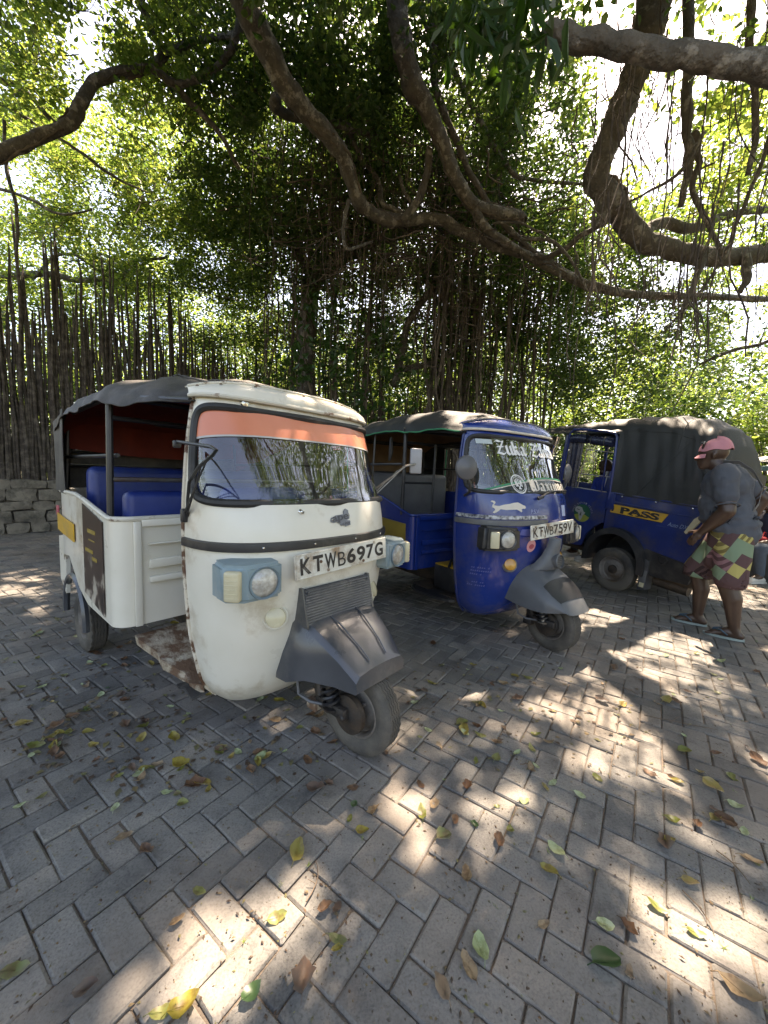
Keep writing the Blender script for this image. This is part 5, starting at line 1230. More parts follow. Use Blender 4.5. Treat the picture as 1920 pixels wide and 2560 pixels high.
    sc = [(pel + X((-.01, .085, .02)), .165 + o, bel + X((.0, .06, 0)), .168 + o), (pel + X((-.01, -.085, .02)), .165 + o, bel + X((.0, -.06, 0)), .168 + o), (bel, .192 + o, che, .178 + o), (che + X((0, .07, 0)), .152 + o, che + X((0, -.07, 0)), .152 + o), (che + X((.02, .06, .08)), .105 + o, nec + X((-.03, 0, -.055)), .080 + o), (che + X((.02, -.06, .08)), .105 + o, nec + X((-.03, 0, -.055)), .080 + o),
          (che + X((0, .12, .09)), .088 + o, shL, .090 + o), (che + X((0, -.12, .09)), .088 + o, shR, .090 + o), (shL, .088 + o, shL.lerp(elL, .62), .078 + o), (shR, .088 + o, shR.lerp(elR, .60), .074 + o)]
    def creases(me):
        import mathutils.noise as mn
        for v in me.vertices:
            p = v.co; k = mn.noise(Vector((p.x * 7, p.y * 5, p.z * 11))) * .016 + mn.noise(Vector((p.x * 16 + 3, p.y * 12, p.z * 22))) * .009
            side = max(0, 1 - abs(p.z - .98) / .14); k += .010 * math.sin(p.z * 70 + p.x * 14) * side
            v.co = p + v.normal * k
    sh = blob('t_shirt', sc, SHIRT, root, .009, 5, creases)
    m = MB()
    for q, a, r_ in ((shL.lerp(elL, .86), (elL - shL), .088), (shR.lerp(elR, .84), (elR - shR), .083)):
        d = a.normalized(); u = d.orthogonal().normalized(); w_ = d.cross(u)
        m.tube([q + (u * math.cos(t) + w_ * math.sin(t)) * r_ for t in np.linspace(0, 2 * math.pi, 25)[:-1]], .006, 6, closed=True)
    m.tube([nec + X((-.035 + .082 * math.cos(t), .082 * math.sin(t), -.012 - .030 * math.cos(t))) for t in np.linspace(0, 2 * math.pi, 25)[:-1]], .010, 6, closed=True)
    m.build('shirt_hem', SHIRT, sh)
    # patchwork shorts
    pm, n, b_, out = newmat('patchwork_cotton'); tc = N(n, 'ShaderNodeTexCoord')
    mp_ = N(n, 'ShaderNodeMapping'); mp_.inputs['Rotation'].default_value = (0, R(28), 0); n.links.new(tc.outputs['Object'], mp_.inputs[0])
    sc_ = N(n, 'ShaderNodeVectorMath', operation='SCALE'); sc_.inputs['Scale'].default_value = 10.8; n.links.new(mp_.outputs[0], sc_.inputs[0])
    sx = N(n, 'ShaderNodeSeparateXYZ'); n.links.new(sc_.outputs[0], sx.inputs[0])
    cb = N(n, 'ShaderNodeCombineXYZ')
    for i, a in ((0, 0), (1, 2)):
        fl = N(n, 'ShaderNodeMath', operation='FLOOR'); n.links.new(sx.outputs[a], fl.inputs[0]); n.links.new(fl.outputs[0], cb.inputs[i])
    wn = N(n, 'ShaderNodeTexWhiteNoise', noise_dimensions='2D'); n.links.new(cb.outputs[0], wn.inputs['Vector'])
    rr = ramp(n, [(0, (.095, .050, .050)), (.36, (.18, .25, .16)), (.56, (.42, .36, .12)), (.74, (.10, .055, .052)), (.86, (.25, .13, .14))], wn.outputs[0]); rr.color_ramp.interpolation = 'CONSTANT'
    wv = N(n, 'ShaderNodeTexWave', i_Scale=9.0, i_Distortion=.3); wv.bands_direction = 'DIAGONAL'; n.links.new(tc.outputs['Object'], wv.inputs[0])
    st_ = ramp(n, [(.42, (1, 1, 1)), (.55, (.25, .2, .2))], wv.outputs[0])
    sel = N(n, 'ShaderNodeMath', operation='GREATER_THAN', i_1=.62); n.links.new(wn.outputs[1], sel.inputs[0]) if False else n.links.new(wn.outputs[0], sel.inputs[0])
    n.links.new(mix(n, mix(n, sel.outputs[0], (0, 0, 0), (.8, .8, .8)), rr.outputs[0], mix(n, 1.0, rr.outputs[0], st_.outputs[0], 'MULTIPLY')), b_.inputs['Base Color']); b_.inputs['Roughness'].default_value = .9
    c2 = [(pel + X((0, .09, .01)), .168, pel + X((0, -.09, .01)), .168), (hipL + X((0, .015, .02)), .150, kneL + X((-.02, .005, .05)), .120), (hipR + X((0, -.015, .02)), .150, kneR + X((0, -.005, .03)), .120), (hipL + X((.05, -.02, -.02)), .13, kneL.lerp(kneR, .5) + X((-.02, 0, .18)), .10)]
    def flare(me):
        import mathutils.noise as mn
        for v in me.vertices:
            p = v.co; lo = max(0, .72 - p.z); v.co = p + v.normal * (lo * .06 + mn.noise(Vector((p.x * 9, p.y * 9, p.z * 6))) * .014)
            if v.co.z < .445 + .05 * p.x: v.co.z = .445 + .05 * p.x + (v.co.z - .445) * .15
    blob('shorts', c2, pm, root, .0095, 4, flare)
    # cap with peak, strap and clip
    m = MB(); cc = hd + X((-.022, 0, .040))
    def dome(a, b):
        r_ = 1.0 + .03 * math.sin(a * 6) ; ph = b * math.pi / 2
        return cc + X((math.cos(a) * math.cos(ph) * .128 * r_, math.sin(a) * math.cos(ph) * .108 * r_, math.sin(ph) ** .85 * .118 + (.012 if b < .05 else 0) - .02 - math.cos(a) * .012 + .006 * math.sin(5 * a + b * 6)))
    m.grid(dome, np.linspace(0, 2 * math.pi, 37), np.linspace(0, 1, 12), True)
    cp = m.build('cap', PINKC, root, thick=.004, sharp=80)
    m = MB(); m.grid(lambda a, r_: cc + X((.055 + math.cos(a) * (.060 + .040 * r_), math.sin(a) * (.098 + .010 * r_), -.028 - .030 * r_ * abs(math.cos(a)) - .045 * (abs(math.sin(a)) ** 2) * r_ * .6 - .018)), np.linspace(-1.45, 1.45, 22), np.linspace(0, 1, 6), True); m.build('cap_peak', PINKC, cp, thick=.005, sharp=80)
    m = MB(); m.tube([cc + X((.075 * math.cos(.4), .10 * math.sin(t), .062 + .01 * math.cos(t))) + X((.02, 0, -.03 * abs(math.sin(t)))) for t in np.linspace(-1.6, 1.6, 14)], .005, 6); m.box(cc + X((.105, .035, .055)), (.03, .03, .02), .006); m.build('cap_cord', BLACKP, cp)
    # bag strap across the back
    m = MB(); pts = [X((.02, .09, 1.475)), X((-.09, .10, 1.47)), X((-.19, .06, 1.40)), X((-.262, -.0, 1.27)), X((-.25, .06, 1.14)), X((-.20, .15, 1.03)), X((-.10, .20, .97))]
    V = []; Fq = []
    for i, p in enumerate(pts): V += [p + X((0, .015, .012)), p - X((0, .015, .012))]
    for i in range(len(pts) - 1): Fq.append((2 * i, 2 * i + 1, 2 * i + 3, 2 * i + 2))
    m.add(V, Fq, True); m.build('shoulder_strap', surface('grey_webbing', (.16, .16, .16), (.11, .11, .11), .8, 20), root, thick=.003)
    m = MB()
    for an in (ankL, ankR):
        b0 = X((an.x + .065, an.y, 0)); ol = [(b0.x + .150 * math.cos(t) + (.0 if math.cos(t) > 0 else 0), b0.y + (.050 + .008 * math.cos(t)) * math.sin(t)) for t in np.linspace(0, 2 * math.pi, 26)[:-1]]
        m = MB(); m.prism(ol, .002, .020, 'Z'); ff = m.build('flip_flop', surface('pale_green_foam', (.30, .36, .33), (.22, .27, .25), .6, 9), root)
        m = MB(); tp = X((an.x + .160, an.y, .022))
        for s in (-1, 1): m.tube([tp, tp + X((-.02, s * .012, .042)), tp + X((-.075, s * .045, .050)), tp + X((-.125, s * .054, .018))], .007, 6)
        m.build('thong', surface('dark_thong', (.05, .09, .12), None, .5, 9), ff)
    return root
P_ROOT = walking_man()

def seated(loc, yaw, label, top, legs, shoe, scale=1.0, head=True, seat=.45):
    root = empty('person', loc, (0, 0, yaw), scale); tag(root, label, 'person'); X = Vector
    pel, che, nec, hd = X((0, 0, seat + .10)), X((.06, 0, seat + .42)), X((.08, 0, seat + .56)), X((.12, 0, seat + .70))
    caps = [(pel + X((0, .07, 0)), .115, pel - X((0, .07, 0)), .115), (pel, .13, che, .14), (che + X((0, .1, .05)), .09, che + X((0, -.1, .05)), .09), (nec, .06, hd - X((0, 0, .04)), .055), (hd, .095, hd + X((.015, 0, .02)), .092), (hd + X((.05, 0, -.06)), .05, hd + X((.06, 0, -.075)), .04), (hd + X((.10, 0, -.005)), .012, hd + X((.112, 0, -.03)), .015)]
    for s in (-1, 1):
        sh, el, wr = X((.06, s * .20, seat + .48)), X((.10, s * .27, seat + .22)), X((.32, s * .16, seat + .16))
        caps += [(sh, .07, el, .05), (el, .05, wr, .035), (che + X((0, s * .1, .05)), .08, sh, .075)] + hand_caps(wr, (.9, -s * .3, -.2), (.2, -s * .9, .3), .5)
        kn, an = X((.44, s * .15, seat + .06)), X((.40, s * .16, .10)); caps += [(pel + X((0, s * .09, -.02)), .10, kn, .075), (kn, .072, an, .045), (an, .05, an + X((.12, 0, -.05)), .04)]
        caps += [(hd + X((-.005, s * .09, 0)), .016, hd + X((0, s * .09, -.03)), .012)]
    blob('body', caps, SKIN, root, .011, 4)
    tc = [(pel + X((0, .07, .03)), .13, pel + X((0, -.07, .03)), .13), (pel, .145, che, .155), (che + X((0, .1, .05)), .105, che + X((0, -.1, .05)), .105)]
    for s in (-1, 1):
        sh, el = X((.06, s * .20, seat + .48)), X((.10, s * .27, seat + .22)); tc += [(che + X((0, s * .1, .05)), .095, sh, .09), (sh, .088, sh.lerp(el, .5), .076)]
    blob('shirt', tc, top, root, .012, 4)
    lc = []
    for s in (-1, 1):
        kn, an = X((.44, s * .15, seat + .06)), X((.40, s * .16, .13)); lc += [(pel + X((0, s * .09, -.02)), .112, kn, .082), (kn, .078, an, .056)]
        m = MB(); m.box((.455, s * .16, .045), (.27, .095, .075), .035, seg=4); m.box((.455, s * .16, .012), (.28, .10, .022), .008); m.build('shoe', shoe, root)
    blob('trousers', lc, legs, root, .012, 4)
    return root
JEAN = surface('blue_grey_denim', (.075, .10, .13), (.05, .07, .095), .85, 9, bump=.2, bscale=240)
NAVY = surface('navy_cotton', (.02, .025, .05), (.015, .018, .035), .85, 9)
ROYAL = surface('royal_blue_cotton', (.02, .05, .32), (.016, .04, .25), .85, 9)
SHOEW = surface('white_canvas_shoe', (.62, .60, .55), (.5, .48, .44), .7, 12)
g = ground_at(1868, 1452)
bench = MB()
for k in range(4): bench.box((.02 + .0, -.45 + .30 * k, .20), (.34, .29, .40), .02)
bo = bench.build('concrete_bench', surface('rough_concrete', (.13, .12, .11), (.09, .085, .075), .9, 6, bump=.4, bscale=60)); bo.location = (g[0] + .44, g[1] + .20, 0); bo.rotation_euler = (0, 0, R(195)); tag(bo, 'low grey concrete bench under the seated man at the right edge', 'bench')
seated((g[0] + .40, g[1] + .12, 0), R(192), 'seated man in navy top, jeans and white shoes cut off by the right edge', NAVY, JEAN, SHOEW, 1.0, True, .42)
m = MB(); m.box((0, 0, .0), (.26, .16, .20), .05, seg=4); m.tube([(-.08, 0, .09), (-.05, 0, .17), (.05, 0, .17), (.08, 0, .09)], .008, 6); rb = m.build('red_bag', surface('red_cloth_bag', (.42, .02, .025), (.34, .015, .02), .8, 9)); rb.location = (g[0] + .16, g[1] + .02, .53); rb.rotation_euler = (.1, .2, .6); tag(rb, 'small red bag beside the seated man at the right edge', 'bag')
# the man inside the covered rickshaw
mw = T_ROOT.matrix_basis @ Vector((.62, -.78, .0))
seated((mw.x, mw.y, .22), R(118 + 70), 'man in a royal blue shirt sitting inside the dark covered rickshaw', ROYAL, JEAN, SHOEW, 1.0, True, .62)

# ------------------------------------------------------------------ the rickshaw beyond the right edge
def far_rickshaw():
    p = at(1945, 1190, 7.2); root = empty('auto_rickshaw', (p[0], p[1], 0), (0, 0, R(75))); tag(root, 'pale teal auto rickshaw with white-edged roof, half hidden at the right edge', 'rickshaw')
    m = MB(); m.grid(lambda x, v: (x, .62 * v, 1.78 + .14 * (1 - abs(v) ** 3) - .10 * max(0, abs(x) - 1.0) ** 2 * 4), np.linspace(-1.25, 1.2, 24), np.linspace(-1, 1, 17), True); m.build('canopy', surface('bleached_canvas', (.62, .60, .56), (.5, .48, .45), .8, 6), root, thick=.01)
    m = MB()
    for s in (-1, 1): m.box((0, s * .625, 1.66), (2.3, .02, .09), .008)
    m.box((-1.2, 0, 1.66), (.02, 1.24, .09), .008); m.build('roof_band', TEALP, root)
    m = MB()
    for s in (-1, 1):
        for x in (-1.15, -.3, .5): m.tube([(x, s * .60, .9), (x - .08, s * .60, 1.68)], .02, 8)
        m.tube([(-1.15, s * .60, 1.3), (.5, s * .60, 1.3)], .014, 8)
    m.build('roof_post', BLACKP, root)
    m = MB(); m.box((-.5, 0, .66), (1.5, 1.26, .56), .05); m.build('body', TEALP, root)
    m = MB(); m.box((.85, 0, .82), (.60, 1.08, .90), .16, seg=4); m.build('cab', TEALP, root)
    m = MB(); m.box((-.5, 0, 1.05), (.14, 1.1, .45), .05); m.build('seat', BLACKP, root)
    for c in ((-.75, .55, .22), (-.75, -.55, .22), (1.15, 0, .22)): wheel(root, c, .22, .11, 'wheel', 1, n=16, zig=False)
far_rickshaw()
# ------------------------------------------------------------------ low wall and stick fence at the back
STONE = surface('weathered_plaster_stone', (.30, .26, .205), (.20, .17, .135), .92, 4, (.10, .09, .072), .38, bump=.8, bscale=18, dirt_scale=5)
POLE = surface('weathered_pole_wood', (.070, .054, .043), (.040, .031, .026), .88, 8, (.15, .125, .10), .36, bump=.6, bscale=45, dirt_scale=9)
FPATH = [(-9.6, 3.6), (-7.9, 6.0), (-6.7, 7.5), (-5.5, 9.0), (-4.6, 10.9), (-2.6, 12.0), (-.4, 12.6), (2.2, 13.0), (5.2, 13.6)]
FL = [0.0]
for a, b in zip(FPATH[:-1], FPATH[1:]): FL.append(FL[-1] + math.dist(a, b))
def fpos(l): return float(np.interp(l, FL, [p[0] for p in FPATH])), float(np.interp(l, FL, [p[1] for p in FPATH]))
def fdir(l):
    a, b = fpos(max(0, l - .1)), fpos(min(FL[-1], l + .1)); d = Vector((b[0] - a[0], b[1] - a[1], 0)).normalized(); return d
import mathutils.noise as mnoise
def low_wall():
    root = empty('low_wall', (*fpos(2.0), 0)); tag(root, 'low rough stone wall under the stick fence at left', 'wall')
    base = Vector(root.location); rg = random.Random(11); l = 0.0; n = 0
    m = MB()
    m.grid(lambda l_, z: Vector((*fpos(l_), z)) - base + Vector((fdir(l_).y, -fdir(l_).x, 0)) * .12, np.linspace(0, FL[-1], 60), [-.02, .97], True)
    m.grid(lambda l_, b: Vector((*fpos(l_), .97)) - base + Vector((fdir(l_).y, -fdir(l_).x, 0)) * (.12 - .35 * b), np.linspace(0, FL[-1], 60), [0, 1], True)
    m.build('wall_core', STONE, root)
    zrows = [0, .20, .43, .60, .83, 1.0]
    for r_ in range(5):
        l = .0
        while l < 9.5:
            w_ = rg.uniform(.22, .55); z0, z1 = zrows[r_], zrows[r_ + 1]
            b = bmesh.new(); bmesh.ops.create_cube(b, size=1.0); bmesh.ops.subdivide_edges(b, edges=list(b.edges), cuts=1, use_grid_fill=True)
            d = fdir(l + w_ / 2); nrm = Vector((d.y, -d.x, 0)); c = Vector((*fpos(l + w_ / 2), (z0 + z1) / 2)) - base + nrm * .10
            for v in b.verts:
                p = v.co.copy(); rr_ = .86 + .14 * (1 - max(abs(p.x), abs(p.z)) * 2 * .5)
                k = Vector((p.x * w_ * .99, p.y * .22, p.z * (z1 - z0) * .99))
                if abs(p.x) > .4 and abs(p.z) > .4: k.x *= .93; k.z *= .92
                if abs(p.x) < .1 or abs(p.z) < .1: k.y *= 1.12
                q = c + d * k.x - nrm * -k.y * -1 * -1 + Vector((0, 0, k.z)) if False else c + d * k.x + nrm * (-k.y if p.y > 0 else -k.y) + Vector((0, 0, k.z))
                q += Vector((rg.uniform(-.022, .022), rg.uniform(-.022, .022), rg.uniform(-.022, .022))); v.co = q
            MB().bm(b, True).build('wall_stone', STONE, root, sharp=50); l += w_ + .004; n += 1
low_wall()
def fence():
    root = empty('stick_fence', (*fpos(3.0), 0)); tag(root, 'tall fence of upright crooked dark poles behind the rickshaws', 'fence')
    base = Vector(root.location); rg = random.Random(21); l = 3.3; n = 0
    while l < FL[-1] and n < 299:
        x, y = fpos(l); d = fdir(l); h = rg.choice([4.0, 4.3, 4.6, 4.8, 5.0, 5.3, 5.7]) * (1.0 if l < 8 else .92) * (.97 + rg.random() * .06)
        if rg.random() < .2: h *= .8
        r0 = rg.uniform(.026, .043); ph = rg.uniform(0, 50); pts = []; rad = []
        lx, ly = rg.gauss(-.012, .010), rg.gauss(0, .012)
        k = 13
        for i in range(k + 1):
            t = i / k; z = .0 + h * t
            wx = (mnoise.noise(Vector((ph, z * .55, 0))) * .06 + mnoise.noise(Vector((ph, z * 1.7, 5))) * .03) * min(1, t * 2 + .1)
            wy = mnoise.noise(Vector((ph + 9, z * .6, 3))) * .10 * t
            q = Vector((x, y, z)) - base + d * (wx + lx * z) + Vector((d.y, -d.x, 0)) * (wy + ly * z) * .5
            pts.append(q); rad.append(r0 * (1 - .42 * t) * (1 + .16 * mnoise.noise(Vector((ph, z * 4, 9)))))
        rad[-1] *= .35
        MB().tube(pts, rad, 7).build('pole', POLE, root, sharp=0, recalc=False); n += 1
        l += rg.choice([.024, .028, .032, .038]) if l < 9.2 else rg.choice([.060, .07, .08, .10])
    m = MB(); l = 2.6                                   # the second, lower row set behind the first, past the number of single poles
    while l < FL[-1]:
        x, y = fpos(l); d = fdir(l); h = rg.uniform(2.2, 3.9); r0 = rg.uniform(.026, .042); ph = rg.uniform(0, 50); pts = []
        for i in range(8):
            z = h * i / 7; pts.append(Vector((x, y, z)) - base + d * (mnoise.noise(Vector((ph, z * .7, 0))) * .06 - .012 * z) - Vector((d.y, -d.x, 0)) * (.07 + .03 * mnoise.noise(Vector((ph, z, 4)))))
        m.tube(pts, [r0, r0, r0 * .95, r0 * .9, r0 * .85, r0 * .8, r0 * .7, r0 * .3], 6); l += rg.uniform(.04, .075)
    tag(m.build('rear_pole_row', POLE, root, sharp=0, recalc=False), kind='stuff')
    for z in (1.25, 2.35):
        m = MB(); m.tube([Vector((*fpos(q), z + .04 * math.sin(q * 2))) - base + Vector((fdir(q).y, -fdir(q).x, 0)) * -.06 for q in np.linspace(.2, FL[-1] - .2, 60)], .022, 6); m.build('fence_rail', POLE, root)
fence()
# ------------------------------------------------------------------ trees
BARK = surface('fig_bark', (.125, .108, .090), (.070, .060, .050), .88, 9, (.25, .225, .195), .40, bump=1.0, bscale=26, bdist=.03, dirt_scale=6, dirt_w=.07)
ROOTM = surface('aerial_root_bark', (.105, .080, .062), (.060, .046, .036), .9, 10, (.20, .16, .12), .34, bump=.4, bscale=60)
DKVINE = surface('dry_vine', (.085, .062, .048), (.045, .034, .027), .9, 14, (.20, .15, .11), .34)
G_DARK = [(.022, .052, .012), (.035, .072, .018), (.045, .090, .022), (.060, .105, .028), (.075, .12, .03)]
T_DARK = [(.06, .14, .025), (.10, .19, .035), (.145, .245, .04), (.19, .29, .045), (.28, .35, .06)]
LEAF1 = leafmat('shade_toned_leaves', G_DARK, T_DARK, .36, .40)  # darker, less translucent copy: shade of the inner canopy put into the leaf colour
LEAF2 = leafmat('sun_toned_leaves', [(.035, .08, .016), (.05, .10, .022), (.07, .125, .03), (.09, .14, .03)], [(.20, .33, .05), (.29, .42, .065), (.36, .47, .08), (.44, .47, .09)], .52, .42)  # brighter copy of the leaves: sunlit look put into the colour
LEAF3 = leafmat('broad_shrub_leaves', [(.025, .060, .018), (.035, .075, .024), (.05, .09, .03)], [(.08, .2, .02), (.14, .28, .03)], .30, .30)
R9 = np.random.default_rng(9)
nz = lambda p: mnoise.noise(Vector(p))
# openings shaped into the canopy so that sun patches fall here: ground ellipses (photo px) and roof spots
LIT = [(1700, 2270, 170, 100), (1850, 2400, 110, 150), (1790, 1990, 150, 70), (1640, 1900, 110, 60), (1480, 1900, 60, 40), (1560, 1780, 130, 60), (1700, 1690, 170, 60), (1500, 1640, 150, 50), (1420, 1560, 70, 25), (1620, 1600, 120, 28), (1850, 1540, 90, 50), (1330, 1800, 70, 45), (1160, 1700, 60, 40), (1020, 1680, 50, 45), (970, 1830, 40, 40), (1050, 2010, 60, 50), (1200, 1990, 80, 50), (1330, 2040, 70, 40), (640, 2265, 95, 75), (545, 2370, 125, 85), (430, 2480, 140, 80), (700, 2220, 45, 40), (770, 2250, 50, 50), (1230, 2140, 35, 30), (1400, 2250, 40, 60), (1100, 2150, 40, 30), (70, 1440, 60, 12), (60, 1480, 70, 16), (100, 1540, 30, 15), (20, 2300, 30, 20), (1180, 2480, 30, 30), (560, 2530, 60, 40), (1780, 2140, 90, 50), (1560, 2130, 60, 35), (1650, 2430, 50, 60)]
SPOT = []
for root, pts in ((W_ROOT, [(-.62, .0, 1.70, .20), (-.56, .30, 1.68, .22), (-.70, -.25, 1.71, .14), (-.95, -.2, 1.80, .18), (-1.25, -.55, 1.76, .12), (-2.2, -.5, 1.76, .16), (-.2, .0, .60, .10), (.0, .06, .55, .10)]), (B_ROOT, [(-.62, .05, 1.70, .22), (-.60, .35, 1.68, .16), (-.95, -.1, 1.84, .28), (-1.2, -.4, 1.82, .18), (-1.9, -.45, 1.8, .14)]), (T_ROOT, [(-.30, -.12, 2.0, .10), (-.45, -.12, 2.0, .12), (-.62, -.15, 1.98, .10), (.30, -.2, 2.02, .05), (-.85, -.35, 1.88, .22)])):
    mw_ = Matrix.Translation(root.location) @ root.rotation_euler.to_matrix().to_4x4() @ Matrix.Scale(root.scale[0], 4)
    for x, y, z, r_ in pts:
        p = mw_ @ Vector((x, y, z)); SPOT.append((p.x - SUN[0] / SUN[2] * p.z, p.y - SUN[1] / SUN[2] * p.z, r_))
# value noise on the ground plane, for ragged light
_ng = R9.random((220, 220))
def gnoise(x, y, s):
    u, v = (x + 15) / s, (y + 15) / s; i, j = np.floor(u).astype(int) % 219, np.floor(v).astype(int) % 219; fu, fv = u - np.floor(u), v - np.floor(v)
    fu, fv = fu * fu * (3 - 2 * fu), fv * fv * (3 - 2 * fv)
    return _ng[i, j] * (1 - fu) * (1 - fv) + _ng[i + 1, j] * fu * (1 - fv) + _ng[i, j + 1] * (1 - fu) * fv + _ng[i + 1, j + 1] * fu * fv
def shades_ok(P, grow=1.0):
    """True where a leaf may hang: its shadow would not fill one of the openings"""
    t = P[:, 2] / SUN[2]; gx, gy = P[:, 0] - SUN[0] * t, P[:, 1] - SUN[1] * t
    px, py, d = pix(np.stack([gx, gy, np.zeros(len(gx))], 1)); ok = np.ones(len(P), bool)
    n1 = .55 * gnoise(gx, gy, .15) + .45 * gnoise(gx + 3.3, gy + 1.7, .08)
    for cx, cy_, rx, ry in LIT:
        mg = .045 * grow * F_PX / np.maximum(d, .3); q = ((px - cx) / (rx + mg)) ** 2 + ((py - cy_) / (ry + mg * .8)) ** 2
        ok &= ~((d > .2) & (q < 1.3) & (n1 > .33 + .20 * q))
    for x, y, r_ in SPOT:
        q = ((gx - x) ** 2 + (gy - y) ** 2) / r_ ** 2
        ok &= ~((q < 1.1) & (n1 > .22 + .25 * q))
    return ok
TMPL = np.array([(0, 0, 0), (.28, .5, .07), (.68, .40, .05), (1, 0, -.10), (.68, -.40, .05), (.28, -.5, .07)])
def leaves_mesh(name, P, size, wid=.52, up=.55, droop=.25, filt=True, axis=None):
    if filt: k = shades_ok(P); P = P[k]; size = size[k] if hasattr(size, '__len__') else size; axis = axis[k] if axis is not None else None
    n = len(P); size = np.broadcast_to(size, (n,))
    N_ = R9.normal(size=(n, 3)); N_[:, 2] += np.sign(N_[:, 2]) * up * 1.4; N_ /= np.linalg.norm(N_, axis=1)[:, None]
    A = R9.normal(size=(n, 3)); A[:, 2] -= droop * 2
    if axis is not None: A = A * .6 + axis
    A -= (A * N_).sum(1)[:, None] * N_; A /= np.linalg.norm(A, axis=1)[:, None] + 1e-9
    B = np.cross(N_, A); w_ = wid * R9.uniform(.8, 1.2, n)
    V = P[:, None, :] + size[:, None, None] * (TMPL[None, :, 0, None] * A[:, None, :] + TMPL[None, :, 1, None] * w_[:, None, None] * B[:, None, :] + TMPL[None, :, 2, None] * N_[:, None, :] * R9.uniform(.5, 2, n)[:, None, None])
    o = (np.arange(n) * 6)[:, None]
    Q = np.concatenate([o + np.array([[0, 1, 2, 3]]), o + np.array([[0, 3, 4, 5]])], 1).reshape(-1, 4)
    return mesh_np(name, V.reshape(-1, 3), [Q], False)
def clumps(C, r, per, size, flat=.75):
    """leaf positions in small sprays round the clump centres C"""
    n = len(C); k = np.repeat(np.arange(n), per); r = np.broadcast_to(r, (n,))
    D = R9.normal(size=(len(k), 3)) * .5; D[:, 2] *= flat
    P = C[k] + D * r[k][:, None]
    return P, R9.uniform(size * .7, size * 1.25, len(k))
def catmull(pts, step=6):
    P = [np.array(p, float) for p in pts]; P = [2 * P[0] - P[1]] + P + [2 * P[-1] - P[-2]]; out = []
    for i in range(1, len(P) - 2):
        for s in range(step):
            t = s / step; a, b, c, d = P[i - 1], P[i], P[i + 1], P[i + 2]
            out.append(.5 * (2 * b + (c - a) * t + (2 * a - 5 * b + 4 * c - d) * t * t + (3 * b - a - 3 * c + d) * t ** 3))
    out.append(P[-2]); return out
def limb(name, root, pts, mat=BARK, wob=.02, n=12, seed=0, step=9):
    """pts: (px, py, Y, radius m) read off the photo with a distance"""
    base = Vector(root.location); Q = [(*at(p[0], p[1], p[2]), p[3]) for p in pts]; S_ = catmull(Q, step); P = []; rad = []
    for i, q in enumerate(S_):
        v = Vector(q[:3]); k = Vector((nz((i * .21, seed, 1)), nz((i * .21, seed, 5)), nz((i * .21, seed, 9)))) * wob
        P.append(v + k - base); rad.append(max(.004, q[3] * (1 + .13 * nz((i * .45, seed + 3, 2)))))
    n = n + 4; m = MB(); m.tube(P, rad, n)
    for i, v in enumerate(m.v):                      # knobs and flutes
        p = Vector(v); c = P[min(len(P) - 1, i // n)]; d = p - c
        kn = max(0, nz(p * 2.6 + Vector((0, seed, 4))) - .42) * 1.1
        m.v[i] = tuple(c + d * (1 + .15 * nz(p * 5.0 + Vector((seed, 0, 0))) + .09 * nz(p * 13.0) + kn))
    o = m.build(name, mat, root, sharp=0, recalc=False)
    if max(rad) > .10:                               # roots that have grown along the limb
        rs = random.Random(seed); mm = MB()
        for k in range(6):
            i0 = rs.randrange(0, max(1, len(P) - 12)); i1 = min(len(P) - 1, i0 + rs.randrange(12, 40)); a = rs.uniform(0, 6.28); pts_ = []
            for i in range(i0, i1):
                t = (P[min(i + 1, len(P) - 1)] - P[max(i - 1, 0)]).normalized(); u = t.orthogonal().normalized(); q = t.cross(u); a += rs.uniform(-.22, .22)
                pts_.append(P[i] + (u * math.cos(a) + q * math.sin(a)) * rad[i] * 1.02)
            if len(pts_) > 4: r0 = rs.uniform(.008, .022); mm.tube(pts_, [r0 * (1 + .3 * math.sin(i * 1.3)) for i in range(len(pts_) - 1)] + [.003], 5)
        if mm.v: mm.build('clinging_root', ROOTM, o, sharp=0, recalc=False)['kind'] = 'stuff'
    return o
def strings(pts_list, rad, n=4):
    m = MB()
    for p, r_ in zip(pts_list, rad): m.tube(p, [r_, r_, *([r_ * .9] * (len(p) - 3)), r_ * .5] if len(p) > 3 else r_, n, caps=False)
    return m
def hang(p, L, sway=.12, k=9, seed=0):
    out = []
    for i in range(k + 1):
        t = i / k; out.append((p[0] + nz((seed, t * 2.2, 0)) * sway * t * 1.6, p[1] + nz((seed, t * 2.2, 7)) * sway * t * 1.6, p[2] - L * t))
    return out

# density of the foliage seen from the parking place: rows of 140 px from the top, columns of 160 px
DEN = [[2.3, .7, 1.7, 1.3, 1.7, 1.7, 1.4, 1.7, 1.0, .7, .25, .3],
       [2.1, 1.0, 1.8, 1.9, 1.9, 1.8, 1.5, 1.6, 1.4, .8, .4, .9],
       [1.9, 1.5, 1.1, 1.9, 2.3, 1.9, 1.6, 1.8, 1.5, .35, .5, 1.5],
       [1.5, 1.5, 1.6, 2.3, 2.6, 2.2, 1.9, 2.1, 1.8, .9, 1.5, 1.7],
       [1.4, 1.6, 2.1, 2.4, 2.4, 2.2, 2.0, 2.2, 2.2, 1.9, 1.4, 1.4],
       [1.4, 1.6, 2.2, 2.2, 1.6, 1.8, 1.7, 2.1, 2.4, 2.2, 1.1, 1.3],
       [.7, .8, .9, .9, 1.0, .8, .8, 1.3, 2.2, 2.4, 1.6, 1.2]]
DEP = [(5.8, 8.5), (6.2, 9), (6.8, 10), (7.6, 11), (8.8, 12), (10, 12.5), (10.5, 12.8)]
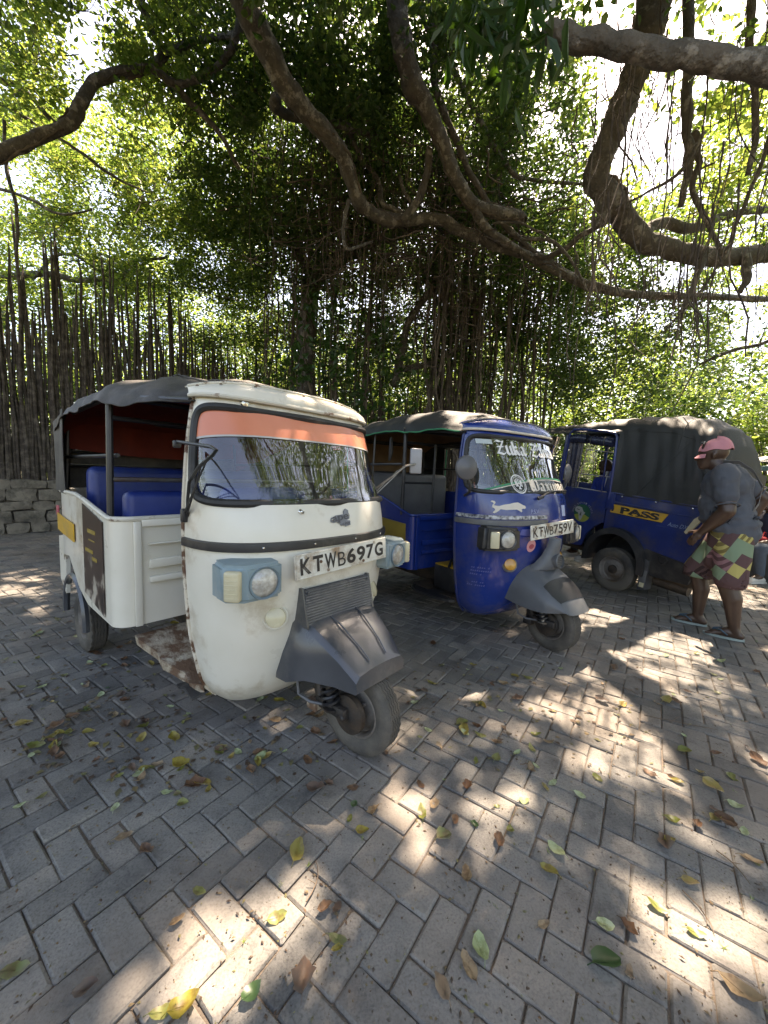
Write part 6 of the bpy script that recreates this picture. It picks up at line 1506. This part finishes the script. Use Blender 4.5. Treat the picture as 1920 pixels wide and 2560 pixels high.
def cells(cols, rows=range(7), mult=1.0):
    C = []
    for r_ in rows:
        for c in cols:
            n = int(round(DEN[r_][c] * 14 * mult * 1.75))
            for i in range(n):
                px, py = 160 * c + R9.uniform(-25, 185), 140 * r_ + R9.uniform(-25, 165)
                if r_ == 0 and R9.random() < .4: py -= 140
                Y = R9.uniform(*DEP[r_])
                if c >= 9 and r_ < 4: Y -= 1.2
                q = at(px, py, Y)
                if nz(tuple(q * .85)) + .5 * nz(tuple(q * 1.9)) > .02 - .05 * DEN[r_][c]: C.append(q)      # boughs and the gaps between them
    return np.array(C)
GAPS = [(205, 110, 65, 110), (330, 300, 45, 30), (35, 430, 60, 40), (60, 640, 50, 40), (1560, 250, 90, 130), (1530, 420, 50, 60), (1640, 380, 60, 100), (1480, 40, 60, 40), (1760, 60, 160, 40), (1250, 150, 35, 40), (1690, 700, 60, 45), (1760, 660, 40, 30), (1620, 800, 40, 25), (1030, 50, 20, 30)]
def thin_out(C):
    """real breaks in the crown: boughs missing where the photo shows open sky"""
    px, py, d = pix(C); k = np.ones(len(C), bool)
    for cx, cy_, rx, ry in GAPS: k &= ~((((px - cx) / rx) ** 2 + ((py - cy_) / ry) ** 2 < 1) & (R9.random(len(C)) < .9))
    return C[k]
def crown(root, C, r, per, size, mat, name='crown', **kw):
    P, s_ = clumps(np.asarray(C), r, per, size); me = leaves_mesh(name, P - 0, s_, **kw)
    V = np.empty(len(me.vertices) * 3, np.float32); me.vertices.foreach_get('co', V); V = V.reshape(-1, 3) - np.array(root.location, np.float32); me.vertices.foreach_set('co', V.ravel()); me.update()
    o = link(name, me, mat, root); tag(o, kind='stuff'); return o
def twigs(root, C, n, r0=.004, r1=.010, l=.11):
    L_ = []; RR = []; rs = random.Random(len(C)); b = np.array(root.location)
    for i in range(n):
        q = np.array(C[rs.randrange(len(C))]) - b; a, e = rs.uniform(0, 6.28), rs.uniform(-.5, .5); pts = []
        for k in range(7):
            pts.append(tuple(q)); q = q + np.array([math.cos(a) * math.cos(e), math.sin(a) * math.cos(e), math.sin(e)]) * l * rs.uniform(.7, 1.3); a += rs.uniform(-.45, .45); e += rs.uniform(-.4, .35)
        L_.append(pts); RR.append(rs.uniform(r0, r1))
        if rs.random() < .6:
            p = np.array(pts[3]); a2 = a + rs.choice([-1, 1]) * .9; L_.append([tuple(p + np.array([math.cos(a2), math.sin(a2), .2]) * l * .8 * k) for k in range(4)]); RR.append(r0)
    tag(strings(L_, RR, 4).build('twigs', DKVINE, root, sharp=0, recalc=False), kind='stuff')
def slab(x0, x1, y0, y1, z0, z1, n):
    return np.stack([R9.uniform(x0, x1, n), R9.uniform(y0, y1, n), R9.uniform(z0, z1, n)], 1)

# --- the old fig in the middle, with its two big limbs
b0 = at(768, 1000, 9.6); T1 = empty('fig_tree', (b0[0], b0[1], 0)); tag(T1, 'huge old fig tree with pale twisting limbs and hanging roots, behind the rickshaws', 'tree')
limb('trunk', T1, [(772, 1330, 9.6, .30), (770, 1150, 9.6, .24), (766, 1000, 9.6, .21), (764, 900, 9.6, .20), (768, 800, 9.6, .19), (778, 720, 9.6, .20), (812, 668, 9.5, .18), (862, 638, 9.4, .15), (932, 602, 9.2, .12), (1000, 585, 9.0, .11), (1060, 556, 8.8, .10)], seed=1)
for i, pts in enumerate([
  [(585, -140, 5.1, 0.189), (618, 20, 5.3, 0.164), (668, 120, 5.5, 0.156), (714, 215, 5.7, 0.139), (770, 285, 6.0, 0.127), (830, 350, 6.2, 0.119), (868, 420, 6.5, 0.111), (896, 500, 6.8, 0.102), (940, 540, 7.0, 0.098), (1000, 550, 7.1, 0.094), (1090, 548, 7.2, 0.094), (1160, 580, 7.3, 0.090), (1250, 615, 7.4, 0.094), (1350, 650, 7.5, 0.094), (1420, 690, 7.6, 0.082), (1500, 722, 7.7, 0.078), (1620, 738, 7.8, 0.070), (1760, 742, 8.0, 0.066), (1940, 748, 8.2, 0.057)],
  [(980, -120, 5.7, 0.148), (998, 60, 5.9, 0.143), (1012, 140, 6.0, 0.139), (1040, 220, 6.2, 0.131), (1076, 290, 6.4, 0.123), (1110, 370, 6.6, 0.115), (1142, 450, 6.8, 0.107), (1185, 512, 7.0, 0.102), (1240, 530, 7.1, 0.098), (1302, 545, 7.2, 0.090), (1312, 550, 7.2, 0.041)],
  [(1180, 512, 7.0, 0.082), (1215, 570, 7.1, 0.070), (1290, 622, 7.3, 0.066), (1380, 672, 7.5, 0.066), (1460, 705, 7.6, 0.057), (1540, 725, 7.7, 0.049)],
  [(1078, -60, 6.4, 0.066), (1082, 110, 6.5, 0.061), (1092, 230, 6.7, 0.057), (1150, 375, 6.9, 0.053), (1196, 470, 7.0, 0.049), (1250, 550, 7.2, 0.049), (1330, 625, 7.4, 0.049), (1400, 668, 7.5, 0.041)],
  [(1045, -60, 6.6, 0.049), (1065, 60, 6.7, 0.045), (1130, 170, 6.9, 0.041), (1200, 300, 7.1, 0.041), (1270, 420, 7.3, 0.037), (1330, 450, 7.5, 0.033), (1480, 462, 7.6, 0.025)],
  [(778, 705, 9.6, 0.123), (755, 645, 9.6, 0.107), (714, 592, 9.7, 0.098), (700, 556, 9.8, 0.090), (735, 538, 9.9, 0.074), (760, 500, 10, 0.057)],
  [(985, 965, 9.9, 0.107), (1005, 880, 9.9, 0.098), (1016, 820, 9.9, 0.082), (1040, 775, 9.8, 0.074), (1078, 728, 9.8, 0.066), (1130, 690, 9.7, 0.049)],
  [(990, 925, 9.9, 0.082), (1050, 915, 10, 0.074), (1110, 890, 10, 0.066), (1190, 850, 10.1, 0.049), (1280, 800, 10.2, 0.033)],
  [(1005, 552, 7.0, 0.074), (1045, 500, 6.9, 0.066), (1068, 430, 6.8, 0.061), (1072, 380, 6.7, 0.057), (1066, 372, 6.7, 0.016)],
  [(690, 240, 6.0, 0.082), (690, 270, 6.2, 0.074), (730, 290, 6.4, 0.066), (800, 305, 6.6, 0.061), (860, 315, 6.8, 0.057), (930, 340, 7.2, 0.041)],
  [(872, 500, 6.6, 0.033), (862, 545, 6.6, 0.031), (858, 590, 6.6, 0.029), (872, 622, 6.6, 0.025), (930, 605, 7.2, 0.025)],
  [(950, 470, 7.2, 0.041), (955, 505, 7.1, 0.041), (985, 525, 7.1, 0.041), (1010, 535, 7.1, 0.041)],
  [(870, 320, 7.0, 0.041), (900, 390, 7.2, 0.041), (945, 450, 7.3, 0.039), (952, 500, 7.3, 0.037)],
  [(1000, 440, 7.0, 0.029), (1010, 480, 7.0, 0.029), (1040, 520, 7.1, 0.029)],
  [(1300, 600, 7.0, 0.025), (1370, 600, 6.8, 0.029), (1420, 640, 6.7, 0.025), (1450, 690, 6.7, 0.021), (1470, 730, 6.7, 0.012)],
  [(1390, 645, 6.9, 0.016), (1400, 700, 6.9, 0.016), (1385, 760, 6.9, 0.010)],
  [(1230, 560, 7.0, 0.016), (1290, 556, 6.9, 0.018), (1340, 575, 6.8, 0.016), (1390, 608, 6.8, 0.013)],
  [(1500, 560, 6.6, 0.045), (1440, 600, 6.9, 0.045), (1380, 640, 7.2, 0.049), (1330, 640, 7.4, 0.041)]]):
    limb('limb' if i < 8 else 'branch', T1, pts, seed=10 + i, n=12 if i < 8 else 8)
# root columns reaching the ground
rg = random.Random(31)
for i in range(170):
    px = rg.choice([rg.uniform(640, 900), rg.uniform(900, 1180), rg.uniform(1080, 1260), rg.uniform(1150, 1420)]); Y = rg.uniform(9.0, 11.4); top = at(px, rg.uniform(480, 720), Y)
    r_ = rg.choice([.008, .010, .014, .018, .025, .034]); pts = hang(top, top[2] + .05, rg.choice([.2, .4, .7, 1.0]), 14, i * 3.1)
    MB().tube([Vector(p) - Vector(T1.location) for p in pts], [r_ * (1 + .45 * nz((i, k * .7, 2))) for k in range(len(pts))], 6).build('aerial_root', ROOTM, T1, sharp=0, recalc=False)
# hanging strings and tangle
L_ = []; RR = []
for i in range(640):
    px = rg.triangular(600, 1420, 900); py = rg.uniform(40, 620); Y = rg.uniform(6.8, 9.5); p = at(px, py, Y); L_.append(hang(p, rg.uniform(.5, 2.6), rg.uniform(.1, .35), 8, i * 1.7)); RR.append(rg.choice([.003, .004, .005, .007, .010]))
for i in range(900):
    px = rg.triangular(560, 1520, 1080); py = rg.triangular(120, 980, 620); Y = rg.uniform(6.9, 9.8) if py < 700 else rg.uniform(8.6, 10.8); p = at(px, py, Y); a = rg.uniform(0, 6.28); pts = []; q = np.array(p); dz = rg.uniform(-.5, .3); l = rg.uniform(.05, .16)
    for k in range(9):
        pts.append(tuple(q)); q = q + np.array([math.cos(a), math.sin(a) * .6, dz]) * l; a += rg.uniform(-.7, .7); dz = .75 * dz + rg.uniform(-.45, .38)
    L_.append(pts); RR.append(rg.choice([.004, .005, .007, .010, .014]))
m = strings([[tuple(np.array(p) - np.array(T1.location)) for p in s] for s in L_], RR); tag(m.build('vine_tangle', DKVINE, T1, sharp=0, recalc=False), kind='stuff')
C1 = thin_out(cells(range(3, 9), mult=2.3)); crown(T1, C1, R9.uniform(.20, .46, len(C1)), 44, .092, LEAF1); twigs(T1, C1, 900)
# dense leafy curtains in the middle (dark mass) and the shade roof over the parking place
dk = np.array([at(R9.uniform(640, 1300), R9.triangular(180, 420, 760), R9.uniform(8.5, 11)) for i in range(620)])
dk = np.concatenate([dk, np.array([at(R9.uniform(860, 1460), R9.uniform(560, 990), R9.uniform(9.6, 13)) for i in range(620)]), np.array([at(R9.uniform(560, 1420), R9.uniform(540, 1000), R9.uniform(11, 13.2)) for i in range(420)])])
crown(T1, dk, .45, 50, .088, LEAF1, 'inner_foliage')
crown(T1, slab(-7.5, 3.4, -1.8, 4.6, 6.3, 8.6, 1900), .5, 46, .115, LEAF1, 'overhead_foliage')
crown(T1, slab(-7.5, 4.5, 3.6, 7.4, 9.4, 11.2, 1200), .55, 40, .12, LEAF1, 'overhead_foliage')

# --- the tree at the right
b0 = at(2250, 900, 6.48); T2 = empty('fig_tree', (b0[0], b0[1], 0)); tag(T2, 'fig tree at right whose thick crooked bough bends down then level above the covered rickshaw', 'tree')
limb('trunk', T2, [(2250, 1600, 6.48, 0.326), (2255, 1200, 6.48, 0.269), (2245, 900, 6.48, 0.240), (2180, 720, 6.48, 0.192), (2060, 640, 6.48, 0.154), (1960, 628, 6.48, 0.130), (1860, 640, 6.36, 0.125), (1770, 640, 6.24, 0.125), (1680, 625, 6.12, 0.130), (1602, 595, 6.00, 0.144), (1560, 550, 5.88, 0.158), (1530, 500, 5.76, 0.163), (1494, 455, 5.70, 0.158), (1500, 408, 5.64, 0.158), (1530, 330, 5.52, 0.158), (1570, 230, 5.40, 0.158), (1602, 140, 5.28, 0.163), (1624, 50, 5.16, 0.173), (1660, -110, 5.04, 0.182)], seed=41, wob=.015)
for i, pts in enumerate([
  [(2500, 420, 1.90, 0.084), (2200, 268, 2.13, 0.070), (1960, 188, 2.29, 0.066), (1800, 150, 2.37, 0.062), (1650, 130, 2.45, 0.062), (1500, 106, 2.53, 0.058), (1410, 94, 2.57, 0.052), (1356, 82, 2.61, 0.036)],
  [(1500, 470, 5.76, 0.060), (1510, 530, 5.76, 0.090), (1500, 556, 5.76, 0.072), (1492, 545, 5.76, 0.024)],
  [(1600, 590, 6.00, 0.084), (1650, 558, 6.24, 0.078), (1730, 570, 6.48, 0.072), (1810, 540, 6.72, 0.060), (1930, 520, 6.96, 0.054)],
  [(1720, -60, 5.04, 0.060), (1722, 160, 5.16, 0.060), (1716, 330, 5.28, 0.054), (1722, 420, 5.40, 0.048), (1700, 520, 5.52, 0.036)],
  [(1735, 330, 5.40, 0.042), (1750, 400, 5.40, 0.036), (1730, 470, 5.52, 0.036), (1770, 560, 5.64, 0.030), (1810, 640, 5.88, 0.024)],
  [(1760, 640, 6.12, 0.060), (1740, 700, 6.00, 0.042), (1700, 780, 6.00, 0.024)],
  [(1860, 640, 6.24, 0.072), (1868, 690, 6.24, 0.060), (1850, 730, 6.24, 0.036)],
  [(1870, -60, 4.32, 0.036), (1880, 180, 4.44, 0.034), (1890, 330, 4.56, 0.031), (1868, 440, 4.68, 0.024)],
  [(1940, 300, 5.04, 0.024), (1900, 420, 5.16, 0.024), (1840, 560, 5.40, 0.022), (1780, 690, 5.76, 0.017), (1660, 830, 6.48, 0.012)],
  [(1760, 330, 5.04, 0.022), (1700, 430, 5.16, 0.022), (1620, 480, 5.40, 0.017), (1540, 520, 5.64, 0.012)]]):
    limb('limb' if i < 3 else 'branch', T2, pts, seed=50 + i, n=12 if i < 3 else 8, wob=.03)
L_ = []; RR = []
for i in range(170):
    px = rg.uniform(1440, 1960); py = rg.uniform(-60, 640); Y = rg.uniform(3.6, 6.5); p = at(px, py, Y); L_.append(hang(p, rg.uniform(.4, 2.0), rg.uniform(.08, .3), 8, i * 2.3 + 77)); RR.append(rg.choice([.003, .004, .005, .007, .009]))
for i in range(90):                      # brown root fringes under the level bough
    px = rg.choice([rg.gauss(1640, 22), rg.gauss(1480, 14), rg.gauss(1760, 40), rg.gauss(1700, 16)]); p = at(px, rg.uniform(640, 740), rg.uniform(6.0, 6.7)); L_.append(hang(p, rg.uniform(.3, 1.2), .12, 7, i * 1.3)); RR.append(rg.choice([.003, .004, .006]))
m = strings([[tuple(np.array(p) - np.array(T2.location)) for p in s] for s in L_], RR); tag(m.build('hanging_rootlets', DKVINE, T2, sharp=0, recalc=False), kind='stuff')
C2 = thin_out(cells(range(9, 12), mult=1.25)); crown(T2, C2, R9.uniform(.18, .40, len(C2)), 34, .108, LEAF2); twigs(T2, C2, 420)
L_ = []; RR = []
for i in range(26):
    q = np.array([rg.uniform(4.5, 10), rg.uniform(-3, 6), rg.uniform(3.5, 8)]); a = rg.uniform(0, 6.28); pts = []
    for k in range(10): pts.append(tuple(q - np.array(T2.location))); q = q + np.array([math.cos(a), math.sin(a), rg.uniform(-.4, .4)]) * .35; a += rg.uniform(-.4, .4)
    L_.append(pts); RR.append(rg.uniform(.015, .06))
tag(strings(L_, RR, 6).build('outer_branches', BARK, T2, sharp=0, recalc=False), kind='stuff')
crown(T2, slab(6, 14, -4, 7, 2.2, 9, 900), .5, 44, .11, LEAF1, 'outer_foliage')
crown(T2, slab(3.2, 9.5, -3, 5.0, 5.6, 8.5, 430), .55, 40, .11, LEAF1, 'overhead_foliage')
# the spray of long dark leaves hanging at the top
LONG = leafmat('long_dark_leaves', [(.018, .045, .014), (.03, .065, .02)], [(.08, .2, .02), (.12, .26, .02)], .25, .35)
c0 = np.array([at(R9.uniform(1150, 1360), R9.uniform(-60, 150), R9.uniform(2.35, 2.8)) for i in range(46)])
P = np.repeat(c0, 4, 0) + R9.normal(size=(len(c0) * 4, 3)) * .07
P = P[shades_ok(P, 2.0)]; me = leaves_mesh('long_leaves', P - np.array(T2.location), R9.uniform(.12, .21, len(P)), .24, .2, 1.6, filt=False); o = link('long_leaves', me, LONG, T2); tag(o, kind='stuff')

C = np.array([at(R9.uniform(1370, 1800), R9.uniform(520, 1010), R9.uniform(8.2, 11)) for i in range(330)])
crown(T2, thin_out(C), .42, 42, .10, LEAF1, 'inner_foliage')
# --- the tree at the left
b0 = at(-420, 900, 5.8); T3 = empty('fig_tree', (b0[0], b0[1], 0)); tag(T3, 'tree at left with a dark S-shaped branch reaching in from the frame edge', 'tree')
limb('trunk', T3, [(-420, 1700, 5.8, 0.218), (-425, 1200, 5.8, 0.187), (-400, 800, 5.8, 0.156), (-300, 560, 5.7, 0.125), (-120, 425, 5.6, 0.098), (0, 385, 5.7, 0.090), (90, 345, 5.8, 0.082), (168, 312, 5.9, 0.078), (200, 262, 6.0, 0.078), (226, 216, 6.1, 0.074), (280, 186, 6.2, 0.070), (335, 176, 6.3, 0.066), (378, 165, 6.3, 0.058)], seed=71, wob=.015)
for i, pts in enumerate([
  [(372, 168, 6.3, .07), (432, 125, 6.4, .055), (500, 100, 6.5, .05), (588, 85, 6.6, .045), (618, 40, 6.6, .045), (650, -20, 6.6, .04)],
  [(378, 172, 6.3, .06), (430, 205, 6.4, .055), (456, 236, 6.5, .05), (510, 290, 6.7, .045), (560, 350, 6.9, .04), (598, 425, 7.1, .03)],
  [(440, 214, 6.4, .05), (500, 194, 6.4, .05), (552, 160, 6.4, .05), (582, 110, 6.3, .055), (602, 50, 6.2, .06), (612, -40, 6.1, .06)],
  [(330, -90, 6.0, .05), (350, -10, 6.1, .05), (376, 70, 6.2, .045), (400, 122, 6.3, .02)],
  [(-60, 185, 6.6, .05), (10, 205, 6.7, .045), (62, 228, 6.8, .04), (122, 292, 6.9, .035), (150, 320, 7, .02)],
  [(-60, 230, 7.0, .035), (40, 280, 7.1, .03), (100, 318, 7.2, .025), (190, 372, 7.3, .025), (280, 440, 7.5, .025), (370, 482, 7.7, .012)],
  [(-60, 455, 8, .03), (60, 492, 8.1, .03), (150, 535, 8.2, .025), (232, 525, 8.3, .015)],
  [(10, 300, 6.4, .022), (16, 420, 6.4, .025), (40, 520, 6.4, .025), (44, 640, 6.5, .022)],
  [(-40, 700, 10, .075), (100, 684, 10, .07), (200, 700, 10.1, .065), (300, 696, 10.2, .055), (330, 655, 10.3, .045), (420, 645, 10.4, .03)],
  [(80, 700, 9.9, .035), (140, 640, 10, .035), (190, 640, 10, .03), (250, 680, 10.1, .02)]]):
    limb('branch', T3, pts, seed=80 + i, n=9, wob=.03)
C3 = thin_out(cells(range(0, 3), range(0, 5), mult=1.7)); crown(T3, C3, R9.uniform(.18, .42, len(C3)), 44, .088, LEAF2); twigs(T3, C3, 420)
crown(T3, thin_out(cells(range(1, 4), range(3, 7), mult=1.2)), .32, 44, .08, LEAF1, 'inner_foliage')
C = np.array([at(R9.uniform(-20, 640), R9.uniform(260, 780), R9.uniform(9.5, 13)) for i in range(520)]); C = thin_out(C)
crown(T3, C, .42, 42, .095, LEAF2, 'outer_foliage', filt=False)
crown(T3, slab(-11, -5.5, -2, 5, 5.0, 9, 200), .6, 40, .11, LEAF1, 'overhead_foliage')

# --- trees beyond the fence, in the sun
def far_tree(x, y, h, w_, label, mat=LEAF2, n=230, size=.15, per=48, low=.6):
    root = empty('tree', (x, y, 0)); tag(root, label, 'tree', 'sunlit trees beyond the stick fence'); rg2 = random.Random(int(x * 31 + y * 7))
    m = MB(); pts = [(0, 0, 0), (.1, .05, h * .25), (rg2.uniform(-.3, .3), 0, h * .5), (rg2.uniform(-.5, .5), .2, h * .8)]; P = [tuple(p) for p in catmull(pts, 4)]
    m.tube(P, [.16 * (1 - .7 * i / (len(P) - 1)) for i in range(len(P))], 8)
    for k in range(5):
        a = rg2.uniform(0, 6.28); q = P[len(P) // 2 + k % 4]; m.tube([q, (q[0] + math.cos(a) * w_ * .35, q[1] + math.sin(a) * w_ * .35, q[2] + h * .15), (q[0] + math.cos(a) * w_ * .7, q[1] + math.sin(a) * w_ * .6, q[2] + h * .22)], [.06, .04, .015], 6)
    m.build('trunk', BARK, root, sharp=0, recalc=False)
    D = R9.normal(size=(n, 3)); D /= np.linalg.norm(D, axis=1)[:, None]; rr = R9.uniform(.45, 1.0, n) ** .6
    C = np.stack([x + D[:, 0] * w_ * rr, y + D[:, 1] * w_ * .8 * rr, low + (h - low) * (.5 + .5 * D[:, 2] * rr)], 1)
    crown(root, C, .62, per, size, mat, filt=False)
far_tree(-11.5, 11.5, 9.0, 2.6, 'tall bright leafy tree behind the left end of the stick fence', n=290, size=.12)
far_tree(-8.6, 13.5, 8.5, 2.6, 'bright round tree behind the stick fence, left of the cream rickshaw', n=290, size=.12)
far_tree(-5.4, 15.0, 7.5, 2.4, 'loose yellow-green tree showing between the poles above the cream rickshaw', n=250)
far_tree(-2.2, 16.0, 7.0, 2.4, 'sunlit tree glimpsed between the poles right of the cream rickshaw', n=250)
far_tree(1.2, 16.5, 7.0, 2.5, 'sunlit tree glimpsed between roots above the blue rickshaw', n=250)
far_tree(4.8, 16.5, 7.5, 2.6, 'pale green tree beyond the roots left of the covered rickshaw', n=250)
far_tree(9.2, 15.5, 6.5, 2.5, 'bright yellow-green tree above the covered rickshaw at right', n=260)
far_tree(13.6, 17.0, 7.2, 3.2, 'dark green dense tree far off at the right edge', mat=LEAF1, n=260)
def bush(px, Y, h, w_, label, mat, n, size, cat='bush', grp=None, per=36, filt=False):
    g = at(px, 1190, Y); root = empty('bush', (g[0], g[1], 0)); tag(root, label, cat, grp)
    m = MB()
    for k in range(6):
        a = rnd.uniform(0, 6.28); m.tube([(0, 0, 0), (math.cos(a) * w_ * .3, math.sin(a) * w_ * .3, h * .45), (math.cos(a) * w_ * .6, math.sin(a) * w_ * .6, h * .8)], [.03, .02, .008], 6)
    m.build('stem', BARK, root, sharp=0, recalc=False)
    D = R9.normal(size=(n, 3)); D /= np.linalg.norm(D, axis=1)[:, None]; rr = R9.uniform(.4, 1, n) ** .6
    C = np.stack([g[0] + D[:, 0] * w_ * rr, g[1] + D[:, 1] * w_ * rr, .15 + (h - .15) * (.5 + .5 * D[:, 2] * rr)], 1)
    crown(root, C, .36, per, size, mat, 'foliage', filt=filt); return root
bush(1790, 9.6, 2.9, 1.5, 'bright sunlit bush with narrow leaves rising behind the covered rickshaw', LEAF2, 90, .12)
bush(1960, 8.8, 3.6, 1.5, 'yellow-green bush at the right edge behind the walking man', LEAF2, 90, .12)
bush(1500, 10.6, 3.4, 1.5, 'shaded olive bush behind the covered rickshaw roof, left part', LEAF1, 130, .10)
bush(1330, 11.2, 3.2, 1.4, 'dark bush between the blue and the covered rickshaw', LEAF1, 80, .10)
bush(1640, 10.2, 3.9, 1.4, 'tall green bush rising over the middle of the covered rickshaw', LEAF1, 120, .11)
# broad-leaved climber in front of the trunk
g = at(800, 1190, 8.6); CL = empty('climber', (g[0], g[1], 0)); tag(CL, 'dark broad-leaved climber hanging in front of the fig trunk, above the blue rickshaw', 'climber')
C = np.array([at(*q, R9.uniform(8.3, 9.0)) for q in [(R9.normal(px, 32), R9.normal(py, 30)) for px, py in [(800, 770), (830, 760), (790, 820), (840, 850), (870, 830), (780, 880), (820, 900), (760, 910), (860, 910), (900, 900), (940, 830), (970, 820), (980, 900), (760, 960), (850, 960), (900, 980), (940, 1000), (870, 1010), (700, 930), (980, 980)] for _ in range(8)]])
crown(CL, C, .30, 5, .16, LEAF3, 'foliage', wid=.62, up=.2, droop=.6, filt=False)
m = MB()
for i in range(9): p = at(rnd.uniform(740, 960), 800, 8.7); m.tube([tuple(np.array(q) - np.array(CL.location)) for q in hang(p, p[2], .25, 9, i * 5)], .012, 5)
m.build('stem', ROOTM, CL, sharp=0, recalc=False)
# shaded undergrowth close behind the fence
C = []
for i in range(900):
    l = R9.uniform(0, FL[-1]); x, y = fpos(l); d = fdir(l); o_ = R9.uniform(.5, 2.6); C.append((x - d.y * o_, y + d.x * o_, R9.triangular(.2, 1.5, 5.6)))
for i in range(700):
    l = R9.uniform(8.5, FL[-1]); x, y = fpos(l); d = fdir(l); o_ = R9.uniform(.4, 2.2); C.append((x - d.y * o_, y + d.x * o_, R9.uniform(.3, 6.5)))
P, s_ = clumps(np.array(C), .42, 40, .095); tag(link('undergrowth', leaves_mesh('undergrowth', P, s_, filt=False), LEAF1), kind='stuff')
# woodland filling the distance
C = np.stack([R9.uniform(-45, 45, 900), R9.uniform(21, 34, 900), R9.uniform(.3, 8.5, 900)], 1)
P, s_ = clumps(C, 1.2, 34, .36); tag(link('woodland', leaves_mesh('woodland', P, s_, filt=False), LEAF2), kind='stuff')
C = np.concatenate([np.stack([R9.uniform(9, 24, 160), R9.uniform(-6, 12, 160), R9.uniform(.3, 4.5, 160)], 1), np.stack([R9.uniform(-24, -10.5, 160), R9.uniform(-6, 10, 160), R9.uniform(.3, 6, 160)], 1), np.stack([R9.uniform(-20, 20, 120), R9.uniform(-24, -14, 120), R9.uniform(.3, 4.5, 120)], 1)])
P, s_ = clumps(C, 1.1, 22, .30); tag(link('surrounding_shrubbery', leaves_mesh('surrounding_shrubbery', P, s_, filt=False), LEAF1), kind='stuff')
